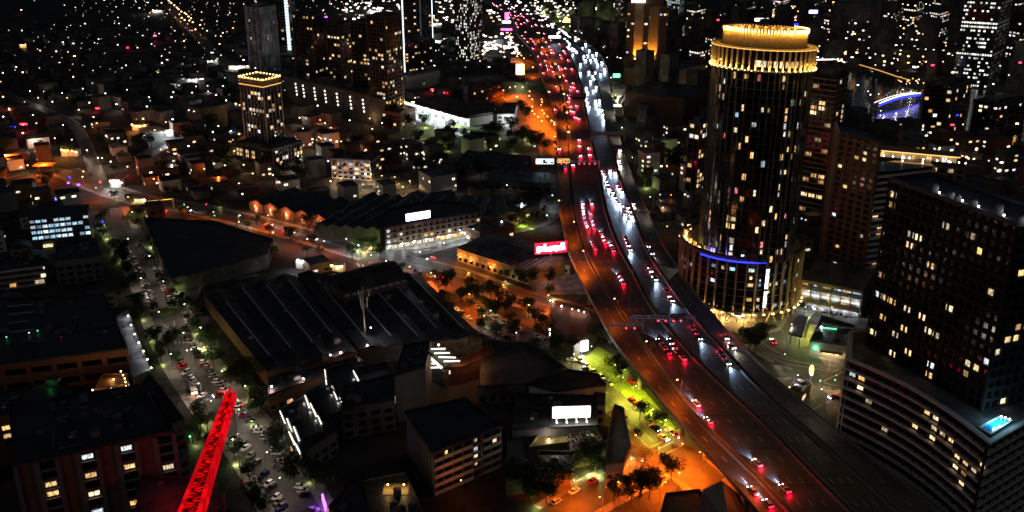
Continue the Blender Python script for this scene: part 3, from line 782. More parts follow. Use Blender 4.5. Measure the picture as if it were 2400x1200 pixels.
# ---------------------------------------------------------------- curved podium, pool and the big window tower at the right
def build_podium():
    z1 = 38.; n = 8
    A = Vector(G(1962, 1012, 12)); C_ = Vector(G(2322, 1041, z1)); B = Vector(G(2560, 905, z1)); L0 = Vector(G(1985, 842, z1))
    A = L0
    mid = (A + C_) / 2; d = (C_ - A).normalized(); nn = Vector((d.y, -d.x))
    F_ = []
    for i in range(17):
        t = i / 16; F_.append(A + (C_ - A) * t - nn * 4.5 * math.sin(math.pi * t) * (1 - .2 * t))
    back = [B, B + Vector((10, 60)), A + Vector((8, 22))]
    poly = ccw([tuple(p) for p in F_] + [tuple(p) for p in back])
    r = thing('podium_building', 'broad dark podium with pale curved balcony bands beside the freeway', 'building', (*cen(poly), 0))
    mark_poly(poly, 2)
    m = MB(); m.prism(offset(poly, -1.3), -.1, z1 - .4); m.build('core', 'black_glass', r)
    nf = 11; fh = z1 / nf
    for k in range(1, nf + 1):
        z = fh * k; m = MB(); m.ring(poly, z - .45, z + .25, 1.5); m.build('balcony_band', 'white_wall', r)
    m = MB(); n = len(poly)
    for i in range(n):
        a, b = Vector(poly[i]), Vector(poly[(i + 1) % n]); L = (b - a).length; nb = max(1, int(L // 4)); d = (b - a) / L; ang = math.atan2(d.y, d.x)
        for j in range(nb):
            q = a + d * L * j / nb + Vector((-d.y, d.x)) * .9; m.box(q.x, q.y, 0, .25, .8, z1 - .5, ang)
    m.build('party_fin', 'rubber', r, kind='stuff')
    m = MB(); m.prism(offset(poly, -1.2), z1 - .4, z1 - .1); m.build('roof_deck', 'dark_conc', r)
    inn = offset(poly, -1.3); cnt = 0; rnd = random.Random(3)
    for (i, k) in [(0, 9), (1, 9), (1, 8), (8, 9), (9, 9), (9, 8), (10, 8), (11, 8), (9, 7), (12, 7), (13, 7), (12, 6), (13, 6), (15, 8), (14, 7), (13, 5)] + [(rnd.randrange(16), rnd.randrange(3, 10)) for _ in range(5)]:
        a, b = Vector(inn[i]), Vector(inn[i + 1]); d = (b - a).normalized(); q = (a + b) / 2 + Vector((d.y, -d.x)) * .1
        place_pane(r, q.x, q.y, fh * (k + .5) + .1, math.atan2(d.y, d.x), 2.3, 1.7, 'room', frame=True)
    # pool
    px = [G(2298, 1002, z1), G(2322, 1016, z1), G(2368, 986, z1), G(2344, 978, z1)]
    px = ccw([px[0], px[1], px[2], px[3]])
    t = thing('swimming_pool', 'small bright blue lit swimming pool on the podium roof', 'pool', (*cen(px), z1))
    m = MB(); m.ring(offset(px, .5), z1 - .1, z1 + .25, .5); m.build('coping', 'white_wall', t)
    m = MB(); m.prism(px, z1 - .1, z1 - .05); m.build('basin', 'pool_tile', t)
    for k in range(3):
        p = Vector(px[2]) + (Vector(px[3]) - Vector(px[2])) * (.1 + .4 * k); m = MB(); m.ball(p.x, p.y, z1 + .5, .22); m.build('pool_light', 'lamp_cool', t)
    c = cen(px); lamp_light((c[0], c[1], z1 + 1.5), (.35, .75, 1), 800, .6, t)
    p = G(2345, 990, z1); lamp_light((p[0], p[1], z1 + 1.5), (.35, .75, 1), 700, .6, t)
    # tower standing on the podium
    z0 = z1
    a = G(2028, 805, z0); c = G(2300, 965, z0); b = G(2560, 860, z0)
    a, c, b = Vector(a), Vector(c), Vector(b); b = c + Vector((-(c - a).y, (c - a).x)).normalized() * 17; P4 = ccw([tuple(a), tuple(c), tuple(b), tuple(a + b - c)])
    zt = ZH(805, 425, z0)
    tower('huge dark apartment tower with scattered warm windows at the right edge', P4, z0, zt, fh=3.5, bay=3.1, lit=.16, core='black_glass', slab='rubber', pier='rubber', pw=.6, wfrac=.74, hfrac=.6, st=1.2, crown=0, mark=False, name='window_tower')
    return P4, zt
TP, TZT = build_podium()
# rooftop plant with cool lights on the window tower
def roof_plant():
    c = cen(TP)
    a, b = Vector(TP[0]), Vector(TP[1])
    i0 = min(range(4), key=lambda i: TP[i][0]); a = Vector(TP[i0]); b = Vector(TP[(i0 + 1) % 4])
    r = thing('rooftop_plant', 'white lit vents and plant screens along the window tower roof edge', 'plant screen', (a.x, a.y, TZT + .5))
    for t, s in ((.32, 1.6), (.45, .8), (.5, .7), (.62, .9), (.8, 2.2), (.95, 1.)):
        p = a + (b - a) * t + (Vector(c) - a).normalized() * 2.5
        m = MB(); m.box(p.x, p.y, TZT + .5, 1.6, 1.2, 1.6 + s); m.cyl(p.x, p.y, TZT + 2.1 + s, TZT + 2.5 + s, .6, .6); m.build('vent', 'grey_wall', r)
        m = MB(); m.ball(p.x + 1.3, p.y - .5, TZT + 1.4, .3); m.build('roof_light', 'lamp_cool', r)
        lamp_light((p.x + 1.4, p.y - 1.2, TZT + 2.4), (.8, .9, 1), 90, .2, r)
roof_plant()

# ---------------------------------------------------------------- striped balcony tower with the lit rooftop
def striped_tower():
    zt = ZH(655, 420)
    A = Vector(G(1925, 655)); B = Vector(G(2012, 690)); C_ = Vector(G(2150, 668))
    # brown wing
    t = (B - A)
    w1 = ccw([tuple(A), tuple(B), tuple(B + (C_ - B).normalized() * 4 + Vector((0, 22))), tuple(A + Vector((6, 24)))])
    Z2 = ZH(660, 318)
    r = tower('dark brown apartment tower with white balcony stripes on its right side', w1, 0, Z2, fh=3.1, bay=4.2, lit=.07, core='black_glass', slab='brown_wall', pier='brown_wall', pw=1.8, st=1.2, name='striped_tower', wfrac=.5, hfrac=.45, crown=0)
    Z3 = ZH(678, 398)
    w2 = ccw([tuple(B + Vector((.3, .5))), tuple(C_), tuple(C_ + Vector((6, 20))), tuple(B + Vector((6, 22)))])
    m = MB(); m.prism(offset(w2, -1.5), -.1, Z3 - .2); m.build('balcony_core', 'black_glass', r)
    k = 0; z = 10.
    while z < Z3:
        m = MB(); m.ring(w2, z - .7, z + .45, 1.3); m.build('balcony_band', 'white_wall', r); z += 3.1; k += 1
    inn = offset(w2, -1.5); mark_poly(w2, 1)
    windows(r, inn, 10.3, Z3 - 1, 3.1, 3.4, .16, 'room', True, .8, .55, .06, 60)
    # rooftop: penthouse with orange eaves and star like lamps
    zr = 60.
    R_ = ccw([G(2048, 372, zr), G(2275, 372, zr), G(2275, 335, zr), G(2048, 318, zr)])
    a = Vector(G(2045, 372, zr)); b = Vector(G(2262, 392, zr)); d = (b - a).normalized(); nn = Vector((-d.y, d.x))
    P4 = [tuple(a), tuple(b), tuple(b + nn * 16), tuple(a + nn * 16)]
    r2 = tower('wide brown block topped by a lit penthouse terrace', P4, 0, zr, fh=3.1, bay=3.6, lit=.1, core='black_glass', slab='brown_wall', pier='brown_wall', pw=1.2, st=1., name='penthouse_block', wfrac=.75, hfrac=.6, crown=0, cat='building', units=0)
    q = [tuple(a + nn * 4 + d), tuple(b + nn * 4 - d * 4), tuple(b + nn * 13 - d * 4), tuple(a + nn * 13 + d)]
    m = MB(); m.prism(q, zr, zr + 3.6); m.prism(offset(q, 1.3), zr + 3.6, zr + 4.1); m.build('penthouse', 'tan_wall', r2)
    A_ = Vector(offset(q, 1.4)[0]); B_ = Vector(offset(q, 1.4)[1])
    m = MB(); m.beam((*A_, zr + 3.9), (*B_, zr + 3.9), .25, .3); m.build('eaves_light', 'led_amber', r2)
    k = 0
    for t, wd in ((.06, 4), (.42, 5), (.55, 5), (.66, 2.5), (.85, 2)):
        p = Vector(q[0]) + (Vector(q[1]) - Vector(q[0])) * t - nn * .1; place_pane(r2, p.x, p.y, zr + 1.8, math.atan2(d.y, d.x), wd, 2.4, 'room', 'terrace_window')
    for t, off in ((.0, 0), (.12, .3), (.22, .2), (.33, 0), (.4, .5), (.55, .0), (.7, .2), (.82, .6), (.93, .2), (1., 0), (.84, -.5)):
        p = a + (b - a) * t + nn * (1 + off); m = MB(); m.cyl(p.x, p.y, zr + .5, zr + 1.5, .05, .05, 4); m.build('lamp_post', 'metal', r2)
        m = MB(); m.ball(p.x, p.y, zr + 1.8, .34 if t != .33 else .7); m.build('terrace_lamp', 'lamp_white', r2)
        if t in (.12, .33, .55, .82): lamp_light((p.x - nn.x, p.y - nn.y, zr + 2.6), (1, .75, .5), 500, .2, r2)
striped_tower()

# ---------------------------------------------------------------- car park building
def car_park():
    A = Vector(G(1873, 722)); B = Vector(G(2012, 750)); d = (B - A).normalized(); nn = Vector((-d.y, d.x)); ang = math.atan2(d.y, d.x)
    P4 = [tuple(A), tuple(B), tuple(B + nn * 30), tuple(A + nn * 30)]; H_ = ZH(722, 655)
    r = thing('car_park_building', 'open car park building with bright slatted front and cars below', 'car park', (*cen(P4), 0)); mark_poly(P4, 2)
    L = (B - A).length
    m = MB(); m.prism([tuple(A + nn * 3), tuple(B + nn * 3), P4[2], P4[3]], -.1, H_ - 1); m.build('core', 'grey_wall', r)
    m = MB()
    for z in (3.6, 6.8, 10.): m.prism(P4, z, z + .35, bottom=True)
    m.build('deck', 'conc', r)
    m = MB(); m.prism(offset(P4, .3), H_ - .8, H_, bottom=True); m.build('roof', 'roof_grey', r)
    m = MB(); m.beam((*(A - nn * .3), H_ - .6), (*(B - nn * .3), H_ - .6), .4, 1.2); m.beam((*(A - nn * .3), 4.), (*(B - nn * .3), 4.), .4, 1.); m.build('front_frame', 'tan_wall', r)
    for i in range(7):
        p = A + d * (L * i / 6) - nn * .3; m = MB(); m.box(p.x, p.y, 0, .6, .6, H_ - .6, ang); m.build('front_column', 'tan_wall', r)
    for i in range(6):
        for k in range(22):
            z = 4.7 + k * (H_ - 6.4) / 22
            p = A + d * (L * (i + .5) / 6) - nn * .05; m = MB(); m.box(p.x, p.y, z, L / 6 - .9, .12, .12, ang); m.build('slat', 'white_wall', r)
        for z in (5.4, 8.6, 11.6):
            for s in (-.25, .2):
                p = A + d * (L * (i + .5 + s) / 6) + nn * 2.9; 
                if random.random() < .85: place_pane(r, p.x, p.y, z, ang, random.uniform(1., 2.4), random.uniform(.4, 1.2), 'room_cool' if i in (1, 3, 5) else 'room', 'lit_bay')
        p = A + d * (L * (i + .5) / 6) + nn * 1.6; lamp_light((p.x, p.y, 9.4), (1, .95, .9), 1000, .4, r); lamp_light((p.x, p.y, 2.9), (.8, .88, 1), 900, .3, r)
        m = MB(); m.box(p.x, p.y, 3.4, 1.6, .3, .12, ang); m.build('tube_lamp', 'led_ice', r)
    return A, d, nn, ang, L
CPK = car_park()

# ---------------------------------------------------------------- filling station
def filling_station():
    r = thing('service_canopy', 'small dark roofed filling station canopy glowing yellow green beneath', 'canopy', (*G(1880, 800), 0))
    P4 = ppoly([(1848, 782), (1880, 790), (1895, 742), (1868, 738)], 5.5); m = MB(); m.prism(P4, 5, 5.8, bottom=True); m.build('roof', 'roof_dark', r); mark_poly(P4, 2)
    for p in offset(P4, -1): m = MB(); m.cyl(p[0], p[1], 0, 5, .25); m.build('post', 'white_wall', r)
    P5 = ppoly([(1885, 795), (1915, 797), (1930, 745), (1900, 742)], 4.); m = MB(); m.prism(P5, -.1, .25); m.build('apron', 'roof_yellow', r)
    c = cen(P4); lamp_light((c[0], c[1], 4.2), (.9, 1, .25), 1100, .4, r); c = cen(P5); lamp_light((c[0], c[1], 4.6), (.85, 1, .15), 2400, .4, r); lamp_light((c[0] - 2, c[1] + 7, 4.6), (.85, 1, .2), 1200, .4, r)
    sh = block('dark roofed filling station shop with a round green emblem on its pale wall', ppoly([(1898, 800), (1985, 812), (2005, 765), (1925, 742)], 6), 6, 'white_wall', 'roof_dark', lit=0, dark=None, name='station_shop')
    a = Vector(G(1905, 822)); b = Vector(G(1960, 832)); d = (b - a).normalized(); nn = Vector((d.y, -d.x)); ang = math.atan2(d.y, d.x)
    W0 = ppoly([(1898, 800), (1985, 812)], 6) if False else [G(1898, 800, 6), G(1985, 812, 6)]
    a, b = Vector(W0[0]), Vector(W0[1]); d = (b - a).normalized(); nn = Vector((d.y, -d.x)); p = a + d * 2.6 + nn * .25
    m = MB(); c_ = [(p.x + d.x * .9 * math.cos(t) , p.y + d.y * .9 * math.cos(t), 3.6 + .9 * math.sin(t)) for t in [i * math.pi / 6 for i in range(12)]]
    m.add(c_ + [(x + nn.x * .15, y + nn.y * .15, z) for x, y, z in c_], [tuple(range(12, 24))] + [(i, (i + 1) % 12, 12 + (i + 1) % 12, 12 + i) for i in range(12)]); m.build('round_emblem', 'led_green', sh)
    p = a + d * 2.6 + nn * 1.6; lamp_light((p.x, p.y, 3.5), (.4, 1, .5), 130, .2, sh)
    p = a + d * 9 + nn * 1.4; m = MB(); m.box(p.x, p.y, 2.6, 9, 2.2, .3, math.atan2(d.y, d.x)); m.build('awning', 'brown_wall', sh)
    for k in range(3): q = p + d * (k - 1) * 2.5; m = MB(); m.box(q.x + nn.x * .6, q.y + nn.y * .6, 2.35, 1.3, .4, .2, math.atan2(d.y, d.x)); m.build('awning_light', 'lamp_gold', sh); lamp_light((q.x + nn.x * 1.5, q.y + nn.y * 1.5, 2.2), (1, .75, .4), 260, .2, sh)
    a = G(1925, 768, 6.3); b = G(1962, 772, 6.3); m = MB(); m.beam((*a, 6.4), (*b, 6.4), .2, .2); m.build('green_neon', 'led_green', sh)
    m = MB(); m.ball(*G(1925, 768, 6.6), 6.8, .5); m.build('roof_lamp', 'lamp_cool', sh); x_, y_ = G(1925, 768, 6.8); lamp_light((x_, y_ - 1, 8), (.7, 1, .8), 300, .3, sh)
    # yellow pylon sign of the restaurant corner
    x, y = G(1898, 900)
    t = thing('pylon_sign', 'tall rounded yellow pylon sign glowing at the junction', 'sign', (x, y, 0))
    m = MB(); m.cyl(x, y, 0, 4, .18); m.build('pole', 'metal', t)
    m = MB(); m.ball(x, y, 6.3, .95, n=10, sz=2.4); m.build('sign_body', 'sign_yellow', t); m = MB(); m.box(x, y - .85, 4.3, .8, .2, .9); m.build('small_panel', 'sign_white', t)
    lamp_light((x, y - 2.2, 6), (1, .8, .2), 420, .4, t)
    bb = block('small flat restaurant pavilion with yellow lit front at the junction', ppoly([(1852, 908), (1880, 925), (1902, 900), (1868, 880)], 4), 4, 'tan_wall', 'roof_dark', lit=.6, dark='glass', name='pavilion', units=2)
    for q in ((1850, 912), (1868, 925), (1890, 922), (1900, 905)): x, y = G(*q, 1.5); m = MB(); m.ball(x, y, 2.4, .25); m.build('wall_lamp', 'lamp_gold', bb); lamp_light((x, y, 3.2), (1, .8, .35), 330, .2, bb)
filling_station()

# ---------------------------------------------------------------- small crowned tower (left of centre)
def crowned():
    c = Vector(G(610, 352)); zt = ZH(372, 208)
    P5 = para((578, 362), (632, 374), (672, 360)); P5 = P5
    r = tower('slim tower with a gold lit triangular crown and grey vertical ribs', P5, 12, zt, fh=3.2, bay=3.4, lit=.2, core='black_glass', slab='roof_dark', pier='roof_pale', pw=.55, inset=.9, name='crowned_tower', crown=0, rt='roof_dark')
    top = offset(P5, .3)
    m = MB(); m.ring(top, zt + 1, zt + 1.9, .5); m.build('lower_band', 'gold_fin', r)
    m = MB(); m.ring(top, zt + 6.0, zt + 6.7, .6); m.build('crown_beam', 'gold_fin', r)
    m = MB(); m.ring(offset(top, .1), zt + 1.5, zt + 1.75, .15); m.ring(offset(top, .1), zt + 6.25, zt + 6.45, .15); m.build('crown_strip', 'led_amber', r)
    n = len(top)
    for i in range(n):
        a, b = Vector(top[i]), Vector(top[(i + 1) % n]); L = (b - a).length; k = int(L // 1.7)
        for j in range(k):
            p = a + (b - a) * ((j + .5) / k); m = MB(); m.box(p.x, p.y, zt + 1.9, .35, .35, 4.2); m.build('crown_post', 'gold_fin', r)
            if j % 2 == 0:
                q = p; m = MB(); m.box(q.x, q.y, zt + 6.8, .8, .8, .5); m.build('crown_lamp', 'lamp_gold', r)
                if j % 4 == 0: lamp_light((q.x, q.y, zt + 4), (1, .5, .1), 600, .2, r)
    P6 = para((555, 374), (642, 394), (712, 370)); 
    r2 = tower('low ribbed podium of the small crowned tower with pale lit windows', P6, 0, 12, fh=3.2, bay=3.2, lit=.4, core='black_glass', slab='roof_dark', pier='grey_wall', pw=.5, name='podium_block', cat='building', crown=0)
crowned()

# ---------------------------------------------------------------- towers traced one by one: left, corner, right foot; top row
def T3(label, l, c, r_, yt, **k):
    P4 = para(l, c, r_); zt = ZH(c[1], yt); return tower(label, P4, k.pop('z0', 0), zt, **k), P4, zt
T3('dark apartment tower with sparse windows, first from left in the tower cluster', (700, 232), (745, 240), (774, 228), 38, lit=.1, fh=3.4, bay=4, wfrac=.6, hfrac=.5)
T3('dark apartment tower with warm balcony column, second from left in the tower cluster', (776, 240), (806, 246), (832, 236), 62, lit=.13, fh=3.4, bay=4, pier='brown_wall', wfrac=.6, hfrac=.5)
T3('broad black tower, third from left in the tower cluster', (832, 262), (884, 270), (905, 258), 58, lit=.09, fh=3.4, bay=4, wfrac=.6, hfrac=.5)
T3('brown tower with bright square windows, rightmost in the tower cluster', (872, 290), (914, 300), (950, 284), 44, lit=.13, fh=3.3, bay=3.8, pier='brown_wall', slab='brown_wall', wfrac=.65, hfrac=.55)
o_, P4, zt = T3('black tower edged by a thin ice blue light line', (944, 176), (952, 178), (1016, 168), -60, lit=.11, fh=3.6, bay=4.2, wfrac=.55, hfrac=.4)
x, y = G(950, 178); m = MB()
for k in range(44): m.box(x - .3, y - .6, 2 + k * (zt - 4) / 44, 1.1, .5, (zt - 4) / 44 - .8)
m.build('light_line', 'led_ice', o_)
x, y = G(1017, 172); m = MB(); m.box(x, y - .6, 40, .5, .5, zt - 40); m.build('light_line', 'led_ice', o_)
o_, P4, zt = T3('pale finned slab tower with a lit stair slot', (590, 168), (624, 172), (655, 164), 18, lit=.05, fh=3.3, bay=6, slab='roof_pale', pier='roof_pale', pw=5.2, st=1., wfrac=.5)
x, y = G(606, 169); m = MB()
for k in range(24): m.box(x, y - .5, 4 + k * (zt - 6) / 24, 1.4, .5, 2.)
m.build('stair_light', 'room_office', o_, kind='stuff')
T3('dim brown tower right behind the pale finned slab', (688, 128), (698, 132), (712, 126), 60, lit=.2, fh=3.4, bay=4, pier='brown_wall')
o_, P4, zt = T3('tall dark tower carrying a ladder of white light bars', (655, 112), (682, 116), (700, 110), -70, lit=.03, fh=3.6, bay=5)
x, y = G(682, 122); m = MB()
for k in range(52): m.box(x - 1.2, y - 1, 3 + k * (zt - 4) / 52, 4.4, .5, (zt - 4) / 52 * .3)
m.build('light_bars', 'led_ice', o_)
T3('tower covered in small yellow white window slots', (1068, 140), (1100, 146), (1132, 136), -45, lit=.4, fh=3.6, bay=3., mat='room_office', indiv=False, pier='brown_wall', pw=1.1, wfrac=.4, hfrac=.62, cluster=False, name='spotted_tower')
# gold lit tower
def gold_tower():
    zt = ZH(188, 8); P4 = para((1463, 178), (1552, 188), (1562, 172))
    A = Vector(G(1463, 185)); B = Vector(G(1555, 188)); d = (B - A).normalized(); nn = Vector((-d.y, d.x)); L = (B - A).length; dep = 26
    r = thing('gold_tower', 'brown tower with two orange uplit recesses and a white rooftop sign', 'tower', (*(A + d * L / 2 + nn * dep / 2), 0))
    P4 = [tuple(A + nn * 2), tuple(B + nn * 2), tuple(B + nn * dep), tuple(A + nn * dep)]; mark_poly(P4, 3)
    m = MB(); m.prism(P4, -.1, zt - 4); m.build('wall', 'tan_wall', r)
    for t0, t1, zz, nm in ((0, .2, zt, 0), (.42, .56, zt - 2, 0), (.8, 1., zt - 5, 0), (-.02, 1.02, 22, 1)):
        q = [tuple(A + d * L * t0), tuple(A + d * L * t1), tuple(A + d * L * t1 + nn * 6), tuple(A + d * L * t0 + nn * 6)]
        m = MB(); m.prism(q if not nm else [tuple(Vector(p) - nn * 4) for p in q], 0, zz); m.build('bay' if not nm else 'base', 'brown_wall', r)
        if not nm: windows(r, ccw(q), 24, zz - 2, 3.4, 4, .25, 'room', False, .5, .5, .1)
    for t in (.26, .34, .62, .70):
        p = A + d * L * t - nn * .1
        lamp_light((p.x, p.y, 23.5), (1, .36, .03), 45000, .5, r, spot=80, rot=(math.pi - .12, 0, 0)); m = MB(); m.box(p.x, p.y - .4, 22.2, 2.4, 1., .7); m.build('flood_light', 'lamp_gold', r)
    for i in range(7):
        p = A + d * L * (.12 + .05 * i) - nn * .4; m = MB(); m.box(p.x, p.y, zt + .4, 1.6, .4, 3.1); m.build('sign_letter', 'sign_white', r)
    m = MB(); p = A + d * L * .5; m.box(p.x + nn.x * 8, p.y + nn.y * 8, zt - 4, L * .8, 12, 8, math.atan2(d.y, d.x)); m.build('plant_room', 'brown_wall', r)
gold_tower()
T3('apartment tower with mixed windows left behind the round hotel', (1602, 470), (1628, 478), (1650, 466), 292, lit=.3, fh=3.2, bay=3.6, pier='dark_conc', wfrac=.7)
T3('pale banded apartment tower right behind the round hotel', (1868, 492), (1925, 505), (1950, 488), 182, lit=.2, fh=3.2, bay=3.8, slab='tan_wall', pier='brown_wall', st=.9, wfrac=.7)
T3('tower glowing blue at the top edge right of the gold lit tower', (1560, 62), (1590, 66), (1602, 58), -50, lit=.5, mat='room_cool', indiv=False, fh=3.6, bay=4)
T3('blank grey office slab near the top right', (1948, 76), (2040, 78), (2058, 66), 8, lit=.01, slab='grey_wall', pier='grey_wall', pw=4, bay=5, st=1.5, name='office_slab')
T3('bright striped office tower with rows of white lit floors', (2228, 200), (2312, 208), (2340, 190), -30, lit=.45, mat='room_office', indiv=False, fh=4., bay=2.4, slab='dark_conc', wfrac=.85, hfrac=.4, cluster=True, name='office_tower')
T3('dark riverside tower hiding the end of the blue footbridge', (2150, 318), (2215, 325), (2262, 305), 205, lit=.07, fh=3.3, bay=4, wfrac=.7, name='riverside_tower')
T3('pale banded low tower at the car park side of the hotel', (1925, 520), (1950, 525), (1962, 515), 335, lit=.2, slab='white_wall', fh=3.3, bay=3.8)
CB = [((1572,112),(1592,116),(1604,108),62,.35),((1604,95),(1625,100),(1650,92),10,.4),((1650,120),(1668,124),(1680,116),70,.3),((1606,160),(1635,166),(1662,158),120,.2),
 ((1925,100),(1942,104),(1950,96),40,.35),((2062,95),(2085,100),(2105,90),30,.3),((2110,70),(2140,74),(2160,66),5,.4),((2165,110),(2190,116),(2215,106),25,.3),((1700,50),(1740,54),(1770,44),6,.3),
 ((1800,40),(1830,44),(1850,36),-10,.4),((1870,55),(1900,60),(1925,50),8,.35),((2350,150),(2385,156),(2420,146),30,.35),((2345,90),(2370,94),(2400,86),-20,.4),((2060,40),(2080,44),(2100,36),-8,.3),
 ((1385,20),(1400,22),(1412,16),-12,.4),((1440,60),(1452,63),(1462,56),-5,.25),((1520,30),(1545,33),(1560,26),-20,.3),((2180,40),(2200,44),(2225,36),-30,.5),((2270,300),(2330,310),(2400,296),245,.12)]
TONE = ['grey_wall', 'brown_wall', 'dark_conc', 'roof_grey', 'brick_wall']
for i, (l, c, r_, yt, lp) in enumerate(CB):
    P4 = para(l, c, r_); zt = ZH(c[1], yt)
    o = tower(None, P4, 0, zt, fh=3.6, bay=4, lit=lp, mat='room_mixed', indiv=False, slab=TONE[i % 5], pier=TONE[i % 5], wfrac=.6, hfrac=.45, group='city towers in the top right', name='city_tower')
    auto(o, ['slender grey', 'brown', 'black', 'dim blue grey', 'dull red'][i % 5] + ' tower full of tiny lights', *cen(P4), 'tower', 'city towers in the top right')
# podium of the dark cluster and blank blocks
block('wide dark podium wall with columns of tiny white slots below the tower cluster', para((672, 238), (905, 300), (935, 278)), 24, 'dark_conc', 'roof_dark', lit=0, dark=None, name='podium_wall', cat='building', units=6)
r = thing('slot_lights', 'columns of small white slot windows on the podium wall', 'wall lights', (*G(800, 275), 10))
A = Vector(G(672, 238)); B = Vector(G(905, 300)); d = (B - A).normalized(); nn = Vector((d.y, -d.x))
for t in (.12, .2, .32, .43, .55, .68, .8):
    for k in range(4):
        p = A + (B - A) * t + nn * .3; m = MB(); m.box(p.x + d.x * k * .4, p.y + d.y * k * .4, 19 - k * 3.3, 1.5, .3, 1.4, math.atan2(d.y, d.x)); m.build('slot_window', 'led_white', r)
bk = block('brick corner building with glowing orange roof terrace below the cluster', para((898, 300), (938, 308), (975, 292)), 15, 'brick_wall', 'roof_rust', lit=.14, fh=3.3, units=2, name='corner_building')
for q in ((905, 247), (930, 248), (950, 242), (968, 240), (915, 250), (940, 246)): x, y = G(*q, 16); m = MB(); m.box(x, y, 15.5, 2.4, .5, 1.2); m.build('terrace_lamp', 'lamp_gold', bk); lamp_light((x, y - 1, 17.5), (1, .6, .25), 1200, .3, bk)
block('long blank pale grey hall right of the ice blue line tower', para((950, 210), (960, 214), (1032, 198)), 15, 'white_wall', 'roof_grey', lit=0, dark=None, name='blank_hall', units=2)
block('brick office with banded windows behind the market shed', para((1098, 236), (1140, 243), (1180, 226)), 14, 'brick_wall', 'roof_rust', lit=.05, fh=3.2, bay=3, name='brick_office')
# ---------------------------------------------------------------- market shed, orange road buildings
def market():
    A = Vector(G(952, 236, 7)); B = Vector(G(1100, 278, 7)); d = (B - A).normalized(); nn = Vector((-d.y, d.x)); L = (B - A).length
    P4 = [tuple(A), tuple(B), tuple(B + nn * 36), tuple(A + nn * 36)]; r = thing('market_shed', 'long white market shed with sawtooth roof and blazing white loading front', 'shed', (*cen(P4), 0)); mark_poly(P4, 3)
    m = MB(); m.prism(P4, -.1, 7); m.build('wall', 'white_wall', r)
    n = 16; 
    for i in range(n):
        a = A + d * L * i / n; b = A + d * L * (i + 1) / n; m = MB()
        m.add([(*a, 7.05), (*b, 7.05), (*(b + nn * 36), 7.05), (*(a + nn * 36), 7.05), (*b, 9.4), (*(b + nn * 36), 9.4)], [(0, 4, 5, 3), (0, 1, 4), (3, 5, 2), (1, 2, 5, 4)]); m.build('roof_tooth', 'roof_dark', r)
        m = MB(); m.beam((*(b + nn * 1), 9.45), (*(b + nn * 34), 9.45), .35, .2); m.build('ridge_strip', 'skylight', r)
    m = MB(); q = [tuple(A - nn * 4.5), tuple(B - nn * 4.5), tuple(B), tuple(A)]; m.prism(ccw(q), 7, 7.4, bottom=True); m.build('canopy', 'roof_grey', r)
    for i in range(9):
        p = A + d * L * (i + .5) / 9 - nn * 2.6
        m = MB(); m.box(p.x, p.y, 6.6, 3., .8, .3, math.atan2(d.y, d.x)); m.build('flood_light', 'lamp_cool', r)
        lamp_light((p.x - nn.x * 3.5, p.y - nn.y * 3.5, 6.2), (.88, 1, .96), 7500, .5, r)
        p = A + d * L * (i + .5) / 9 - nn * .15; m = MB(); m.box(p.x, p.y, 0, 5, .2, 4, math.atan2(d.y, d.x)); m.build('loading_door', 'grey_wall', r)
    A2 = Vector(G(1085, 252, 7)); B2 = Vector(G(1170, 266, 7))
    s = block('white lit open hall at the right end of the market shed', rect((1092, 258), (1160, 258), 8, 26), 8, 'white_wall', 'roof_dark', lit=.4, mat='room_cool', name='market_hall', units=1)
    for px, py in ((1100, 275), (1125, 273), (1150, 272), (1118, 262)): x, y = G(px, py, 4); m = MB(); m.ball(x, y, 7, .5); m.build('flood_light', 'lamp_cool', s); lamp_light((x, y - 3, 6.5), (.9, 1, .96), 11000, .5, s)
    v = block('white rimmed station building with dark roof right of the market shed', ppoly([(1165, 268), (1205, 268), (1212, 243), (1180, 243)], 8), 8, 'white_wall', 'roof_dark', lit=.5, mat='room_cool', name='station_building', units=1)
    x, y = G(1190, 272, 5); lamp_light((x, y - 3, 7), (.9, 1, 1), 4500, .4, v); x, y = G(1190, 285, 3); lamp_light((x, y, 6), (.9, 1, 1), 4000, .4, v)
market()
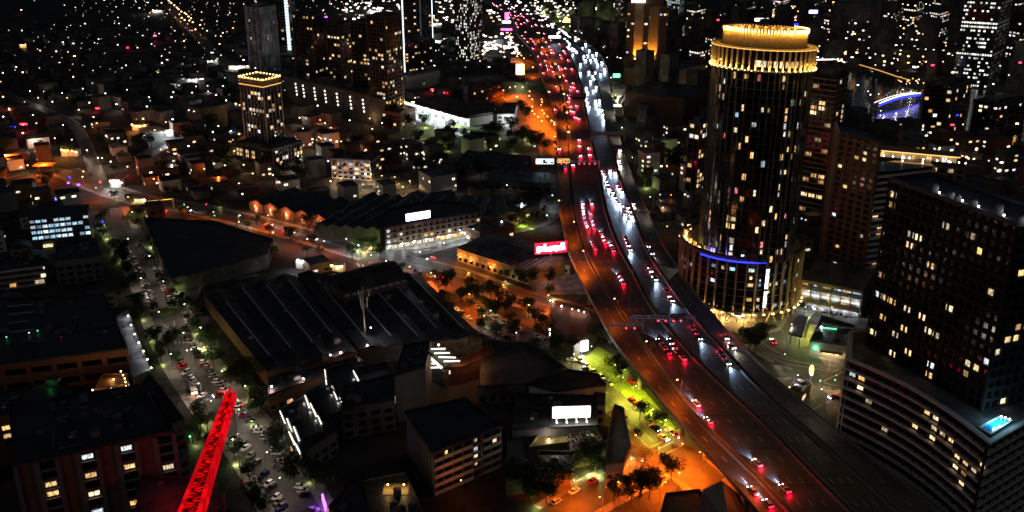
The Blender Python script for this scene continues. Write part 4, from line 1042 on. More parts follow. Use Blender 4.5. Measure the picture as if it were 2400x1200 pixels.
# ---------------------------------------------------------------- orange gabled sheds along the avenue
def gable_shed(label, A, d, nn, wd, dep, h, rh, wall, roof, lamp=None, door=True, strips=2, name='gabled_shed'):
    P4 = [A, A + d * wd, A + d * wd + nn * dep, A + nn * dep]; r = thing(name, label, 'shed', (*(A + d * wd / 2), 0)); mark_poly([tuple(p) for p in P4], 1)
    m = MB(); m.prism([tuple(p) for p in P4], -.1, h); M_ = A + d * wd / 2
    m.add([(*A, h), (*(A + d * wd), h), (*M_, h + rh)], [(0, 1, 2)]); m.add([(*(A + nn * dep), h), (*(A + d * wd + nn * dep), h), (*(M_ + nn * dep), h + rh)], [(0, 2, 1)]); m.build('wall', wall, r)
    e = .4; a0 = A - d * e - nn * e; a1 = A + nn * (dep + e) - d * e; b0 = A + d * (wd + e) - nn * e; b1 = A + d * (wd + e) + nn * (dep + e); m0 = M_ - nn * e; m1 = M_ + nn * (dep + e)
    for (p, q) in ((a0, a1), (b0, b1)):
        m = MB(); V = [(*p, h - .05), (*q, h - .05), (*m1, h + rh + .1), (*m0, h + rh + .1)]; V += [(x, y, z + .15) for x, y, z in V]
        m.add(V, [(0, 1, 2, 3), (4, 5, 6, 7), (0, 3, 7, 4), (1, 2, 6, 5), (0, 1, 5, 4)]); m.build('roof', roof, r)
    for k in range(strips):
        t = (k + .6) / strips; p = A + d * wd * .28 + nn * dep * t; q = p + d * wd * .2
        m = MB(); z = h + rh * .56 + .3; m.beam((*(p - nn * 0), z - rh * .06), (*(q), z + rh * .34), .45, .2); m.build('skylight', 'skylight', r)
    if door:
        p = M_ - nn * .08; m = MB(); m.box(p.x, p.y, 0, 2.6, .2, 3.2, math.atan2(d.y, d.x)); m.build('door', 'white_wall', r)
    if lamp:
        p = M_ - nn * .7; m = MB(); m.ball(p.x, p.y, h * .75, .3); m.build('wall_lamp', 'lamp_gold', r); lamp_light((p.x - nn.x * 1.2, p.y - nn.y * 1.2, h * .75), lamp, 1500, .3, r)
    return r
A = Vector(G(565, 500)); B = Vector(G(750, 545)); d = (B - A).normalized(); nn = Vector((-d.y, d.x)); L = (B - A).length
for i, nm in enumerate(['first', 'second', 'third', 'fourth', 'fifth']):
    gable_shed(f'orange lit brick shed with gabled roof, {nm} from the left along the avenue', A + d * (L / 5) * i + nn * 7, d, nn, L / 5 - .8, 34, 5.5, 2.6, 'brick_wall', 'roof_grey', (1, .35, .12))
def saw(label, poly, h, n, roof='roof_dark', rh=2.2, wall='dark_conc', along=0, sky=True, name='sawtooth_warehouse', lit=0., strip='skylight'):
    """large shed: rows of shallow gables with glazed strips on the ridges; rows run from the front edge to the back edge"""
    P_ = ccw(poly); P_ = P_[along:] + P_[:along]; a, b, c, e = [Vector(p) for p in P_]
    r = thing(name, label, 'warehouse', (*cen(P_), 0)); mark_poly(P_, 1.5)
    m = MB(); m.prism(P_, -.1, h); m.build('wall', wall, r)
    for i in range(n):
        p0, p1 = a + (b - a) * i / n, a + (b - a) * (i + 1) / n; q0, q1 = e + (c - e) * i / n, e + (c - e) * (i + 1) / n
        pm, qm = p0 + (p1 - p0) * .5, q0 + (q1 - q0) * .5; z = h + .03
        m = MB(); m.add([(*p0, z), (*p1, z), (*pm, z + rh), (*q0, z), (*q1, z), (*qm, z + rh)], [(0, 2, 5, 3), (2, 1, 4, 5), (0, 1, 2), (3, 5, 4)]); m.build('roof_bay', roof, r)
        k = max(2, int((q0 - p0).length // 3)); m = MB()
        for j in range(1, k):
            t = j / k; u, v = p0 + (q0 - p0) * t, pm + (qm - pm) * t; w_ = p1 + (q1 - p1) * t
            m.beam((*u, z + .05), (*v, z + rh + .05), .08, .08); m.beam((*w_, z + .05), (*v, z + rh + .05), .08, .08)
        m.build('roof_seam', roof, r, kind='stuff')
        if sky:
            m = MB(); t0, t1 = random.uniform(.05, .25), random.uniform(.8, .95); u, v = pm + (qm - pm) * t0, pm + (qm - pm) * t1; m.beam((*u, z + rh + .12), (*v, z + rh + .12), .5, .16); m.build('skylight', strip, r)
    clutter(r, P_, h + rh * .75, 14)
    if lit: windows(r, P_, 0, h, 3.4, 5, lit, 'room', True, .5, .4, .06, 30, None)
    return r
saw('wide dark warehouse with sawtooth roof behind the corner shop', [G(735, 530, 8), G(890, 540, 8), G(1010, 470, 8), G(860, 455, 8)], 8, 5, 'roof_grey')
saw('dark factory hall with pale raised roof lights behind the roof sign', [G(900, 500, 9), G(1040, 520, 9), G(1110, 465, 9), G(960, 452, 9)], 9, 4, 'roof_grey')
saw('long flat brick factory roof along the white side street', [G(1050, 528, 8), G(1215, 497, 8), G(1190, 455, 8), G(1110, 462, 8)], 8, 3, 'roof_grey', wall='brick_wall', rh=1.4)
def corner_shop():
    P_ = [G(905, 590), G(1128, 548), G(1115, 528), G(1010, 520), G(905, 545)]
    P_ = ccw(P_); r = thing('corner_shop_building', 'dark brick three storey corner building with glowing white shop front', 'building', (*cen(P_), 0)); mark_poly(P_, 2)
    m = MB(); m.prism(P_, 3.6, 13); m.build('wall', 'brown_wall', r); m = MB(); m.prism(offset(P_, -1.2), -.1, 3.6); m.build('shop_front', 'tan_wall', r)
    m = MB(); m.prism(offset(P_, .9), 3.5, 3.85, bottom=True); m.build('awning', 'dark_conc', r); m = MB(); m.prism(offset(P_, -.3), 13, 13.2); m.ring(offset(P_, .05), 13, 14, .3); m.build('roof', 'roof_dark', r)
    for z in (7, 10.2): m = MB(); m.ring(offset(P_, .35), z - .2, z + .2, .5); m.build('ledge', 'conc', r)
    a, b = Vector(G(905, 590)), Vector(G(1128, 548)); d = (b - a).normalized(); nn = Vector((d.y, -d.x)); ang = math.atan2(d.y, d.x); L = (b - a).length
    for i in range(16):
        p = a + d * L * (i + .5) / 16 - nn * 1.05
        place_pane(r, p.x, p.y, 1.9, ang, L / 16 * .75, 2.4, 'room_office' if i < 8 else 'room', 'shop_window')
        if i % 2 == 0:
            q = a + d * L * (i + .5) / 16 + nn * .9; m = MB(); m.box(q.x, q.y, 3.25, 1.2, .5, .2, ang); m.build('awning_light', 'lamp_cool', r); lamp_light((q.x + nn.x * 1.6, q.y + nn.y * 1.6, 3.3), (.95, .97, .9), 700, .3, r)
        for z, pr in ((5.5, .3), (8.7, .12), (11.7, .06)):
            q = a + d * L * (i + .5) / 16 + nn * .05
            if random.random() < pr or (i == 0): place_pane(r, q.x, q.y, z, ang, 1.7, 1.5, 'room_cool' if i < 5 else 'room')
            else: m = MB(); m.box(q.x, q.y, z - .7, 1.7, .1, 1.4, ang); m.build('dark_window', 'glass', r)
    # roof sign
    x0, y0 = G(952, 517, 16); x1, y1 = G(1008, 508, 16); A_, B_ = Vector((x0, y0)), Vector((x1, y1)); d = (B_ - A_).normalized(); ang = math.atan2(d.y, d.x); c = (A_ + B_) / 2
    t = thing('roof_sign', 'glowing white roof sign with purple edge on the corner building', 'sign', (c.x, c.y, 13.2))
    w_ = (B_ - A_).length; m = MB(); m.box(c.x, c.y + .4, 15.3, w_ + .6, .4, 4.6, ang); m.build('sign_box', 'metal', t); m = MB(); m.box(c.x, c.y, 15.6, w_, .35, 4.0, ang); m.build('sign_face', 'sign_white', t)
    for s in (-.4, 0, .4): m = MB(); p = c + d * w_ * s; m.box(p.x, p.y + .6, 13.1, .2, .2, 2.4); m.build('strut', 'metal', t)
    lamp_light((c.x + 1, c.y - 2.5, 16.5), (.85, .85, 1), 500, .6, t)
corner_shop()
for (a, b, h, dep, lb, wl, lt) in [((1125, 548), (1205, 528), 7, 14, 'two storey brick terrace with bluish windows on the white side street', 'brick_wall', .3), ((1150, 520), (1205, 506), 5.5, 10, 'low pale garage row on the white side street', 'tan_wall', .15),
                                 ((1208, 498), (1265, 482), 6, 16, 'dark shed with a bright white corner floodlight near the freeway', 'dark_conc', .1)]:
    o = block(lb, rect(a, b, h, dep), h, wl, 'roof_grey', lit=lt, mat='room', name='terrace')
# orange arched shop
def arched_shop():
    a, b = Vector(G(1072, 612)), Vector(G(1240, 668)); d = (b - a).normalized(); nn = Vector((-d.y, d.x)); L = (b - a).length; H_ = 7.5
    e = Vector(G(1335, 600, H_)); dep = 34
    P4 = [tuple(a), tuple(b), tuple(b + nn * dep + d * 6), tuple(a + nn * dep)]; r = thing('arched_shop', 'long orange lit shop building with arched windows and dark ribbed roof', 'building', (*cen(P4), 0)); mark_poly(P4, 2)
    m = MB(); m.prism(P4, -.1, H_); m.build('wall', 'tan_wall', r)
    c2 = Vector(P4[2]); c3 = Vector(P4[3]); ra = (a + c3) / 2; rb = (b + c2) / 2; m = MB()
    q = offset(P4, .4); m.add([(*p, H_ + .02) for p in q] + [(*(ra + d * 2), H_ + 3), (*(rb - d * 2), H_ + 3)], [(0, 1, 5, 4), (1, 2, 5), (2, 3, 4, 5), (3, 0, 4), (3, 2, 1, 0)]); m.build('roof', 'roof_grey', r)
    for i in range(1, 18):
        t = i / 18; m = MB(); p = Vector(q[0]) + (Vector(q[1]) - Vector(q[0])) * t; u = (ra + d * 2) + (rb - ra - d * 4) * t; v = Vector(q[3]) + (Vector(q[2]) - Vector(q[3])) * t
        m.beam((*p, H_ + .12), (*u, H_ + 3.1), .22, .2); m.beam((*u, H_ + 3.1), (*v, H_ + .12), .22, .2); m.build('roof_rib', 'roof_pale', r)
    for i in range(12):
        p = a + d * L * (i + .5) / 12 - nn * .08; ang = math.atan2(d.y, d.x)
        m = MB(); m.box(p.x, p.y, .9, L / 12 * .5, .1, 2.0, ang); m.cyl(p.x, p.y, 2.9, 2.95, .01, n=3); m.build('window', 'glass', r)
        m = MB(); V = [(p.x + d.x * L / 24 * 1.1 * math.cos(t_) * .55 - nn.x * .1, p.y + d.y * L / 24 * 1.1 * math.cos(t_) * .55 - nn.y * .1, 4.3 + 1.1 * math.sin(t_)) for t_ in [k * math.pi / 6 for k in range(7)]]
        m.add(V, [tuple(range(7))]); m.build('arch_window', 'white_wall', r)
    m = MB(); m.beam((*(a - nn * .3), 3.7), (*(b - nn * .3), 3.7), .5, .3); m.build('cornice', 'white_wall', r)
    for t in (.06, .22, .5):
        p = a + d * L * t - nn * 1.2; m = MB(); m.ball(p.x, p.y, 3.4, .28); m.build('wall_lamp', 'lamp_gold', r); lamp_light((p.x - nn.x, p.y - nn.y, 3.6), (1, .3, .03), 1400, .3, r)
arched_shop()
block('pale lit side wall block right of the red billboard', ppoly([(1245, 640), (1300, 612), (1332, 600), (1305, 575)], 6), 5, 'white_wall', 'roof_grey', lit=0, dark=None, name='side_block', units=1)
block('small square white house beside the freeway', rect((1310, 620), (1335, 622), 5, 9), 5, 'white_wall', 'roof_grey', lit=.2, name='house', units=0)
# ---------------------------------------------------------------- billboards
def billboard(label, px, py0, py1, w_px, col_frame, z, ang=0., mat='sign_white', posts=2, foot=0, print_=None, W=900, lc=(1, 1, 1), name='billboard', edge='sign_red', lamps=0):
    x, y = G(px, (py0 + py1) / 2, z); k = (y * math.cos(CP) - (z - CH) * math.sin(CP)) / CF; wd = w_px * k / max(.5, math.cos(ang)); ht = (py1 - py0) * k / math.cos(CP) * 1.0
    r = thing(name, label, 'billboard', (x, y, foot)); d = Vector((math.cos(ang), math.sin(ang))); nn = Vector((d.y, -d.x))
    m = MB(); m.box(x, y, z - ht / 2 - .25, wd + .5, .7, ht + .5, ang); m.build('frame', col_frame, r)
    m = MB(); m.box(x + nn.x * .42, y + nn.y * .42, z - ht / 2, wd, .12, ht, ang); fc = m.build('face', mat, r)
    if edge:
        m = MB()
        for s in (-1, 1): m.box(x + nn.x * .45 + d.x * s * (wd / 2 + .1), y + nn.y * .45 + d.y * s * (wd / 2 + .1), z - ht / 2 - .2, .25, .2, ht + .4, ang)
        for s in (-1, 1): m.box(x + nn.x * .45, y + nn.y * .45, z + s * (ht / 2 + .08) - .1, wd + .4, .2, .22, ang)
        m.build('edge_light', edge, r)
    if print_:
        for (u, v, a, b) in print_:
            m = MB(); m.box(x + nn.x * .5 + d.x * wd * u, y + nn.y * .5 + d.y * wd * u, z + ht * v - ht * b / 2, wd * a, .06, ht * b, ang); m.build('print', 'sign_white' if mat == 'sign_red' else (edge or 'sign_print'), fc)
    for i in range(posts):
        s = 0 if posts == 1 else (-.35 + .7 * i / (posts - 1)); m = MB(); m.cyl(x + d.x * wd * s - nn.x * .4, y + d.y * wd * s - nn.y * .4, foot - .1, z - ht / 2, .55 if posts == 1 else .14, n=10); m.build('post', 'metal', r)
    for i in range(lamps):
        s = -.4 + .8 * i / (lamps - 1); q = Vector((x, y)) + d * wd * s + nn * 2.2; m = MB(); m.ball(q.x, q.y, z - ht / 2 - .8, .28); m.beam((q.x, q.y, z - ht / 2 - .9), (x + d.x * wd * s, y + d.y * wd * s, z - ht / 2 - .2), .08); m.build('flood_lamp', 'lamp_white', r)
    lamp_light((x + nn.x * 3.5, y + nn.y * 3.5, z), lc, W, 1., r)
    return r
billboard('white billboard with red edge and red script on a single post', 1291, 568, 592, 74, 'metal', 16, .24, 'sign_red', 1, 0, [(-.4, -.1, .1, .6), (-.29, 0, .1, .35), (-.2, .1, .07, .6), (-.11, -.12, .1, .4), (-.01, -.1, .07, .5), (.08, 0, .1, .3), (.17, -.1, .07, .55), (.26, -.05, .1, .35), (.37, .1, .12, .6), (0, -.22, .78, .12), (.4, -.15, .1, .2)], 2600, (1, .45, .42))
billboard('large blank white billboard with four lamps below on a dark roof', 1339, 951, 978, 88, 'tan_wall', 13, .06, 'sign_white', 4, 9, None, 1500, (1, .97, .85), edge=None, lamps=4)
billboard('upright lime white lit billboard above the orange interchange', 1219, 151, 174, 19, 'metal', 14, 0, 'sign_lime', 1, 0, None, 3000, (.9, 1, .5), edge=None)
billboard('small yellow white billboard beside the far freeway', 1333, 44, 52, 23, 'metal', 12, 0, 'sign_yellow', 2, 0, None, 1500, (1, .8, .4), edge=None)
billboard('upright magenta lit sign at the far freeway bend', 1188, 30, 45, 9, 'metal', 14, 0, 'sign_magenta', 1, 0, None, 4000, (1, .1, .4), edge=None)
billboard('flat blue white lit sign under the magenta sign', 1187, 49, 54, 20, 'metal', 10, 0, 'led_ice', 2, 0, None, 1500, (.5, .7, 1), edge=None)
billboard('flat pink lit sign left of the far freeway', 1187, 67, 71, 26, 'metal', 8, 0, 'sign_magenta', 2, 0, None, 1500, (1, .4, .6), edge=None)
billboard('blue white screen spanning over the far freeway', 1300, 84, 89, 28, 'metal', 20, 0, 'led_ice', 2, 12, None, 1200, (.5, .7, 1), edge=None)
billboard('blue white message screen on dark sheds left of the freeway', 1277, 373, 383, 40, 'metal', 9, 0, 'black_glass', 2, 0, [(-.3, 0, .35, .75), (.25, .15, .4, .3), (.25, -.25, .2, .2)], 200, (.7, .8, 1), edge='led_ice')
billboard('green rectangular lit sign right of the freeway', 1445, 173, 181, 16, 'metal', 10, 0, 'led_green', 2, 0, None, 900, (.2, 1, .5), edge=None)
billboard('white rooftop sign of a dark office behind the gold crown', 1785, 43, 49, 32, 'metal', 40, 0, 'sign_white', 2, 30, None, 900, (.8, .8, 1), edge=None)
billboard('blue white lit sign on a dark office at the top right', 1906, 24, 31, 20, 'metal', 40, 0, 'led_ice', 2, 30, None, 900, (.3, .5, 1), edge='led_blue')
# buildings carrying the signs
block('dark flat roofed warehouse that carries the white billboard', ppoly([(1200, 1010), (1400, 1000), (1400, 930), (1210, 925)], 9), 9, 'grey_wall', 'roof_dark', lit=.06, dark='glass', bay=3.4, name='shop_building', units=4)
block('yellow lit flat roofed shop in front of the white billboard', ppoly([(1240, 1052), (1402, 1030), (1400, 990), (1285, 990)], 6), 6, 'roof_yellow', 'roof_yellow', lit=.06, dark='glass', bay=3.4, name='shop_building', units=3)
block('small brown roofed shop below the yellow lit roof', ppoly([(1335, 1062), (1420, 1045), (1405, 1020), (1335, 1020)], 6.5), 6.5, 'brown_wall', 'roof_rust', lit=0, dark=None, name='shop_building', units=1)
block('round ended pale townhouse terrace lit orange at the bottom junction', ppoly([(1420, 1090), (1462, 1085), (1478, 1045), (1462, 960), (1440, 950), (1425, 1020)], 9), 9, 'white_wall', 'roof_grey', lit=.15, fh=2.9, bay=2.6, name='terrace_house', units=0)
block('dark flat roofed block left of the verge street', ppoly([(1240, 905), (1300, 920), (1420, 905), (1400, 880), (1330, 868)], 7), 7, 'white_wall', 'roof_dark', lit=.04, name='shop_building')
block('low dark market store roofs with two pale skylights below the park', ppoly([(1065, 388), (1245, 398), (1245, 368), (1095, 354)], 5), 5, 'dark_conc', 'roof_dark', lit=0, dark=None, name='store_building', units=3)
block('second dark store with a row of white lit stalls in front left of the freeway', ppoly([(1140, 425), (1292, 432), (1290, 402), (1150, 396)], 6), 6, 'dark_conc', 'roof_grey', lit=.3, mat='room', fh=4, bay=5, name='store_building', units=2)
block('pale walled courtyard house behind the white billboard', ppoly([(1390, 950), (1418, 950), (1420, 925), (1392, 922)], 8), 8, 'white_wall', 'roof_grey', lit=0, dark='glass', name='house', units=0)
block('low curved pale roofed building above the bottom street', ppoly([(1250, 1110), (1340, 1110), (1345, 1062), (1262, 1060)], 6), 6, 'brown_wall', 'roof_rust', lit=0, dark=None, name='shop_building', units=2)
block('dark shop with a bright white fascia by the avenue trees', ppoly([(1290, 790), (1345, 815), (1400, 770), (1370, 720), (1290, 705)], 6), 6, 'dark_conc', 'roof_rust', lit=0, dark=None, name='car_wash', units=0)
a = Vector(G(1292, 775, 4)); b = Vector(G(1328, 800, 4)); m = MB(); m.beam((a.x - .8, a.y - 1.2, 4), (b.x - .8, b.y - 1.2, 4), .5, 3.2); o = m.build('fascia_sign', 'sign_white'); tag(o, 'slanted bright white fascia sign on the dark shop by the avenue', 'sign')
c = (a + b) / 2; lamp_light((c.x - 3, c.y - 4, 4.5), (.85, .95, 1), 2200, .6)
x, y = G(1370, 812, 4); m = MB(); m.box(x, y, 2, 3.2, 1, 4.5, .5); o = m.build('shop_sign', 'sign_white'); tag(o, 'glowing white and red shop sign beside the car wash lane', 'sign'); lamp_light((x, y - 2.5, 4.5), (1, .95, .9), 3200, .5)
x, y = G(1330, 1008, 7); lamp_light((x, y - 1, 12.5), (1, .85, .2), 700, .5); x, y = G(1380, 1008, 7); lamp_light((x, y - 1, 12.5), (1, .85, .2), 600, .5)
# string of lamps on the avenue edge wall
for i, q in enumerate([(1290, 704), (1296, 706), (1316, 717), (1341, 724), (1356, 727), (1369, 731)]):
    x, y = G(*q, 7); r = thing('string_lamp', f'small white eaves lamp on the avenue side of the car wash, {ordn(i) if i else "first"} from the left', 'lamp', (x, y, 6), 'eaves lamps by the avenue')
    m = MB(); m.ball(x, y, 6.9, .4 if i in (2,) else .28); m.build('globe', 'lamp_white', r); m = MB(); m.cyl(x, y, 6, 6.7, .06, n=5); m.build('stem', 'metal', r); lamp_light((x, y - 1, 7.6), (1, .5, .3), 240, .2, r)
# ---------------------------------------------------------------- long skylit warehouse and neighbours
saw('huge dark warehouse with four thin bright ridge strips beside the left street', [G(625, 872, 7), G(838, 826, 7), G(690, 642, 7), G(478, 690, 7)], 7, 4, 'roof_dark', 1.6, name='long_warehouse', wall='brick_wall', lit=.0)
saw('wide dark warehouse right of the long skylit one', [G(842, 820, 7), G(1130, 790, 7), G(985, 645, 7), G(698, 640, 7)], 7, 5, 'roof_dark', 1.5, name='wide_warehouse')
def barrel():
    a, b = Vector(G(805, 690, 12)), Vector(G(955, 652, 12)); d = (b - a).normalized(); nn = Vector((-d.y, d.x)); L = (b - a).length; dep = 24
    r = thing('barrel_roof_hall', 'black hall with a rounded barrel roof above the warehouses', 'hall', (*(a + d * L / 2), 0)); P4 = [tuple(a), tuple(b), tuple(b + nn * dep), tuple(a + nn * dep)]; mark_poly(P4, 1)
    m = MB(); m.prism(P4, -.1, 12); m.build('wall', 'dark_conc', r); m = MB(); V = []; n = 8
    for k in range(n + 1):
        t = k / n; q = a + nn * dep * t; z = 12.03 + 5 * math.sin(math.pi * t); V += [(*q, z), (*(q + d * L), z)]
    m.add(V, [(2 * k, 2 * k + 1, 2 * k + 3, 2 * k + 2) for k in range(n)] + [tuple(range(0, 2 * n + 2, 2)), tuple(range(2 * n + 1, 0, -2))]); m.build('roof', 'roof_dark', r)
    for i in range(9): p = a + d * L * (i + .5) / 9 - nn * .15; m = MB(); m.box(p.x, p.y, 10.6, L / 9 * .6, .2, .7, math.atan2(d.y, d.x)); m.build('clerestory', 'skylight', r)
barrel()
block('low brick annex with two warm wall lamps at the foot of the long warehouse', ppoly([(628, 930), (850, 850), (838, 838), (630, 885)], 7), 7, 'brick_wall', 'roof_dark', lit=.06, dark='glass', bay=3.4, name='annex')
for i, q in enumerate([(638, 912), (712, 894), (775, 838), (800, 832), (862, 815)]):
    x, y = G(*q, 6.5); r = thing('wall_lamp', f'white bracket lamp with red glow on brick wall, {"first" if not i else ordn(i)} from the left street', 'lamp', (x, y, 5.5), 'bracket lamps on the annex wall')
    m = MB(); m.ball(x, y - .6, 8, .42, sz=.6); m.build('lamp_globe', 'lamp_white', r); m = MB(); m.beam((x, y - .6, 8), (x, y + .8, 7), .1); m.build('bracket', 'metal', r); lamp_light((x, y - 1.6, 8.3), (1, .62, .5), 650, .2, r)
# white strip lit townhouses: four party-wall rows whose eaves carry light tubes
TH = [('first', [(655, 962), (707, 1064), (790, 1010), (722, 925)], [((656, 963), (668, 992)), ((672, 981), (684, 1012)), ((688, 1000), (701, 1033)), ((677, 1012), (690, 1042)), ((690, 1034), (703, 1064))]),
      ('second', [(716, 926), (755, 993), (808, 960), (765, 890)], [((714, 925), (725, 956)), ((727, 945), (741, 976)), ((741, 965), (753, 994))]),
      ('third', [(764, 868), (806, 955), (862, 920), (822, 850)], [((761, 866), (766, 908)), ((777, 905), (790, 936)), ((793, 924), (806, 955))]),
      ('fourth', [(828, 868), (858, 918), (930, 895), (905, 850)], [((828, 869), (843, 899)), ((843, 888), (858, 918))])]
for nm, q, tubes in TH:
    r = block(f'dark townhouse row with white light tubes on its eaves, {nm} from the left street', ppoly(q, 9), 9, 'grey_wall', 'roof_dark', lit=.05, name='townhouse_row', units=1, band=False, fh=3)
    for (p, s) in tubes:
        P0 = Vector((*G(*p, 9.5), 9.5)); P1 = Vector((*G(*s, 9.5), 9.5)); m = MB(); m.beam(P0, P1, .22, .22); m.build('light_tube', 'led_white', r)
        m = MB(); n_ = Vector((-.35, -.35, 0)); m.beam(P0 + Vector((.45, .3, -1)), P1 + Vector((.45, .3, -1)), .25, 2.6); m.build('gable_screen', 'white_wall', r)
        c = (P0 + P1) / 2; lamp_light((c.x - .9, c.y - .9, 9.2), (1, .95, .75), 130, .4, r)
block('tall blank grey wall block behind the striped balcony block', ppoly([(925, 885), (997, 862), (1010, 800), (945, 812)], 19), 19, 'grey_wall', 'roof_dark', lit=.02, dark=None, name='blank_block', units=3)
block('dark stepped flats with a small lit courtyard between them', ppoly([(800, 960), (925, 940), (925, 880), (805, 905)], 12), 12, 'dark_conc', 'roof_dark', lit=.05, dark='glass', name='flats', units=2)
x, y = G(888, 990, 2); m = MB(); m.box(x, y, 0, 4.4, 3, 2.6, .3); o = m.build('lit_awning', 'led_white'); tag(o, 'small white glowing courtyard awning left of the striped balcony block', 'awning'); lamp_light((x, y - 3, 5), (1, .9, .6), 500, .4)
# orange roofed louvre yard
def louvres():
    P_ = ppoly([(970, 822), (1040, 864), (1082, 840), (1032, 805)], 9); r = thing('louvre_yard', 'roof pergola of bright white slats beside an orange lit wall', 'pergola', (*cen(P_), 0)); mark_poly(P_, 1)
    m = MB(); m.prism(P_, -.1, 7.6); m.build('base', 'dark_conc', r)
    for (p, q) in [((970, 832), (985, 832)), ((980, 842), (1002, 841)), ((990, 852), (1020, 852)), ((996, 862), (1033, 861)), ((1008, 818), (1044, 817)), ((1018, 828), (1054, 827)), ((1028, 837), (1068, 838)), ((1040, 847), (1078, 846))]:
        m = MB(); m.beam((*G(*p, 9), 9), (*G(*q, 9), 9), .45, .3); m.build('slat', 'led_white', r)  # slats and spine glow themselves: the light on them is put into the material
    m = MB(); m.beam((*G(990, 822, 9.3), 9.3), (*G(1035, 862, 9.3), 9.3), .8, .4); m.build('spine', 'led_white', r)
    for q in ((972, 826), (1028, 810)): x, y = G(*q, 9.5); m = MB(); m.ball(x, y, 9.8, .4); m.build('lamp', 'lamp_white', r); lamp_light((x, y - 1, 10.6), (1, .8, .6), 300, .3, r)
    w_ = block('orange terracotta lit wall and roof right of the white slat pergola', ppoly([(1038, 866), (1085, 862), (1160, 832), (1150, 808), (1085, 838)], 7.5), 7.5, 'brick_wall', 'roof_rust', lit=0, dark=None, name='annex', units=1)
    x, y = G(1085, 850, 10); lamp_light((x, y, 11.5), (1, .36, .12), 1500, .5, w_); x, y = G(1125, 838, 10); lamp_light((x, y, 11.5), (1, .36, .12), 700, .5, w_)
    m = MB(); m.beam((*G(1052, 872, 6), 6), (*G(1090, 862, 6), 6), .8, 1.4); m.beam((*G(1094, 861, 6), 6), (*G(1135, 848, 6), 6), .5, .5); m.build('lit_fascia', 'led_white', w_)
louvres()
# striped balcony block
def balcony_block():
    P_ = ppoly([(947, 968), (1015, 1067), (1175, 1002), (1092, 935)], 15.5); z1 = 15.5; r = thing('striped_block', 'five storey flats with pale balcony bands and a flat black roof', 'apartment building', (*cen(P_), 0)); mark_poly(P_, 2)
    m = MB(); m.prism(offset(P_, -1.4), -.1, z1 - .2); m.build('core', 'black_glass', r); m = MB(); m.prism(offset(P_, .1), z1 - .15, z1 + .25); m.ring(offset(P_, .1), z1 + .25, z1 + .9, .25); m.build('roof', 'roof_dark', r)
    P0, P1, P2 = Vector(G(947, 968, z1)), Vector(G(1015, 1067, z1)), Vector(G(1175, 1002, z1))
    d = (P2 - P1).normalized(); L = (P2 - P1).length; ang = math.atan2(d.y, d.x); nn = Vector((d.y, -d.x))
    for k in range(5):
        for j in range(7):
            if j == 4: continue
            p = P1 + d * L * (j + .5) / 7; m = MB(); m.box(p.x + nn.x * .1, p.y + nn.y * .1, k * 3.1 + .2, L / 7 - .35, .3, 1.15, ang); m.build('balcony_panel', 'white_wall', r)
        m = MB(); m.beam((*(P1 - nn * .6), k * 3.1), (*(P2 - nn * .6), k * 3.1), 1.4, .3); m.build('balcony_slab', 'conc', r)
    for j in range(8): p = P1 + d * L * j / 7 - nn * .5; m = MB(); m.box(p.x, p.y, 0, .25, 1.4, z1, ang); m.build('party_wall', 'grey_wall', r)
    d2 = (P1 - P0).normalized(); L2 = (P1 - P0).length; n2 = Vector((d2.y, -d2.x)); a2 = math.atan2(d2.y, d2.x)
    for j in range(7): p = P0 + d2 * L2 * (j + .5) / 7 - n2 * .9; m = MB(); m.box(p.x, p.y, 0, L2 / 7 * .72, .9, z1 - .3, a2); m.build('wall_panel', 'grey_wall', r)
    for (j, z, w_) in ((4, 14, 1.2), (4, 10.6, 1.5), (4, 8, 1.4), (6, 11, 1.5), (4, 5, 1.), (1, 14, 1.)): p = P1 + d * L * (j + .5) / 7 - nn * 1.25; place_pane(r, p.x, p.y, z - .2, ang, w_, 1.5, 'room', frame=True)
balcony_block()
# ---------------------------------------------------------------- left column buildings
def cyan_block():
    z1 = 17; A = Vector(G(66, 517, z1)); B = Vector(G(206, 503, z1)); d = (B - A).normalized(); nn = Vector((-d.y, d.x)); L = (B - A).length; ang = math.atan2(d.y, d.x)
    P4 = [tuple(A), tuple(B), tuple(B + nn * 20), tuple(A + nn * 20)]; r = thing('balcony_block', 'flats with four rows of cyan lit glass balconies', 'apartment building', (*cen(P4), 0)); mark_poly(P4, 2)
    m = MB(); m.prism([tuple(A + nn * 1.6), tuple(B + nn * 1.6), P4[2], P4[3]], -.1, z1 - .2); m.build('core', 'dark_conc', r); m = MB(); m.prism(offset(P4, .2), z1 - .3, z1 + .3); m.build('roof', 'roof_dark', r)
    for k in range(1, 6):
        m = MB(); z = z1 - 3.2 * k; m.beam((*(A + nn * .8), z), (*(B + nn * .8), z), 1.8, .35); m.build('balcony_slab', 'dark_conc', r)
        if k < 5:
            for j in range(10):
                p = A + d * L * (j + .5) / 10 + nn * .1; m = MB(); m.box(p.x, p.y, z + .2, L / 10 - .3, .08, 1.1, ang); m.build('balustrade', 'glass', r)
                if random.random() < (.95 if j < 7 else .55): p = A + d * L * (j + .5) / 10 + nn * 1.55; place_pane(r, p.x, p.y, z + 1.6, ang, L / 10 - .5, 2.3, 'room_cool', frame=True)
    lamp_light((*(A + d * L * .4 - nn * 2), z1 - 5), (.5, .8, 1), 250, 1., r)
    for (q, w_, h_) in (((100, 582), 4.5, 1.6),): x, y = G(*q, 2); place_pane(r, *(A + d * L * .25 - nn * .1), 1.4, ang, 5, 1.8, 'room')
cyan_block()
block('blank grey flats with one lit window right of the cyan balconies', ppoly([(128, 612), (235, 600), (228, 560), (135, 570)], 13), 13, 'grey_wall', 'roof_dark', lit=.05, dark='glass', name='flats', units=2)
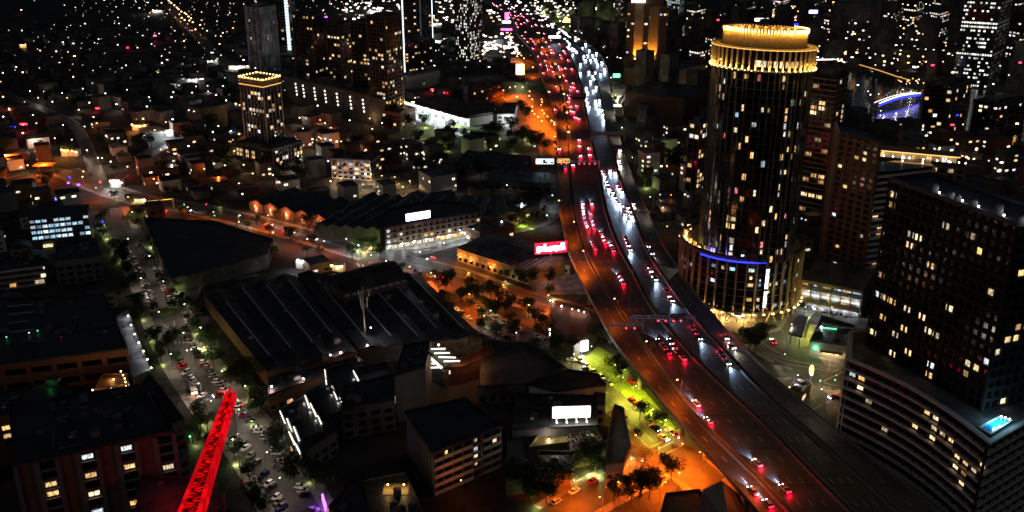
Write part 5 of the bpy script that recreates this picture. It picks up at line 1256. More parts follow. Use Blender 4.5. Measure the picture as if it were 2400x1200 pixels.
def banded_flats():
    r = block('white banded flats with two orange lit rooms at the left edge', ppoly([(-40, 640), (100, 622), (95, 600), (-40, 610)], 12), 12, 'dark_conc', 'roof_dark', lit=0, dark='glass', name='flats', units=1)
    a, b = Vector(G(-40, 640, 12)), Vector(G(100, 622, 12)); d = (b - a).normalized(); nn = Vector((d.y, -d.x))
    for k in range(4): m = MB(); m.beam((*(a + nn * .5), 11.5 - 3 * k), (*(b + nn * .5), 11.5 - 3 * k), 1.2, .9); m.build('balcony_band', 'white_wall', r)
    for t, z, w_ in ((.45, 3.7, 3), (.9, 3.9, 4.5), (.98, 6.8, 2.4)): p = a + (b - a) * t + nn * .2; place_pane(r, p.x, p.y, z, math.atan2(d.y, d.x), w_, 2, 'room', frame=True)
banded_flats()
def left_warehouse():
    r = block('big dark flat warehouse with rows of pale roof bars at the left edge', ppoly([(-60, 862), (300, 820), (245, 690), (-60, 705)], 13), 13, 'brick_wall', 'roof_dark', lit=0, dark='black_glass', name='left_warehouse', bay=9, wf=.8, hf=.4, fh=6, units=14)
    for (p, q) in [((15, 718), (78, 713)), ((18, 737), (80, 731)), ((20, 757), (65, 752)), ((24, 778), (85, 771))]: m = MB(); m.beam((*G(*p, 13.5), 13.5), (*G(*q, 13.5), 13.5), .5, .2); m.build('skylight', 'skylight', r)
    for q, c in (((68, 780), 'led_ice'), ((88, 775), 'led_green'), ((15, 790), 'led_green'), ((143, 790), 'red_glow')): m = MB(); m.ball(*G(*q, 14), 14, .22); m.build('indicator', c, r)
left_warehouse()
cp = block('long pale grey covered walkway roof with white lamps along its edge', ppoly([(310, 885), (352, 868), (300, 725), (272, 742)], 7), 7, 'dark_conc', 'roof_pale', lit=0, dark=None, parapet=.2, units=0, name='covered_walkway')
for q in ((298, 740), (305, 762), (313, 783), (323, 803), (334, 823), (343, 842), (352, 862)): x, y = G(*q, 8); m = MB(); m.ball(x + .4, y, 8, .3); m.build('edge_lamp', 'lamp_white', cp); lamp_light((x - .8, y - .6, 9.), (.9, .93, 1), 90, .2, cp)
def courtyard_flats():
    r = block('dark brick flats above the courtyard restaurant with small mixed windows', ppoly([(-40, 985), (175, 935), (150, 890), (-40, 930)], 13), 13, 'brick_wall', 'roof_dark', lit=.2, fh=3.2, bay=4, name='flats', frame=True, mat='room')
    c = block('small courtyard restaurant block glowing orange with a lamp string', ppoly([(222, 915), (300, 905), (300, 878), (240, 880)], 8), 8, 'tan_wall', 'roof_rust', lit=.6, name='restaurant', units=0, fh=3.5, bay=3)
    for q in ((285, 881), (290, 890), (294, 898), (296, 906), (297, 916), (290, 924), (276, 927), (263, 932), (262, 922), (219, 925), (268, 900)):
        x, y = G(*q, 7); m = MB(); m.ball(x, y, 9, .3); m.build('string_lamp', 'lamp_gold', c)
    for q in ((270, 925), (288, 910), (222, 928), (265, 895)): x, y = G(*q, 7); lamp_light((x, y - 1, 9.5), (1, .5, .15), 520, .3, c)
    for q, w_ in (((113, 890), 1), ((140, 893), 1)): x, y = G(*q, 12); m = MB(); m.box(x, y, 13, 3.4, .3, 1.6); m.build('green_window', 'led_green' if w_ == 2 else 'sign_lime', c) if False else None
courtyard_flats()
x, y = G(125, 895, 14); m = MB(); m.box(x, y, 13.2, 4.5, 3, 2.4); o = m.build('stair_box', 'dark_conc'); tag(o, 'dim rooftop stair box with a faint green glow at the left', 'roof box'); lamp_light((x, y - 3, 14.6), (.1, 1, .15), 32, .3)
def corner_flats():
    z1 = 30; P_ = ppoly([(35, 1092), (405, 1012), (330, 905), (20, 950)], z1); P0, P1 = Vector(G(35, 1092, z1)), Vector(G(405, 1012, z1))
    r = block('large dark flats with grey columns and warm balcony rooms at the bottom left', P_, z1, 'brown_wall', 'roof_dark', lit=0, dark=None, name='corner_flats', cat='apartment building', units=16)
    d = (P1 - P0).normalized(); L = (P1 - P0).length; nn = Vector((d.y, -d.x)); ang = math.atan2(d.y, d.x)
    for k in range(9):
        for j in range(8):
            p = P0 + d * L * (j + .5) / 8 + nn * .12; z = z1 - 3.2 * (k + 1)
            if j % 2:
                m = MB(); m.box(p.x, p.y, z, L / 8 * .85, .2, 2.6, ang); m.build('balcony_recess', 'black_glass', r); m = MB(); m.box(p.x + nn.x * .5, p.y + nn.y * .5, z - .2, L / 8 * .9, 1.1, .25, ang); m.build('balcony_slab', 'conc', r)
                if random.random() < .42: place_pane(r, p.x + nn.x * .15, p.y + nn.y * .15, z + 1.3, ang, L / 8 * .6, 1.5, 'room', frame=True)
    for j in range(0, 9): p = P0 + d * L * j / 8 + nn * .5; m = MB(); m.box(p.x, p.y, 0, 1.6 if j % 2 else 1.2, 1.2, z1, ang); m.build('column', 'grey_wall', r)
corner_flats()
block('tall narrow dark block between the left flats and the street', ppoly([(330, 905), (405, 1000), (432, 985), (352, 880)], 24), 24, 'dark_conc', 'roof_dark', lit=.03, dark='glass', name='flats', units=1)
rb = block('black flat roof glowing red beneath the crane boom', ppoly([(305, 1290), (545, 1250), (500, 1120), (330, 1120)], 22), 22, 'dark_conc', 'roof_dark', lit=0, dark=None, name='red_lit_block', units=4)
block('black roofed house at the bottom edge between street and freeway', ppoly([(1540, 1230), (1700, 1260), (1640, 1150), (1560, 1160)], 9), 9, 'grey_wall', 'roof_dark', lit=.1, name='house', units=1)
block('dark pitched house at the bottom edge beside the ramp', ppoly([(1640, 1240), (1780, 1290), (1730, 1160), (1650, 1150)], 10), 10, 'grey_wall', 'roof_dark', lit=0, hipped=True, name='house')
block('low shop with purple and white lit front at the bottom of the left street', ppoly([(770, 1190), (830, 1240), (900, 1230), (830, 1120)], 7), 7, 'tan_wall', 'roof_dark', lit=.2, name='shop_building', units=2)
x, y = G(757, 1165, 4); m = MB(); m.beam((x - .5, y + 1.5, 3), (x + 1.5, y - 4, 3), .5, 2.4); o = m.build('purple_sign', 'led_purple'); tag(o, 'purple glowing shop sign at the bottom of the left street', 'sign'); lamp_light((x - 1.5, y - 2, 4), (.5, .15, 1), 420, .3); x, y = G(775, 1175, 4); lamp_light((x - 1, y, 4), (1, .8, .6), 420, .3)
block('dark low sheds at the bottom middle with one orange lit patio', ppoly([(880, 1250), (1010, 1240), (950, 1110), (850, 1130)], 8), 8, 'brown_wall', 'roof_dark', lit=.1, name='shop_building')
x, y = G(930, 1180, 3); o = thing('patio_light', 'yellow orange lit patio with plants at the bottom middle', 'patio', (x, y, 8)); m = MB(); m.prism([(x - 4, y - 3), (x + 4, y - 3), (x + 4, y + 3), (x - 4, y + 3)], 8.1, 8.3); m.build('floor', 'tan_wall', o)
for dx in (-2.5, 2.5): m = MB(); m.ball(x + dx, y, 10, .3); m.build('lamp', 'lamp_gold', o); lamp_light((x + dx, y - 1, 10.6), (1, .65, .2), 300, .2, o)
# red white balcony apartments and park side
ap = block('apartment block with red lit white balconies above the yellow car park', rect((775, 372), (868, 378), 14, 20), 14, 'white_wall', 'roof_dark', lit=.1, fh=3.1, bay=4, name='balcony_apartments', cat='apartment building')
a, b = Vector(G(775, 372, 14)), Vector(G(868, 378, 14)); d = (b - a).normalized(); nn = Vector((d.y, -d.x))
for k in range(4):
    for j in range(5):
        p = a + (b - a) * (j + .5) / 5 + nn * .7; m = MB(); m.box(p.x, p.y, 2.6 + k * 3.1, 3.6, 1.4, 1.1, math.atan2(d.y, d.x)); m.build('balcony', 'white_wall' if (j + k) % 3 else 'brick_wall', ap)
for t in (.1, .5, .9): p = a + (b - a) * t + nn * 6; lamp_light((p.x, p.y, 9), (1, .5, .4), 500, .4, ap)
# exhibition hall etc.
block('big dark exhibition hall with a slanted navy roof right of the freeway', para((1462, 272), (1600, 292), (1660, 262)), 22, 'brown_wall', 'roof_dark', lit=0, dark=None, name='exhibition_hall', units=6)
block('second dark hall with brown walls under the gold lit tower', para((1462, 215), (1590, 222), (1650, 205)), 24, 'brown_wall', 'roof_dark', lit=0, dark=None, name='exhibition_hall', units=6)
block('long pale edged grey pavilion right of the freeway', rect((1490, 293), (1602, 302), 6, 14), 6, 'grey_wall', 'roof_pale', lit=.06, dark=None, name='pavilion', units=0)
hl = block('lime lit glass hall at the freeway edge under the gold tower', ppoly([(1432, 235), (1448, 240), (1470, 205), (1440, 190)], 8), 8, 'white_wall', 'roof_pale', lit=.9, mat='room_office', name='glass_hall', units=0)
x, y = G(1446, 222, 10); lamp_light((x, y, 13), (.95, 1, .5), 9000, .6, hl); x, y = G(1450, 250, 4); lamp_light((x, y, 7), (1, .85, .3), 3500, .6, hl)
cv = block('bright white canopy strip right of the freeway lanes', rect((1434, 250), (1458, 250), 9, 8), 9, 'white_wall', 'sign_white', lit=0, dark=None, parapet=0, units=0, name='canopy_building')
tn = thing('tent_roof', 'pale peaked tent roofs glowing beside the round hotel top', 'tent', (*G(1640, 212), 0))
for px in (1618, 1636, 1654):
    x, y = G(px, 214); m = MB(); m.add([(x - 8, y - 6, 4), (x + 8, y - 6, 4), (x + 8, y + 6, 4), (x - 8, y + 6, 4), (x, y, 9)], [(0, 1, 4), (1, 2, 4), (2, 3, 4), (3, 0, 4), (3, 2, 1, 0)]); m.build('peak', 'white_wall', tn); lamp_light((x, y - 9, 6), (1, .9, .7), 2200, .5, tn)
# ---------------------------------------------------------------- blue footbridge, viaducts, promenade
def footbridge():
    a = Vector((*G(2055, 243, 6), 6.)); b = Vector((*G(2152, 219, 6), 6.)); r = thing('footbridge', 'arched footbridge edged with blue and white light over the river', 'bridge', (a.x, a.y, 0)); d = (b - a).normalized(); nn = Vector((-d.y, d.x, 0)) * 2.4; n = 14
    P_ = [a + (b - a) * i / n + Vector((0, 0, 2.2 * math.sin(math.pi * i / n))) for i in range(n + 1)]
    m = MB()
    for p, q in zip(P_, P_[1:]): m.beam(p, q, 4.6, .8)
    m.build('deck', 'conc', r)
    for s, mt, dz, hh in ((-1, 'led_blue', -1.4, 1.4), (-1, 'led_white', .7, .7), (1, 'led_white', .6, .35)):
        m = MB()
        for p, q in zip(P_, P_[1:]): m.beam(p + nn * s * 1.05 + Vector((0, 0, dz)), q + nn * s * 1.05 + Vector((0, 0, dz)), .3, hh)
        m.build('edge_light', mt, r)
    for i in range(2, 12, 1):
        c = P_[i]; m = MB(); Q = [c + nn * s_ * 1.1 + Vector((0, 0, 0)) for s_ in (-1, 1)]; prev = None
        for k in range(9):
            t = k / 8; p = Q[0] + (Q[1] - Q[0]) * t + Vector((0, 0, 9.5 * math.sin(math.pi * t) * (1 - abs(i - 6.5) / 9))) + d * (i - 6) * .9 * math.sin(math.pi * t)
            if prev is not None: m.beam(prev, p, .28)
            prev = p
        m.build('arch', 'white_wall', r)
    for i in (2, 5, 8, 11): lamp_light(P_[i] - nn * 2.5 + Vector((0, 0, -1)), (.1, .12, 1), 250, .5, r); 
    for i in (3, 7, 11): lamp_light(P_[i] + Vector((0, 0, 3)), (1, .85, .7), 900, .4, r)
    for i in (0, n): m = MB(); m.cyl(P_[i].x, P_[i].y, 0, 5.6, 1.2, n=8); m.build('pier', 'conc', r)
footbridge()
def viaduct(label, pts, z, col, light, w_=5, step=9):
    P_ = [Vector((*G(*p, z), z)) for p in pts]; r = thing('rail_viaduct', label, 'viaduct', (P_[0].x, P_[0].y, 0)); m = MB(); l = MB(); k = MB()
    for p, q in zip(P_, P_[1:]):
        m.beam(p, q, w_, 1.2); o = Vector((0, -w_ / 2 - .3, .4)); l.beam(p + o, q + o, .4, .8); n = max(1, int((q - p).length // step))
        for i in range(n): c = p + (q - p) * i / n; k.box(c.x, c.y, -.1, 1.4, 1.4, z)
    m.build('deck', col, r); l.build('edge_light', light, r); k.build('arch_pier', col, r, kind='stuff'); return r
viaduct('low rail viaduct with an orange lit edge beyond the river', [(2012, 152), (2060, 166), (2100, 180), (2130, 188)], 7, 'brown_wall', 'led_amber')
v_ = viaduct('short bridge span with a pink white light row right of the gold crown', [(1912, 140), (1955, 139), (1978, 146)], 9, 'brown_wall', 'sign_white')
# ---------------------------------------------------------------- mast, crane, gantries
def mast():
    x, y = G(858, 824, 0); zt = ZH(824, 672); r = thing('antenna_mast', 'tall slim telecom mast with panel antennas rising between the dark roofs', 'mast', (x, y, 0))
    m = MB(); m.cyl(x, y, 0, zt, .55, .3, 10); m.build('pole', 'metal', r)
    for z, rr in ((zt - 3.5, 2.6), (zt - 6, 1.8), (zt - 8.5, 1.6)):
        m = MB()
        for i in range(3):
            a = i * 2.09 + .3; m.beam((x, y, z), (x + rr * math.cos(a), y + rr * math.sin(a), z), .14)
        m.build('bracket', 'metal', r)
        for i in range(3):
            a = i * 2.09 + .3; m = MB(); m.box(x + rr * math.cos(a), y + rr * math.sin(a), z - .9, .45, .25, 2., a); m.build('antenna', 'white_wall', r)
    m = MB(); m.cyl(x, y, zt, zt + 2.5, .05, n=5); m.build('rod', 'metal', r); m = MB(); m.box(x + 3.5, y, 0, 4, 3, 3.2); m.build('equipment_cabin', 'white_wall', r)
    lamp_light((x + 3, y - 3, 13), (1, .95, .85), 800, .3, r); m = MB(); m.ball(x + 3, y - 2.4, 12.4, .3); m.build('work_light', 'lamp_white', r)
mast()
def crane():
    T_ = Vector((*G(543, 930, 96), 96.)); N_ = Vector((*G(437, 1262, 92), 92.)); r = thing('crane_boom', 'long red glowing lattice crane boom rising from the bottom edge', 'crane', (N_.x, N_.y, 0)); d = (T_ - N_); L = d.length; d.normalize()
    s = d.cross(Vector((0, 0, 1))).normalized(); u = s.cross(d).normalized()
    def W_(t): return 1.5 * (1 - t) + .6 * t
    n = 30; ch = []
    for (a, b) in ((-1, 0), (1, 0), (-1, 1.5), (1, 1.5)): ch.append([N_ + d * L * i / n + s * a * W_(i / n) + u * b * W_(i / n) for i in range(n + 1)])
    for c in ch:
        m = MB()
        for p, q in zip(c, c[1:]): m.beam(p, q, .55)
        m.build('chord', 'red_glow', r)  # chords glow themselves: the red light on the boom is in the material
    for i in range(n):
        m = MB(); m.beam(ch[2][i], ch[3][i], .22); m.beam(ch[2][i], ch[3][i + 1], .28) if i % 2 else m.beam(ch[3][i], ch[2][i + 1], .28)
        m.beam(ch[0][i], ch[2][i + 1], .22); m.beam(ch[1][i], ch[3][i + 1], .22); m.build('brace', 'red_paint', r)
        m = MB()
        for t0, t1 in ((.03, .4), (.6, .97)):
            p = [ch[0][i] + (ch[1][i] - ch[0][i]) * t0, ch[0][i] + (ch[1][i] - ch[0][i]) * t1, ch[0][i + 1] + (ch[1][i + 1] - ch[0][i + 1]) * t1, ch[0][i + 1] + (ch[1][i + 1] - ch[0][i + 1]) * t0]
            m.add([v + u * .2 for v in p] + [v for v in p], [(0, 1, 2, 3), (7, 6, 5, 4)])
            m.build('side_panel', 'red_glow_dim' if i > n * .6 else 'red_glow', r); m = MB()  # panel glow stands in for red light on the steel, dimmer towards the tip
        if i % 3 == 0: c = N_ + d * L * (i + .5) / n + u * W_(i / n) * .8; lamp_light(c, (1, .01, .01), 150, .3, r)
    m = MB(); m.ball(T_.x, T_.y, T_.z + 1.5, .3); m.build('tip_light', 'red_glow', r)
    m = MB(); m.beam(T_ + d * .2, T_ + d * .2 - Vector((0, 0, 18)), .12); m.build('hoist_cable', 'metal', r); m = MB(); q = T_ - Vector((0, 0, 18.6)); m.box(q.x, q.y, q.z, .5, .4, 1.); m.build('hook_block', 'red_paint', r)
    m = MB()
    for dx, dy in ((-1.2, -1.2), (1.2, -1.2), (1.2, 1.2), (-1.2, 1.2)): m.box(N_.x + dx, N_.y + dy, -.1, .35, .35, 92)
    k = 0
    while k < 90: m.beam((N_.x - 1.2, N_.y - 1.2, k), (N_.x + 1.2, N_.y - 1.2, k + 3), .16); m.beam((N_.x + 1.2, N_.y + 1.2, k), (N_.x - 1.2, N_.y + 1.2, k + 3), .16); m.beam((N_.x - 1.2, N_.y + 1.2, k), (N_.x - 1.2, N_.y - 1.2, k + 3), .16); m.beam((N_.x + 1.2, N_.y - 1.2, k), (N_.x + 1.2, N_.y + 1.2, k + 3), .16); k += 3
    m.build('tower_mast', 'red_paint', r)
    c = G(420, 1180, 22); lamp_light((c[0], c[1], 30), (1, .01, .03), 2200, 1., r)
crane()
def gantry(label, a, b, z, y, lamps, boards=(), h=7., mat='metal'):
    r = thing('sign_gantry', label, 'gantry', (a, y, FZ)); m = MB()
    for x in (a, b): m = MB(); m.box(x, y, FZ - .1, .5, .5, h); m.build('post', mat, r)
    for dz in (0, 1.2): m = MB(); m.beam((a, y, FZ + h - dz), (b, y, FZ + h - dz), .3); m.build('beam', mat, r)
    m = MB(); n = int((b - a) // 1.5)
    for i in range(n): x = a + (b - a) * i / n; m.beam((x, y, FZ + h), (x + (b - a) / n, y, FZ + h - 1.2), .14)
    m.build('lattice', mat, r)
    for (u0, u1, sz, mt) in boards: x0, x1 = a + (b - a) * u0, a + (b - a) * u1; m = MB(); m.box((x0 + x1) / 2, y + .4, FZ + h - sz * .8, x1 - x0, .3, sz); m.build('sign_board', mt, r)
    for x, mt in lamps:
        m = MB(); m.box(x, y - .35, FZ + h - 2.6, 1.1, .3, 1.1); m.build('signal_box', 'black_glass', r); m = MB(); m.ball(x, y - .75, FZ + h - 2.05, .36, n=8); m.build('lane_signal', mt, r)
    return r
gy = G(1340, 383, FZ + 5)[1]; x0, x1 = fx('LL', gy) - .8, fx('MD', gy)
q = gantry('sign gantry with outlined orange boards and a row of red lane signals', x0, x1, 0, gy, [(x0 + (x1 - x0) * t, 'brake_far') for t in (.1, .22, .53, .65, .77, .9)])
for (u0, u1, pr) in ((.02, .16, 0), (.18, .29, 1)):
    xa, xb = x0 + (x1 - x0) * u0, x0 + (x1 - x0) * u1; m = MB(); m.box((xa + xb) / 2, gy - .3, FZ + 5.6, xb - xa, .2, 2.6); bd = m.build('sign_board', 'brown_wall', q)
    m = MB(); 
    for z in (5.6, 8.1): m.box((xa + xb) / 2, gy - .5, FZ + z, xb - xa, .15, .22)
    for x in (xa, xb): m.box(x, gy - .5, FZ + 5.6, .22, .15, 2.7)
    if pr: m.beam(((xa + xb) / 2, gy - .5, FZ + 6), ((xa + xb) / 2, gy - .5, FZ + 7), .2); m.beam(((xa + xb) / 2, gy - .5, FZ + 7), (xa + .5, gy - .5, FZ + 7.8), .2); m.beam(((xa + xb) / 2, gy - .5, FZ + 7), (xb - .5, gy - .5, FZ + 7.8), .2)
    else: m.box((xa + xb) / 2, gy - .5, FZ + 7.1, (xb - xa) * .7, .15, .3); m.box((xa + xb) / 2 - .3, gy - .5, FZ + 6.3, (xb - xa) * .5, .15, .3)
    m.build('board_outline', 'led_amber', bd)
gy = G(1520, 750, FZ + 5)[1]; x0, x1 = fx('LB', gy) - 1, fx('RB', gy) - 5
gantry('near sign gantry with dark message boards and red lane signals', x0, x1, 0, gy, [(x0 + (x1 - x0) * t, 'brake_far') for t in (.42, .54, .66, .78)], ((.4, .58, 2.6, 'black_glass'), (.62, .86, 2.6, 'black_glass')))
gy2 = G(1455, 757, FZ + 5)[1]; gantry('short signal bar with two red lane signals over the left ramp', fx('LL', gy2), fx('LB', gy2) + 3, 0, gy2, [(fx('LB', gy2) - 4, 'brake_far'), (fx('LB', gy2) - .5, 'brake_far')], h=5)
gy = G(1345, 233, FZ + 6)[1]; gantry('far sign gantry with a wide black board above the red traffic', fx('LB', gy), fx('MD', gy) + 1, 0, gy, [], ((.3, 1, 5.2, 'black_glass'),), h=10)
gy = G(1420, 316, FZ + 6)[1]; gantry('wide brown sign gantry above the white headlight traffic', fx('MD', gy) - 1, fx('RR', gy) + 2, 0, gy, [], ((0, 1, 3.2, 'brown_wall'),), h=8)
gy = G(1480, 494, FZ + 6)[1]; gantry('thin sign gantry over the inbound lanes near the hotel tower', fx('MD', gy) + 6, fx('RR', gy) + 4, 0, gy, [], ((.5, .65, 1.6, 'metal'),), h=6)
block('huge black flat roofed shed between the left street and the avenue', ppoly([(400, 655), (470, 640), (625, 600), (640, 562), (500, 520), (335, 512)], 7), 7, 'dark_conc', 'roof_dark', lit=0, dark=None, name='black_shed', units=0)
block('dark low workshop roofs above the white billboard', ppoly([(1120, 908), (1235, 902), (1325, 862), (1240, 805), (1140, 800)], 7), 7, 'dark_conc', 'roof_dark', lit=.06, dark='glass', bay=3.4, name='workshop', units=2)
block('dark flat roof right of the striped balcony block', ppoly([(1185, 1125), (1250, 1118), (1235, 1010), (1190, 1020)], 6), 6, 'dark_conc', 'roof_dark', lit=0, dark=None, name='workshop', units=2)
a, b = Vector((*G(310, 476, 6), 6.)), Vector((*G(405, 466, 6), 6.)); r = thing('yellow_gantry', 'yellow lit overhead sign gantry across the avenue at the left', 'gantry', (a.x, a.y, 0))
m = MB(); m.beam(a, b, .9, .9); m.build('beam', 'yellow_marking', r)
for p in (a, b): m = MB(); m.box(p.x, p.y, -.1, .5, .5, 6.3); m.build('post', 'yellow_marking', r)
c = a + (b - a) * .2; m = MB(); m.box(c.x, c.y - .8, 5., 7, .4, 3.4); m.build('sign_board', 'skylight', r)
for t in (.1, .35, .6, .9): c = a + (b - a) * t; lamp_light((c.x, c.y - 3, 8), (1, .9, .4), 700, .3, r)
for nm, q0, w_ in (('left edge forecourt canopy glowing orange', (20, 365), 40), ('second orange lit forecourt canopy beside the left edge', (105, 385), 42)):
    x, y = G(*q0, 6); t = thing('forecourt_canopy', nm, 'canopy', (x, y, 0)); m = MB(); m.box(x, y, 5.6, w_ * .33, 9, .8, .1); m.build('roof', 'tan_wall', t)
    for s in (-.4, .4): m = MB(); m.cyl(x + s * w_ * .3, y, 0, 5.6, .3); m.build('post', 'metal', t)
    lamp_light((x, y - 3, 9.), (1, .14, .008), 20000, .5, t); lamp_light((x, y - 8, 4.), (1, .16, .015), 10000, .5, t)
# ---------------------------------------------------------------- vehicles
def loft(sec, mi=0):                                   # sections (x, half width, z low, z high, top half width)
    V = []; F = []
    for (x, w_, a, b, tw) in sec: V += [(x, -w_, a), (x, -w_ * 1.03, a + (b - a) * .55), (x, -tw, b), (x, tw, b), (x, w_ * 1.03, a + (b - a) * .55), (x, w_, a)]
    for i in range(len(sec) - 1):
        q = 6 * i
        for k in range(6): F.append((q + k, q + (k + 1) % 6, q + 6 + (k + 1) % 6, q + 6 + k))
    F += [tuple(range(5, -1, -1)), tuple(len(V) - 6 + i for i in range(6))]
    F = [tuple(reversed(f)) for f in F]
    return V, F
def car_meshes(kind):
    m = MB(); L_ = {'sedan': 2.25, 'hatch': 2.0, 'wagon': 2.3}[kind]; hr = {'sedan': 1.43, 'hatch': 1.48, 'wagon': 1.68}[kind]; tail = {'sedan': -1.35, 'hatch': -1.75, 'wagon': -2.05}[kind]
    V, F = loft([(-L_, .72, .45, .8, .66), (-L_ + .12, .86, .28, .93, .76), (-1.2, .9, .22, .96, .8), (0, .9, .22, .96, .8), (.95, .9, .22, .95, .78), (L_ - .25, .86, .25, .78, .7), (L_, .7, .36, .62, .62)]); m.add(V, F)
    V, F = loft([(tail + .35, .62, hr - .06, hr, .55), (-.2, .66, hr - .06, hr + .02, .6), (.25, .62, hr - .07, hr - .01, .55)]); m.add(V, F)
    body = m.mesh('body', 'paint')
    m = MB(); V, F = loft([(tail - .15, .78, .9, .95, .74), (tail + .3, .77, .9, hr - .04, .58), (.3, .78, .9, hr - .05, .58), (1.0, .77, .88, .95, .72)]); m.add(V, F); glass = m.mesh('windows', 'glass')
    m = MB(); n = 12
    A = [(.31 * math.cos(2 * math.pi * i / n), -.1, .31 * math.sin(2 * math.pi * i / n)) for i in range(n)]; B = [(x, .1, z) for x, _, z in A]
    m.add(A + B, [(i, (i + 1) % n, n + (i + 1) % n, n + i) for i in range(n)] + [tuple(range(n - 1, -1, -1)), tuple(range(n, 2 * n))]); wheel = m.mesh('wheel', 'rubber')
    return dict(L=L_, body=body, glass=glass, wheel=wheel, x=(L_ - .75, -L_ + .8))
CARS = {k: car_meshes(k) for k in ('sedan', 'hatch', 'wagon')}
m = MB(); m.box(0, 0, -.09, .14, .36, .18); HL_ON = m.mesh('headlight', 'head_lamp'); HL_OFF = m.mesh('headlight', 'skylight'); TL_ON = m.mesh('taillight', 'tail_lamp'); TL_OFF = m.mesh('taillight', 'red_paint')
PAINT = {'white': (.75, .75, .74), 'silver': (.42, .43, .45), 'black': (.012, .012, .014), 'grey': (.12, .125, .13), 'red': (.4, .015, .012), 'dark blue': (.015, .03, .12), 'beige': (.4, .34, .24)}
COLW = ['white'] * 9 + ['silver'] * 5 + ['black'] * 4 + ['grey'] * 3 + ['red', 'dark blue', 'beige']
HEADL = bpy.data.lights.new('headlight_beam', 'SPOT'); HEADL.energy = 7500; HEADL.color = (.5, .7, 1); HEADL.spot_size = math.radians(52); HEADL.spot_blend = .9; HEADL.shadow_soft_size = .3
HEADW = HEADL.copy(); HEADW.color = (1, .86, .68); HEADW.energy = 3600
TAILL = bpy.data.lights.new('taillight_glow', 'POINT'); TAILL.energy = 420; TAILL.color = (1, .004, .03); TAILL.shadow_soft_size = .4
KN = {'sedan': 'sedan', 'hatch': 'hatchback', 'wagon': 'station wagon'}
def car(x, y, z, ang, kind=None, col=None, lights='off', phrase='parked beside the kerb', group='cars parked along the streets', beams=True, label=None, nm='parked_car', cool=True):
    kind = kind or random.choice(['sedan', 'hatch', 'hatch', 'wagon']); col = col or random.choice(COLW); K = CARS[kind]
    r = thing(nm, label, 'car', (x, y, z), group, ang)
    if not label: auto(r, f'{col} {KN[kind]} {phrase}', x, y, 'car', group)
    b = link('body', K['body'], r); b.color = (*PAINT[col], 1); link('windows', K['glass'], r)
    for dx in K['x']:
        for s in (-.8, .8): link('wheel', K['wheel'], r, (dx, s, .31))
    on = lights != 'off'
    for s in (-.6, .6):
        link('headlight', HL_ON if on else HL_OFF, r, (K['L'] - .02, s, .62)); link('taillight', TL_ON if on else TL_OFF, r, (-K['L'] + .0, s, .8))
    if on and beams:
        o = bpy.data.objects.new('headlight_beam', HEADL if cool else HEADW); COL.objects.link(o); o.parent = r; o.location = (K['L'] + .3, 0, .75); o.rotation_euler = (0, -math.radians(83), 0)
        o = bpy.data.objects.new('taillight_glow', TAILL); COL.objects.link(o); o.parent = r; o.location = (-K['L'] - .5, 0, .7)
    return r
# one-piece car for far traffic
def far_mesh(nm, big=1.):
    m = MB(); V, F = loft([(-2.2, .8, .3, .9, .76), (-1.6, .88, .25, 1., .8), (1., .88, .25, .98, .8), (2.2, .8, .3, .7, .7)]); m.add(V, F, 0); V, F = loft([(-1.7, .75, .9, .98, .7), (-1.2, .74, .9, 1.45, .6), (.3, .74, .9, 1.45, .6), (1., .74, .9, .95, .7)]); m.add(V, F, 1)
    for s in (-.55, .55): m.box(2.2, s, .45, .3, .5 * big, .4 * big, mi=2); m.box(-2.2, s, .6, .3, .5 * big, .4 * big, mi=3)
    return m.mesh('traffic_car', ['paint', 'glass', 'head_lamp', 'brake_far'])
FARM = far_mesh('a', 1.3); 
def heading(k1, k2, u, y, sgn):
    x0 = fx(k1, y) * (1 - u) + fx(k2, y) * u; x1 = fx(k1, y + 4) * (1 - u) + fx(k2, y + 4) * u
    return math.atan2(4 * sgn, (x1 - x0) * sgn)
TR = 'red tail lights outbound'
def traffic(px, py, out=True, road_=None, col=None, warm=False):
    x, y = G(px, py, FZ + .6); R_ = [('LL', 'LB'), ('LB', 'MD'), ('MD', 'RB'), ('RB', 'RR')]
    k = road_ if road_ is not None else (1 if out else 2); a, b = R_[k]; xa, xb = fx(a, y), fx(b, y); u = min(.88, max(.12, (x - xa) / max(.1, xb - xa))); x = xa + (xb - xa) * u
    sg = 1 if out else -1
    nm = {0: 'on the left ramp', 1: 'driving away with red lights', 2: 'approaching with headlights', 3: 'on the right ramp'}[k]
    if y < 620: return car(x, y, FZ + .01, heading(a, b, u, y, sg), lights='on', phrase=nm, group='cars driving on the freeway', nm='traffic_car', cool=not warm)
    o = link('traffic_car', FARM, None, (x, y, FZ + .01), heading(a, b, u, y, sg)); c = random.choice(COLW); o.color = (*PAINT[c], 1)
    auto(o, f'small {c} car {nm}', x, y, 'car', 'cars driving on the freeway')
    if random.random() < .85 and y < 1250:
        q = bpy.data.objects.new('headlight_beam', HEADL if (not out and not warm) else (HEADW if not out else TAILL)); COL.objects.link(q); q.parent = o
        if out: q.location = (-3., 0, 1.)
        else: q.location = (2.7, 0, .9); q.rotation_euler = (0, -math.radians(82), 0)
    return o
for q in [(1366,476),(1367,492),(1386,472),(1388,482),(1369,507),(1384,500),(1387,515),(1392,534),(1409,546),(1414,560),(1430,572),(1437,586),(1388,570),(1394,582),(1450,645),(1459,662),(1545,800),(1557,815),(1572,800),(1585,822),(1600,838),(1632,945),(1660,985),(1775,1085),(1840,1145),
          (1358,330),(1358,345),(1361,368),(1383,366),(1366,484),(1371,518),(1375,528),(1379,538),(1368,500),(1387,476),(1390,524),(1412,552),(1418,568),(1434,580),(1391,576),(1455,653),(1551,807),(1565,824),(1579,812),(1592,830),(1381,350),(1330,390)]: traffic(*q)
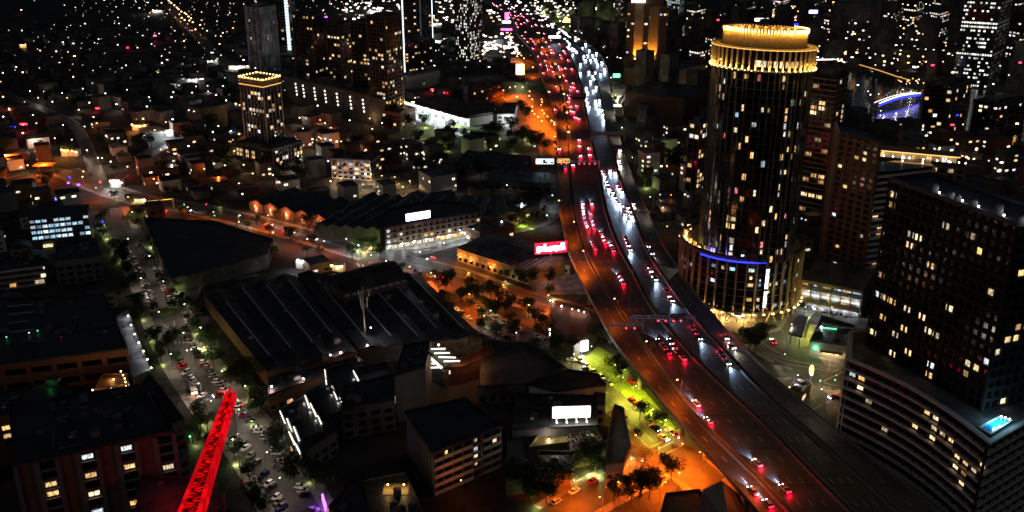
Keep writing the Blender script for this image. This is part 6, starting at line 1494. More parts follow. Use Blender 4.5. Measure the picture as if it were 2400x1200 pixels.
for q in [(1311,352,0),(1302,258,0),(1288,216,0),(1305,204,0),(1326,395,0),(1765,1150,0),(1800,1180,0)]: traffic(q[0], q[1], True, 0)
for q in [(1337,212),(1341,222),(1346,206),(1354,214),(1332,225),(1333,240),(1338,252),(1339,262),(1352,250),(1345,264),(1349,277),(1357,280),(1336,232),(1340,205),(1344,196),(1328,190),(1322,178),(1318,163)]: traffic(*q)
for q in [(1412,400),(1417,412),(1421,424),(1426,440),(1436,450),(1441,462),(1452,440),(1458,482),(1462,492),(1471,485),(1481,505),(1466,558),(1472,574),(1520,625),(1529,645),(1562,682),(1574,702),(1625,770),(1637,790),(1690,828),(1703,848),(1441,404),(1430,398),(1415,406),(1424,432),(1433,444),(1445,470),(1450,476),(1464,500),(1476,495),(1457,448),(1448,434),(1474,515),(1469,566),(1476,584),(1524,634),(1535,652),(1567,691),(1630,779),(1696,838)]: traffic(q[0], q[1], False)
for q in [(1495,575),(1501,592),(1484,476),(1452,352),(1450,376),(1453,388),(1700,790),(1716,812)]: traffic(q[0], q[1], False, 3, warm=True)
for q in [(1373,230),(1377,240),(1380,250),(1395,236),(1397,246),(1403,256),(1412,258),(1425,268),(1425,235),(1436,282),(1377,215),(1374,205),(1390,212),(1414,203),(1384,190),(1390,178),(1412,185),(1368,130),(1372,140),(1360,150),(1380,168),(1350,120),(1340,112)]: traffic(q[0], q[1], False)
rnd = random.Random(11)
for i in range(150):                                   # dense far queue: red on the left, white on the right
    y = 1000 + 780 * rnd.random() ** 1.3; out = rnd.random() < .56
    a, b = ('LL', 'MD') if out else ('MD', 'RR'); u = rnd.choice([.1, .26, .42, .58, .74, .9]); x = fx(a, y) * (1 - u) + fx(b, y) * u
    px, py = PX(x, y, FZ + .6); traffic(px, py, out, (1 if x > fx('LB', y) else 0) if out else (2 if x < fx('RB', y) else 3))
# parked cars along the streets
def parked(line, N, z, t0, t1, side, hw, spacing=2.9, angle=60, skip=.15, phrase='parked at an angle', maxn=99):
    Ls = [0]; 
    for a, b in zip(line, line[1:]): Ls.append(Ls[-1] + (b - a).length)
    T_ = Ls[-1]; s = t0 * T_; c = 0
    while s < t1 * T_ and c < maxn:
        i = max(0, min(len(line) - 2, next((k for k in range(len(Ls) - 1) if Ls[k + 1] > s), len(line) - 2))); d = (line[i + 1] - line[i]).normalized(); f = (s - Ls[i]); p = line[i] + d * f + N[i] * side * (hw - (2.2 if angle else 1.2))
        if random.random() > skip: car(p.x, p.y, z, math.atan2(d.y, d.x) + math.radians(angle) * side + random.uniform(-.03, .03), phrase=phrase); c += 1
        s += spacing
parked(L1, N1, z1, .20, .46, 1, 6.5); parked(L1, N1, z1, .17, .46, -1, 6.5)
parked(L1, N1, z1, .55, .76, 1, 6.5); parked(L1, N1, z1, .60, .70, -1, 6.5, skip=.5); parked(L1, N1, z1, .74, .98, 1, 6.5, skip=.3); parked(L1, N1, z1, .76, 1., -1, 6.5, skip=.45)
parked(L4, N4, z4, .08, .7, 1, 6, 5.6, 0, .25, 'parked along the kerb'); parked(L4, N4, z4, .12, .75, -1, 6, 5.6, 0, .2, 'parked along the kerb')
parked(L5, N5, z5, .04, .34, 1, 6.5, 8.5, 0, .05, 'parked under orange light', 4); parked(L3, N3, z3, .5, .8, -1, 5.5, 5.6, 0, .1, 'parked along the lane'); parked(L3, N3, z3, .3, .5, 1, 5.5, 7, 0, .3, 'parked along the lane')
for (px, py, c, lt) in [(1555, 1025, 'white', 'on'), (1572, 1012, 'silver', 'on'), (1583, 1018, 'red', 'on'), (1536, 1003, 'black', 'on')]:
    x, y = G(px, py, .8); car(x, y, .16, math.radians(-55), 'sedan', c, lt, 'waiting at the orange junction', 'cars in the streets', beams=False, nm='street_car')
for (px, py, c, a, lt, ph) in [(513, 925, 'red', 215, 'on', 'turning below the crane tip'), (560, 945, 'silver', 128, 'on', 'with blazing headlights below the crane tip'), (440, 493, 'white', -15, 'on', 'driving on the left avenue'), (335, 482, 'black', 165, 'on', 'driving on the left avenue'), (382, 495, 'red', 165, 'on', 'driving on the left avenue'),
    (630, 527, 'white', -20, 'on', 'driving past the gabled sheds'), (672, 543, 'white', -20, 'on', 'driving past the gabled sheds'), (735, 560, 'silver', -22, 'on', 'driving past the gabled sheds'), (1010, 606, 'white', 200, 'on', 'leaving the shop corner'), (1030, 648, 'red', 150, 'on', 'with red tail lights on the avenue'),
    (1480, 893, 'red', -50, 'off', 'parked under the freeway edge'), (1448, 852, 'red', -50, 'off', 'parked under the freeway edge'), (1376, 865, 'black', -40, 'off', 'parked beside the verge'), (1341, 843, 'white', -10, 'off', 'parked beside the verge'), (1955, 930, 'red', 200, 'on', 'stopped at the marked junction'),
    (1812, 800, 'red', 90, 'on', 'with brake lights beside the hotel'), (870, 590, 'white', -30, 'on', 'crossing at the corner shop')]:
    x, y = G(px, py, .7); car(x, y, .17, math.radians(a), 'sedan', c, lt, ph, 'cars in the streets', beams=px in (560, 440, 630, 672, 735, 1010, 1030, 335, 382, 870, 513), nm='street_car')
A_, d_, nn_, ang_, Lc = CPK
for i, c in enumerate(['white', 'white', 'black', 'black', 'grey']):
    p = A_ + d_ * Lc * (i + .9) / 6 + nn_ * 1.2; car(p.x, p.y, .02, ang_ + math.radians(200), 'sedan', c, 'off', 'under its slatted front', 'cars under the car park building')
for i in range(14):
    x, y = G(random.uniform(785, 960), random.uniform(418, 440)); car(x, y, .02, random.choice([0, 1.57]) + .1, phrase='in the yellow car park', group='cars in the yellow lit car park')
def truck():
    x, y = G(452, 915, .5); a = math.radians(-62); r = thing('truck', 'white flatbed truck with a long pale tray and lit cab on the left street', 'truck', (x, y, .15), None, a)
    c0, s0 = 1, 0
    def B(nm, mt, *bx, lab=None): m = MB(); [m.box(*q) for q in bx]; return link(nm, m.mesh(nm, mt), r)
    B('tray', 'roof_pale', (-2.6, 0, 1.1, 7.4, 2.4, .25)); B('chassis', 'rubber', (-1, 0, .6, 10, 1., .4)); B('headboard', 'white_wall', (1.1, 0, 1.2, .2, 2.4, 1.5))
    cab = B('cab', 'white_wall', (2.9, 0, .7, 2.3, 2.3, 1.9), (2.5, 0, 2.6, 1.5, 2.1, .35)); m = MB(); m.box(4.08, 0, 1.6, .08, 2., .8); m.box(3., -1.17, 1.6, 1.3, .06, .7); m.box(3., 1.17, 1.6, 1.3, .06, .7); link('windscreen', m.mesh('windscreen', 'glass'), cab)
    B('crane_arm', 'metal', (1.6, 0, 2.6, .3, 1.8, .3), (1.6, .6, 1.3, .3, .3, 1.4))
    for dx in (3.1, -2.2, -4.4):
        for s in (-1, 1): link('wheel', CARS['sedan']['wheel'], r, (dx, s * 1.05, .45), 0, (1.5, 1.5, 1.5))
    for s in (-.8, .8): link('headlight', HL_ON, r, (4.12, s, 1.0)); link('marker_light', TL_ON, r, (3.4, s * 1.25, .9))
    lamp_light((x + 4.6 * math.cos(a), y + 4.6 * math.sin(a), 1.6), (1, .35, .12), 380, .3, None)
truck()
# ---------------------------------------------------------------- street lamps
def lamp_mesh(h, arm, hd, mat, arm2=False):
    m = MB(); m.cyl(0, 0, -.1, h, .11, .07, 6); m.beam((0, 0, h - .1), (arm, 0, h + .25), .09); m.box(arm, 0, h + .2, hd * 1.2, hd * .5, .14)
    me = m.mesh('post', 'metal'); m = MB(); m.ball(arm, 0, h + .1, hd * .5, n=8, sz=.55); return me, m.mesh('lens', mat)
LM = {}
SPEC = {'verge': ('lamp_white', (1, .88, .07)), 'orange': ('sodium', (1, .135, .005)), 'white': ('lamp_white', (1, .8, .6)), 'cool white': ('lamp_cool', (.85, .95, 1)), 'warm': ('lamp_gold', (1, .62, .25))}
def lamp(px, py, col='white', W=1500, h=8.5, arm=1.6, hd=.9, rz=None, z0=0, ph='on a tall grey post', light=True):
    x, y = G(px, py, h + z0); rz = random.uniform(0, 6.28) if rz is None else rz; ax, ay = arm * math.cos(rz), arm * math.sin(rz)
    k = (h, arm, hd, col)
    if k not in LM: LM[k] = lamp_mesh(h, arm, hd, SPEC[col][0])
    r = thing('street_lamp', None, 'street lamp', (x - ax, y - ay, z0), None, rz); auto(r, f'{"white" if col == "verge" else col} street lamp {ph}', x, y, 'street lamp', 'lit street lamps')
    link('post', LM[k][0], r); link('lens', LM[k][1], r)
    if light and W:
        L = bpy.data.lights.new('lamp_light', 'SPOT'); L.energy = W; L.color = SPEC[col][1]; L.shadow_soft_size = .25; L.spot_size = math.radians(158); L.spot_blend = .5
        o = bpy.data.objects.new('lamp_light', L); COL.objects.link(o); o.parent = r; o.location = (arm, 0, h - .25)
    return r
# freeway and ramp lamps
for q in [(1367,588,9000),(1310,470,3500),(1587,890,9000),(1767,1075,7000),(1440,700,4500),(1515,800,4500),(1660,985,4500),(1345,520,3000)]: lamp(q[0], q[1], 'orange', q[2] * (1.5 if q[1] < 700 else .8), 9, 2., .8, math.radians(200), FZ, 'on the left ramp barrier')
for yy in (238, 280): 
    pass
for y in (690, 760, 840, 930, 1010, 1090, 1180, 1270): 
    px, py = PX(fx('LB', y), y, FZ + 9); lamp(px, py, 'orange', 45000, 9, 1.5, 1.5, math.radians(180), FZ, 'on the left ramp barrier')
for y in (290, 350, 430, 520, 610, 700, 800, 920, 1050):
    px, py = PX(fx('RR', y) + .5, y, FZ + 10); lamp(px, py, 'white', 500 if y < 400 else 1800 if y < 700 else 5000, 10, 2., .5 if y < 700 else .9, math.pi, FZ, 'on the right freeway barrier')
for q in [(1212,227,1.8),(1241,214,1.2),(1240,225,1.2),(1247,233,1.2),(1269,233,1.2),(1270,239,1.2),(1247,250,1.2),(1268,246,1),(1248,260,1.2),(1253,267,1.2),(1271,259,1.2),(1275,266,1.2),(1261,274,1.2),(1283,273,1.2),(1270,284,1.2),(1293,283,1.3),(1299,287,1.2),(1299,292,1.2),
          (1207,125,1.6),(1218,124,1.6),(1212,132,1.6),(1222,130,1.6),(1228,137,1.6),(1249,158,1.6),(1195,205,1.2),(1208,203,1.2),(1225,204,1.2),(1300,320,1.1),(1180,212,1.2)]:
    lamp(q[0], q[1], 'orange', 26000 if q[1] > 200 else 45000, 9, 1.5, q[2], ph='over the orange interchange')
# avenue, streets
for q in [(1285,692,5200),(1098,640,5200),(1010,640,6000),(1180,668,5200),(880,655,3800),(760,565,2600),(690,545,2600),(628,505,3400),(560,520,2600),(1100,690,3600),(1240,715,3600),(500,497,2600),(960,625,4800),(300,462,2600),(380,478,2600),(440,486,2600),(225,440,2600),(860,590,2600)]: lamp(q[0], q[1], 'orange', q[2] * (3.4 if q[0] > 900 else 2.6), 8.5, 1.6, .7, ph='along the avenue')
for q in [(985,590,1500),(1040,570,1500),(1109,537,3200),(1078,540,3200),(840,575,3400),(812,560,2600),(870,598,1700),(905,612,1100),(1176,519,1800),(1295,458,1400),(1223,477,2800),(1282,505,1600),(640,545,2600),(720,560,2600),(562,505,3000)]: lamp(q[0], q[1], 'cool white' if q[0] > 700 else 'white', q[2], 7.5, 1.2, .7, ph='near the white lit shops')
for q in [(330,652,1300),(383,660,1100),(432,713,1500),(372,731,1200),(448,819,1100),(465,899,1400),(245,528,900),(310,497,600),(470,768,1300),(575,905,900),(600,1000,1100),(545,1030,700),(655,1120,900),(400,830,500),(520,870,900),(430,780,900),(350,600,700),(300,560,700),(625,1060,900),(560,960,1300)]: lamp(q[0], q[1], 'white', q[2] * 1.3, 7.5, 1.3, .55, ph='along the left street')
for q in [(1386,812,1500),(1440,850,2400),(1490,905,2600),(1530,960,2600),(1460,885,1600),(1560,985,1200),(1150,728,500),(1210,780,400),(1290,830,600),(1345,830,600),(1135,740,900)]: lamp(q[0], q[1], 'verge' if q[2] > 1100 else 'white', q[2] * (5 if q[2] > 1100 else 1), 7, 1.2, .5, ph='along the kerb by the verge')
for q in [(1592,1108,9000),(1545,1050,9000),(1640,1060,7000),(1505,1080,5200),(1346,1126,5200),(1450,1130,3800),(1560,1130,5200),(1490,1020,4200),(1600,1040,6500),(1405,1165,2600)]: lamp(q[0], q[1], 'orange', q[2] * 3., 8.5, 1.6, .6, ph='at the bottom junction')
for q in [(1900,865,1500),(1960,880,1500),(1870,880,1400),(1925,1000,900),(1855,760,1300),(1940,830,1300),(1950,720,1100),(1840,830,1100)]: lamp(q[0], q[1], 'warm' if q[0] > 1910 else 'white', q[2], 7.5, 1.3, .5, ph='around the marked junction')
for q in [(785,405),(823,440),(944,438),(800,418),(895,412),(870,408),(925,415),(960,424),(850,432)]: lamp(*q, 'warm', 3600, 6, 1, .9, ph='in the yellow car park')
for q in [(1068,435),(1188,434),(1253,343),(1000,400),(940,360),(1030,380),(1120,395),(700,395),(640,410),(560,430),(880,330),(1150,350)]: lamp(*q, 'white', 500, 6, 1, .8, ph='in the dark park')
for q in [(945,325),(985,312),(1020,300),(1060,298),(1100,308)]: lamp(*q, 'white', 1300, 5, .6, .5, ph='on the park path')
# traffic signals at junctions
def signal(px, py, c, nm):
    x, y = G(px, py, 4); r = thing('traffic_light', nm, 'traffic light', (x, y, 0)); m = MB(); m.cyl(x, y, -.1, 3.4, .08, n=6); m.build('pole', 'metal', r); m = MB(); m.box(x, y, 3.3, .5, .4, 1.4); m.build('housing', 'rubber', r); m = MB(); m.ball(x, y - .35, 3.8 if c != 'brake_far' else 4.4, .3); m.build('lens', c, r)
for i, q in enumerate([(1922, 890, 'led_green', 'green traffic light left of its twin at the marked junction'), (1957, 888, 'led_green', 'green traffic light right of its twin at the marked junction'), (432, 478, 'led_green', 'small green traffic light on the avenue near the yellow gantry'), (503, 504, 'led_green', 'small green traffic light farther right on the avenue'), (484, 480, 'brake_far', 'red traffic light on the left avenue'), (1012, 604, 'brake_far', 'red traffic light by the shop corner'),
    (1185, 661, 'brake_far', 'red traffic light by the orange arched shop'), (1223, 240, 'led_green', 'green traffic light at the orange interchange'), (1567, 1010, 'brake_far', 'red traffic light at the bottom orange junction'), (1506, 1077, 'brake_far', 'red traffic light on the bottom traffic island')]): signal(*q)
# ---------------------------------------------------------------- trees
def tree_proto(seed, h, r_, mat, conic=False, n=520):
    rd = random.Random(seed); t = MB(); t.cyl(0, 0, -.1, h * .55, .22, .12, 6)
    for i in range(5): a = i * 1.3; t.beam((0, 0, h * .35), (r_ * .6 * math.cos(a), r_ * .6 * math.sin(a), h * .7), .1)
    c = MB(); cl = [(rd.uniform(-.6, .6) * r_, rd.uniform(-.6, .6) * r_, h * (.5 + rd.random() * .4), r_ * rd.uniform(.35, .6)) for _ in range(9)]
    for i in range(n):
        q = rd.choice(cl); v = Vector((rd.gauss(0, 1), rd.gauss(0, 1), rd.gauss(0, 1))).normalized() * q[3] * rd.uniform(.6, 1.05); p = Vector(q[:3]) + v; s = rd.uniform(.16, .34) * (r_ / 3) ** .5
        a = Vector((rd.gauss(0, 1), rd.gauss(0, 1), rd.gauss(0, .6))).normalized(); b = a.cross(Vector((rd.gauss(0, 1), rd.gauss(0, 1), 1))).normalized()
        c.add([p - a * s, p - b * s * .6, p + a * s, p + b * s * .6], [(0, 1, 2, 3)])
    return t.mesh('trunk', 'bark'), c.mesh('crown', mat)
TREES = [tree_proto(i, h, r_, mt, n=n) for i, (h, r_, mt, n) in enumerate([(8, 3.6, 'leaf_dark', 1100), (9.5, 4.4, 'leaf_dark', 1500), (6.5, 2.8, 'leaf_green', 800), (7.5, 3.4, 'leaf_green', 1000), (5, 2.4, 'leaf_dark', 700)])]
TN = ['dark rounded tree', 'large dark spreading tree', 'slender bright green tree', 'leafy green tree', 'small dark tree']
def tree(px=None, py=None, k=None, s=1., xy=None, up=0):
    x, y = xy or G(px, py, 2); k = random.randrange(5) if k is None else k; sc_ = s * random.uniform(.85, 1.2)
    r = thing('tree', None, 'tree', (x, y, 0), None, random.uniform(0, 6.28)); r.scale = (sc_,) * 3; auto(r, TN[k], x, y, 'tree', 'trees along streets and parks'); link('trunk', TREES[k][0], r); link('crown', TREES[k][1], r)
    if up: lamp_light((x + 1.2, y - 2.6, 1.2), (.85, 1, .3) if up > 0 else (.9, .9, 1), abs(up), .3)
    return r
TL = [(285,600),(300,640),(292,680),(270,620),(305,665),(328,745),(318,720),(270,700),(420,700),(405,690),(460,770,3,500),(475,805,3,900),(440,748),(500,850),(490,790,2,300),(412,840),(405,805),(395,820),(555,890,1),(575,875,1),(540,905,0),(590,890,1),(585,975,3,500),(650,1040,1),(660,1065,1),(640,1030,0),
 (690,1130,1),(720,1110,3,120),(740,1130,1),(590,1180,1),(615,1195,1),(470,1000,3,250),(455,1025,2,420),(480,1040,2,120),(250,550,2,600),(245,510,3),(300,520),(325,510,1),(355,505,1),(430,505),(600,520),(710,525,0),(725,530,0),(790,535,0),(835,575,2,900),(850,580,3,1100),(865,572,2,900),(875,580,3,500),(890,600,0),
 (720,590),(750,595),(640,600),(1015,655),(1058,660),(985,660),(1045,680,1),(1080,700,1),(1100,710,1),(1150,690,1),(1170,700,1),(1225,665,1),(1245,660,1),(1285,665,1),(1160,745,1),(1185,735,1),(1130,740,2,450),(1205,790,1),(1280,840,2,260),(1300,830,1),(1345,820,3,200),(1270,770,0),(1240,740,1),(1255,750,1),(1290,690,2,700),
 (1220,520,3,1200),(1240,525,3,500),(1205,530,0),(1130,540,0),(1450,850,2,700),(1455,885,1),(1443,870,0),(1410,795,0),(1425,805,0),(1500,972,0),(1525,990,4),(1545,1005,0),
 (1270,1130,1),(1300,1120,1),(1255,1160,1),(1340,1100,3,500),(1370,1090,3,800),(1395,1095,3,700),(1420,1105,1),(1280,1170,1),(1500,1150,1),(1522,1158,1),(1480,1170,1),(1512,1070,4),(1440,1165,1),(1210,1140,1),(1235,1150,0),(1355,1075,1),(1400,1080,1),
 (1740,785,2),(1745,792,3),(1800,780,2,500),(1780,790,0),(1885,730,2,500),(1770,820,1),(1757,812,1),(1700,745,0)]
for q in TL: tree(q[0], q[1], q[2] if len(q) > 2 else None, 1., None, q[3] if len(q) > 3 else 0)
rd = random.Random(4)
for L_, N_, hw_, t0, t1, st in ((L1, N1, 9.5, .1, .95, 2), (L4, N4, 8., .05, .6, 2), (L2, N2, 10.5, .2, .95, 4), (L5, N5, 9., .02, .3, 3)):
    for i in range(int(len(L_) * t0), int(len(L_) * t1), st):
        for s in (1, -1):
            p = L_[i] + N_[i] * s * (hw_ + rd.uniform(-.5, 1.5))
            if rd.random() < .5 and not near_other(p, None) and (fx('LL', max(200, p.y)) - p.x) > 5: tree(xy=(p.x, p.y), k=rd.choice([0, 2, 3, 3, 4, 1]), s=.95, up=(rd.choice([0, 0, 0, 160, 300, 450])))
for _ in range(24):
    x, y = G(rd.uniform(1040, 1285), rd.uniform(322, 362)); tree(xy=(x, y), k=rd.choice([0, 1, 3]), s=1.3, up=rd.choice([0, 0, 900]))
for _ in range(64):                                    # park and street belts left of the freeway
    px, py = rd.uniform(470, 1290), rd.uniform(325, 445)
    x, y = G(px, py)
    if is_free([(x - 3, y - 3), (x + 3, y - 3), (x + 3, y + 3), (x - 3, y + 3)]): tree(xy=(x, y), k=rd.choice([0, 1, 1, 4]), s=1.2)
for _ in range(50):
    px, py = rd.uniform(0, 620), rd.uniform(225, 470); x, y = G(px, py)
    if is_free([(x - 2, y - 2), (x + 2, y - 2), (x + 2, y + 2), (x - 2, y + 2)]): tree(xy=(x, y), k=rd.choice([0, 1, 1, 4, 3]), s=1.3)
for _ in range(32):                                    # dark belt between the market, the park and the freeway
    px, py = rd.choice([(rd.uniform(1040, 1200), rd.uniform(305, 322)), (rd.uniform(1205, 1235), rd.uniform(255, 300)), (rd.uniform(900, 1000), rd.uniform(285, 300)), (rd.uniform(1485, 1590), rd.uniform(330, 430)), (rd.uniform(1485, 1620), rd.uniform(330, 520))]); tree(px, py, rd.choice([0, 1, 1, 3]), 1.3, None, 1600 if rd.random() < .25 else 0)
for _ in range(18):                                    # lit park at the top
    px, py = rd.uniform(1255, 1450), rd.uniform(18, 75); tree(px, py, rd.choice([2, 3]), 2., None, 26000 if rd.random() < .6 else 0)
for _ in range(10): px, py = rd.uniform(1385, 1455), rd.uniform(50, 100); tree(px, py, 3, 1.8, None, 16000 if rd.random() < .5 else 0)
# ---------------------------------------------------------------- the dark fabric of low buildings between the traced ones
NB = 0; rd = random.Random(21); base_ang = math.atan2(L1[10].y - L1[30].y, L1[10].x - L1[30].x)
WL = ['grey_wall', 'brick_wall', 'dark_conc', 'tan_wall', 'brown_wall', 'white_wall']; WN = ['grey', 'brick', 'dark', 'tan', 'brown', 'white walled']
RF = ['roof_dark', 'roof_dark', 'roof_grey', 'roof_rust', 'roof_grey']
far_stuff = MB(); far_glow = MB()
cand = []
y = 250.
while y < 1500:
    st = 15 if y < 620 else 21 if y < 900 else 30
    xm = y * .62 + 30; x = -xm
    while x < xm: cand.append((x + rd.uniform(-3, 3), y + rd.uniform(-3, 3))); x += st
    y += st
for (x, y) in cand:
    right = x > fx('RR', min(1800, y)) 
    big = rd.random() < (.25 if y < 650 else .15)
    w_ = rd.uniform(9, 14) if not big else rd.uniform(17, 28); dp = rd.uniform(9, 13) if not big else rd.uniform(14, 24)
    if y > 700: w_ *= 1.2; dp *= 1.1
    a = base_ang + (0 if x < 30 else -.25) + rd.choice([0, 0, math.pi / 2]) + (.35 if y > 800 else 0); c, s = math.cos(a), math.sin(a)
    P4 = [(x + dx * c * w_ / 2 - dy * s * dp / 2, y + dx * s * w_ / 2 + dy * c * dp / 2) for dx, dy in ((-1, -1), (1, -1), (1, 1), (-1, 1))]
    if not is_free(P4): continue
    h = rd.choice([4.2, 5, 6.5, 7.5]) if y < 480 else rd.choice([4.5, 6, 7.5, 9.5, 12]) 
    if right and y > 600: h = rd.choice([9, 14, 20, 30, 45]) if y > 900 else rd.choice([8, 12, 18])
    wi = rd.randrange(6); mark_poly(P4, 1.)
    if NB < 290 and y < 1050:
        NB += 1; hip = not big and rd.random() < .5 and h < 9
        o = block(None, P4, h, WL[wi], rd.choice(RF), lit=.10 if y < 520 else .22, mat='room_mixed', indiv=False, units=2 if big else 0, dark='glass' if y < 560 else None, wf=.4, hf=.35, bay=4.5, name='house' if not big else 'low_building', mark=False, hipped=hip, band=big, parapet=.6)
        auto(o, f'{"large" if big else "small"} {WN[wi]} {"hipped roof house" if hip else "flat roofed building"}', x, y, 'building' if big else 'house', 'low buildings filling the blocks')
    else: far_stuff.prism(P4, -.1, h); 
    if y > 480:
        for _ in range(rd.choice([0, 1, 1, 2, 3]) if y < 1000 else rd.choice([0, 0, 1]) + (rd.choice([1, 3, 5]) if right else 0)):
            t = rd.random(); e = rd.choice([0, 1]); p0, p1 = Vector(P4[e]), Vector(P4[(e + 1) % 4]); q = p0 + (p1 - p0) * t
            far_glow.box(q.x, q.y - .35, rd.uniform(.3, .85) * h, rd.uniform(.7, 1.8), .3, rd.uniform(.6, 1.1), 0)
o = far_stuff.build('distant_building', 'dark_conc', kind='stuff'); tag(o, 'mass of far low dark buildings fading to the horizon', 'distant city')
o = far_glow.build('distant_window_light', 'room_mixed', kind='stuff'); tag(o, 'countless tiny lit windows and porch lights of the far city', 'distant lights')
# far suburban street lamps, one by one, then the mass beyond
rd = random.Random(77); n = 0; FL = {}
for key, mt, s in (('white', 'lamp_white', 1.15), ('orange', 'sodium', 1.5), ('cool white', 'lamp_cool', 1.15)):
    m = MB(); m.cyl(0, 0, -.1, 8, .12, n=4, mi=0); m.ball(0, 0, 8.4, s * .42, mi=1, n=8, sz=.6); FL[key] = m.mesh('street_lamp', ['metal', mt])
def far_lamp(x, y, key, sc_=1.): o = link('street_lamp', FL[key], None, (x, y, 0), 0, sc_); auto(o, f'tiny far {key} street lamp', x, y, 'street lamp', 'far street lamps')
for q in [(392,2),(397,13),(410,24),(416,29),(426,38),(434,41),(438,44),(443,49),(427,52),(434,57),(445,58),(453,62),(459,78),(470,68),(420,33),(449,53),(402,18)]: x, y = G(*q, 8); far_lamp(x, y, 'orange', 1.3 + (y - 1100) / 900)
ty = 640.; FML = MB(); FMW = MB()
while ty < 1750:
    tx = -ty * .64
    while tx < -ty * .02:
        if rd.random() < .66:
            u_, v_ = tx + rd.uniform(-7, 7), ty + rd.uniform(-3, 3); x, y = u_ * .96 + (v_ - 1000) * .28, 1000 + (v_ - 1000) * .96 - u_ * .28; px, py = PX(x, y)
            if n < 62 and py > 0 and px > 0 and px < 1130 and not (950 < px < 1180 and 215 < py < 330): far_lamp(x, y, 'white' if rd.random() < .85 else rd.choice(['orange', 'cool white']), rd.uniform(.75, 1.25) * (1 if y < 1000 else 1.3)); n += 1
            elif py > 0 and px > 0 and px < 1130 and not (950 < px < 1180 and 215 < py < 330): (FML if rd.random() < .7 else FMW).ball(x, y, 8.4, rd.choice([.2, .26, .32, .4, .5, .75]) * (1 if y < 1000 else 1.35), n=6, sz=.6)
        tx += 26
    ty += 44 if int(ty) % 3 else 26
fm = FML; fo = MB()
for _ in range(420):                                  # bright yards at the top centre
    px, py = rd.choice([(rd.uniform(1140, 1460), rd.uniform(0, 80)), (rd.uniform(1140, 1460), rd.uniform(0, 40)), (rd.uniform(800, 1070), rd.uniform(0, 60)), (rd.uniform(1130, 1215), rd.uniform(85, 125))])
    x, y = G(px, py, 6); x0_, x1_ = fx('LL', min(1820, y)), fx('RR', min(1820, y))
    if x0_ - 8 < x < x1_ + 8: continue
    fm.box(x, y, rd.uniform(4, 9), rd.uniform(1.6, 5), .8, rd.uniform(1., 2.2))
for _ in range(900):
    y = 1050 + 1500 * rd.random() ** 1.1; x = rd.uniform(-.6, .62) * y; px, py = PX(x, y, 8)
    if py < -10: continue
    dens = 1. if px > 1150 else .5 
    if rd.random() < dens: (fm if rd.random() < .8 else fo).box(x, y, rd.uniform(4, 9), rd.choice([.6, .8, 1.2, 2.4]), .6, rd.uniform(.4, 1.1))
for _ in range(900):                                  # right side city glitter and riverbank
    y = 620 + 1100 * rd.random(); x = rd.uniform(.27, .62) * y; z = rd.uniform(4, 20); px, py = PX(x, y, z)
    if 1950 < px < 2400 and 160 < py < 345 and rd.random() < .9 or py < 0: continue
    (fm if rd.random() < .7 else fo).box(x, y, z, rd.uniform(.8, 2.4), .6, rd.uniform(.6, 1.2))
o = fm.build('distant_lamp', 'lamp_far', kind='stuff'); tag(o, 'glittering mass of far white lamps near the horizon', 'distant lights')
o = FMW.build('distant_lamp', 'lamp_warm_far', kind='stuff'); tag(o, 'scattered far warm white lamps among the suburbs', 'distant lights')
o = fo.build('distant_lamp', 'sodium', kind='stuff'); tag(o, 'scattered far orange lamps near the horizon', 'distant lights')
# brighter far yards and strips
for (px, py, w_, c, W, lb) in [(390,196,40,'lamp_white',9000,'bright white depot floodlights in the left middle distance'),(455,185,70,'lamp_far',4000,'row of white depot lights beside the floodlit depot'),(395,306,34,'lamp_cool',9000,'white lit tent like shed roof in the left middle'),(368,24,24,'lamp_white',4000,'white lit hall in the far left suburb'),
    (55,104,34,'lamp_gold',3000,'orange lit shop roof in the far left suburb'),(325,293,34,'sodium',5000,'orange lit forecourt roof in the left middle'),(160,352,40,'sodium',4500,'orange and white lit yard at the left middle'),(268,424,26,'lamp_far',3500,'bright shop sign row near the left avenue'),(1010,54,50,'lamp_far',9000,'white lit industrial yard between the towers'),(890,25,60,'lamp_far',8000,'row of white industrial lamps at the top'),
    (480,142,60,'lamp_far',7000,'pale lit tree lined road right of the left suburb'),(560,154,50,'lamp_far',6000,'pale lit road ending at the finned slab tower'),(705,178,44,'lamp_cool',9000,'white lit station platform between the towers'),(1150,105,50,'lamp_cool',12000,'white lit tree filled yard beside the far freeway'),(1030,95,20,'lamp_cool',6000,'cool white lit corner beside the spotted tower'),
    (1590,250,10,'lamp_far',1000,'small lit service yard right of the exhibition hall'),(1725,632,0,'lamp_gold',0,''),(790,622,28,'lamp_gold',900,'warm lit canopy front beside the avenue'),(700,610,18,'lamp_white',1100,'white lit back yard between the dark sheds'),(790,205,46,'lamp_gold',2500,'warm lit podium terrace of the second cluster tower')]:
    if not w_: continue
    x, y = G(px, py, 5); k = y / CF; r = thing('lit_yard', lb, 'lit yard', (x, y, 0)); n_ = max(3, int(w_ // 8)); m = MB()
    m.box(x, y + 4, -.1, w_ * k, 6, 4.6); m.build('hall', 'white_wall', r)
    for i in range(n_):
        q = x + w_ * k * ((i + .5) / n_ - .5) + rd.uniform(-1, 1); m = MB(); m.box(q, y - .3 + rd.uniform(-.6, .4), rd.uniform(3, 5), rd.uniform(.8, 2.4), .5, rd.uniform(.5, 1.2)); m.build('lamp', c, r)
    colr = {'lamp_gold': (1, .6, .2), 'sodium': (1, .35, .08), 'lamp_cool': (.85, .97, 1)}.get(c, (1, .95, .9))
    lamp_light((x, y - 6, 6), colr, W, .8, r); lamp_light((x - w_ * k * .3, y - 5, 6), colr, W * .6, .8, r)
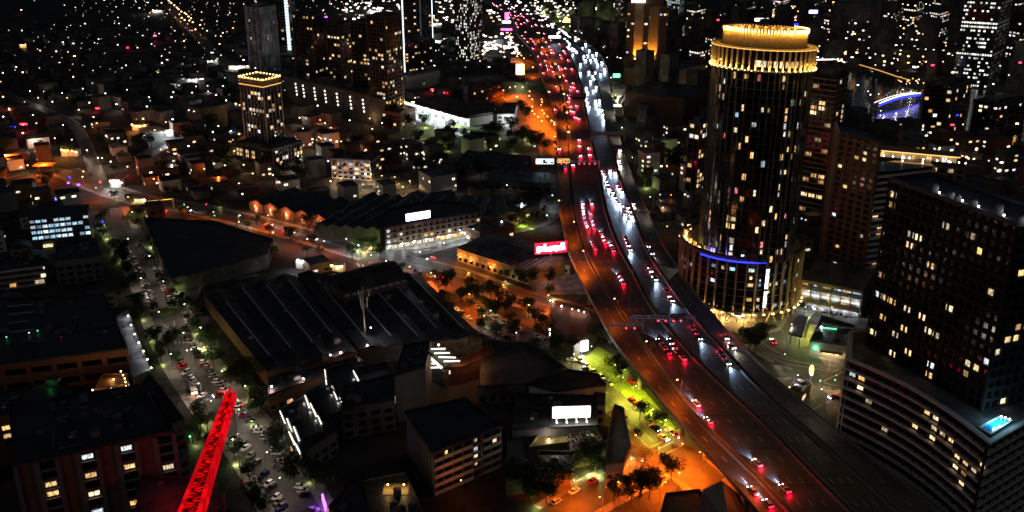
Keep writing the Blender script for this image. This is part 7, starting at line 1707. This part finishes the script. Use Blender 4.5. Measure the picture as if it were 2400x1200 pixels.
# small lamps added at random spots so their spill shows walls and roofs
for i in range(120):
    if i < 70: px, py = rd.uniform(0, 900), rd.uniform(215, 440)
    elif i < 95: px, py = rd.uniform(0, 1300), rd.uniform(620, 1180)
    else: px, py = rd.uniform(1480, 2100), rd.uniform(150, 560)
    x, y = G(px, py, 4); fx_ = fx('LL', max(200, y))
    if fx_ - 6 < x < fx('RR', max(200, y)) + 6: continue
    kc = rd.choice(['orange', 'orange', 'warm', 'white', 'cool white', 'white']) if py < 450 else rd.choice(['warm', 'white', 'orange']); W = (1500 if py < 450 else 420) * rd.uniform(.4, 1.6)
    r = thing('added_spill_lamp', None, 'yard lamp', (x, y, 0)); auto(r, f'small {kc} added spill lamp between walls', x, y, 'yard lamp', 'added spill lamps'); m = MB(); m.cyl(x, y, -.1, 6.2, .08, n=5); m.build('post', 'metal', r); m = MB(); m.ball(x, y, 6.4, .45 if py < 450 else .22, n=6, sz=.6); m.build('globe', SPEC[kc][0], r); lamp_light((x, y - .8, 7.2), SPEC[kc][1], W, .3, r)
# coloured signs and strips seen as single points of colour
for (px, py, wpx, mt, z, lb) in [(30,298,13,'led_blue',6,'blue neon strip on a low roof at the left edge'),(55,291,16,'tail_lamp',6,'red neon strip just above the blue one at the left edge'),(443,239,14,'tail_lamp',6,'red neon strip in the left middle distance'),(228,254,8,'tail_lamp',7,'small red shop sign in the left middle'),(163,416,4,'led_blue',8,'small square blue sign near the left orange forecourt'),(160,429,5,'led_purple',5,'first violet shop light near the left orange forecourt'),(184,433,7,'led_purple',5,'second violet shop light near the left orange forecourt'),
    (268,424,22,'sign_white',6,'bright white and red shop sign by the left avenue'),(235,427,4,'tail_lamp',6,'small red signal lamp left of the avenue shop sign'),(299,112,4,'tail_lamp',12,'red lamp in the upper left suburb'),(363,84,6,'sign_magenta',9,'pink shop sign in the upper left suburb'),(763,40,8,'led_purple',60,'violet crown light behind the tower cluster'),(1866,57,10,'led_blue',60,'blue window group behind the gold crown'),(2095,6,10,'led_blue',30,'blue sign at the top right'),
    (2142,157,6,'led_ice',12,'cyan upright sign beyond the promenade'),(2186,153,7,'brake_far',20,'round red sign beyond the promenade'),(2391,147,6,'brake_far',40,'red cross light at the right edge'),(2388,844,8,'led_blue',10,'blue lamp at the right edge beside the window tower'),(2249,231,7,'led_blue',30,'blue window light on the riverside tower'),(2217,267,5,'led_blue',20,'blue river light left of its twin'),(2244,270,5,'led_blue',20,'blue river light right of its twin'),(2085,404,5,'led_blue',50,'blue balcony light on the striped tower'),
    (2232,293,8,'brake_far',16,'red sign below the riverside tower'),(1683,47,5,'brake_far',50,'red mast light left of the gold crown'),(240,520,4,'led_blue',4,'blue lamp strip beside the left street'),(575,966,3,'led_purple',3,'violet lamp under the crane tip trees'),(445,1023,3,'led_green',3,'green garden light beside the left street'),(2372,912,6,'brake_far',4,'red lamp on the lit street at the right edge'),(2385,925,8,'lamp_gold',4,'amber lamp on the lit street at the right edge'),(1013,210,6,'tail_lamp',10,'red sign beside the market shed'),(1048,218,16,'tail_lamp',8,'red canopy strip behind the market shed'),(1066,207,6,'lamp_cool',9,'white floodlight behind the market shed')]:
    x, y = G(px, py, z); k = (y * math.cos(CP) + (CH - z) * math.sin(CP)) / CF; t = thing('colour_sign', lb, 'sign', (x, y, 0)); m = MB(); m.box(x, y, z - 1.2 * k, wpx * k, .4, 3.0 * k); m.build('sign_face', mt, t); m = MB()
    for s in (-.4, .4): m.box(x + wpx * k * s, y + .4, -.1, .2, .2, z)
    m.build('support', 'metal', t, kind='stuff')
    if z < 15: lamp_light((x, y - 2.5, z + .5), {'led_blue': (.1, .15, 1), 'tail_lamp': (1, .02, .03), 'led_purple': (.5, .2, 1), 'sign_magenta': (1, .1, .4), 'led_green': (.1, 1, .3), 'brake_far': (1, .05, .05), 'lamp_gold': (1, .5, .1)}.get(mt, (1, .9, .85)), 60 * (y / 250) ** 2, .4, t)
# promenade lamps and river edge
for i in range(34):
    px = rd.uniform(2105, 2245); py = 173 + (px - 2105) * .07 + rd.uniform(0, 18); x, y = G(px, py, 6); o = link('street_lamp', FL['orange' if i % 3 else 'white'], None, (x, y, -2), 0, .7); auto(o, 'small warm promenade lamp', x, y, 'street lamp', 'promenade lamps')
for q in [(2265,230),(2303,238),(2337,241),(2372,250),(2370,224),(2065,255),(2064,266),(2066,281),(2060,216),(2035,210),(2240,185),(2243,160),(2318,152),(2290,161),(2380,340),(2258,287),(1945,176),(1938,175)]:
    x, y = G(*q, 8); far_lamp(x, y, 'white', .75)
for q in [(2395, 925, 'red'), (2390, 900, 'w')]: x, y = G(2385, 915, 6); 
x, y = G(2390, 925, 3); lamp_light((x, y, 8), (1, .3, .08), 2500, .4); 
# people on the lit corner and forecourt
def person_mesh(seed):
    rd_ = random.Random(seed); s = rd_.uniform(.9, 1.); bmv = [(0, 0, .95), (0, 0, 1.2), (0, 0, 1.45), (0, 0, 1.53), (0, .02, 1.66), (0, .02, 1.76), (-.2, 0, 1.42), (-.25, .03, 1.14), (-.22, .12, .9), (.2, 0, 1.42), (.25, -.02, 1.14), (.24, .06, .88), (-.1, 0, .9), (-.11, .1, .5), (-.11, .02, .07), (-.11, .16, .03), (.1, 0, .9), (.11, -.06, .5), (.11, -.16, .09), (.11, -.02, .03)]
    ed = [(0, 1), (1, 2), (2, 3), (3, 4), (4, 5), (2, 6), (6, 7), (7, 8), (2, 9), (9, 10), (10, 11), (0, 12), (12, 13), (13, 14), (14, 15), (0, 16), (16, 17), (17, 18), (18, 19)]
    ra = [.15, .14, .15, .06, .1, .08, .07, .05, .04, .07, .05, .04, .1, .07, .045, .04, .1, .07, .045, .04]
    me = bpy.data.meshes.new('person'); me.from_pydata(bmv, ed, []); o = bpy.data.objects.new('person_tmp', me); COL.objects.link(o); md = o.modifiers.new('s', 'SKIN'); sv = me.skin_vertices[0].data
    for i, r_ in enumerate(ra): sv[i].radius = (r_, r_ * .8)
    sv[0].use_root = True; o.modifiers.new('b', 'SUBSURF').levels = 1
    dg = bpy.context.evaluated_depsgraph_get(); m2 = bpy.data.meshes.new_from_object(o.evaluated_get(dg)); bpy.data.objects.remove(o); m2.materials.clear(); m2.materials.append(MT['paint']); m2.name = 'person'; return m2
PM = person_mesh(1)
for i, (px, py, c, lb) in enumerate([(948, 586, (.02, .02, .03), 'person in dark clothes walking along the white lit shop front'), (1000, 578, (.3, .3, .3), 'person in a grey top walking right of the shop entrance'), (892, 590, (.02, .02, .05), 'person in dark clothes standing at the shop corner'), (1720, 782, (.05, .03, .03), 'person in dark clothes on the hotel forecourt, left'), (1790, 770, (.4, .38, .35), 'person in a pale top near the hotel entrance')]):
    x, y = G(px, py, .2); o = link('person', PM, None, (x, y, .17), i * 1.1); o.color = (*c, 1); tag(o, lb, 'person', None)
finish_labels()

for o_ in COL.objects:
    if 'label' in o_ and len(o_['label'].replace('-', ' ').split()) > 15: o_['label'] = o_['label'].replace('station wagon', 'wagon').replace(' street lamp', ' lamp').replace('on a tall grey post', '').replace(' beside the kerb', '').replace('parked at an angle', 'angle parked').replace('flat roofed ', '')
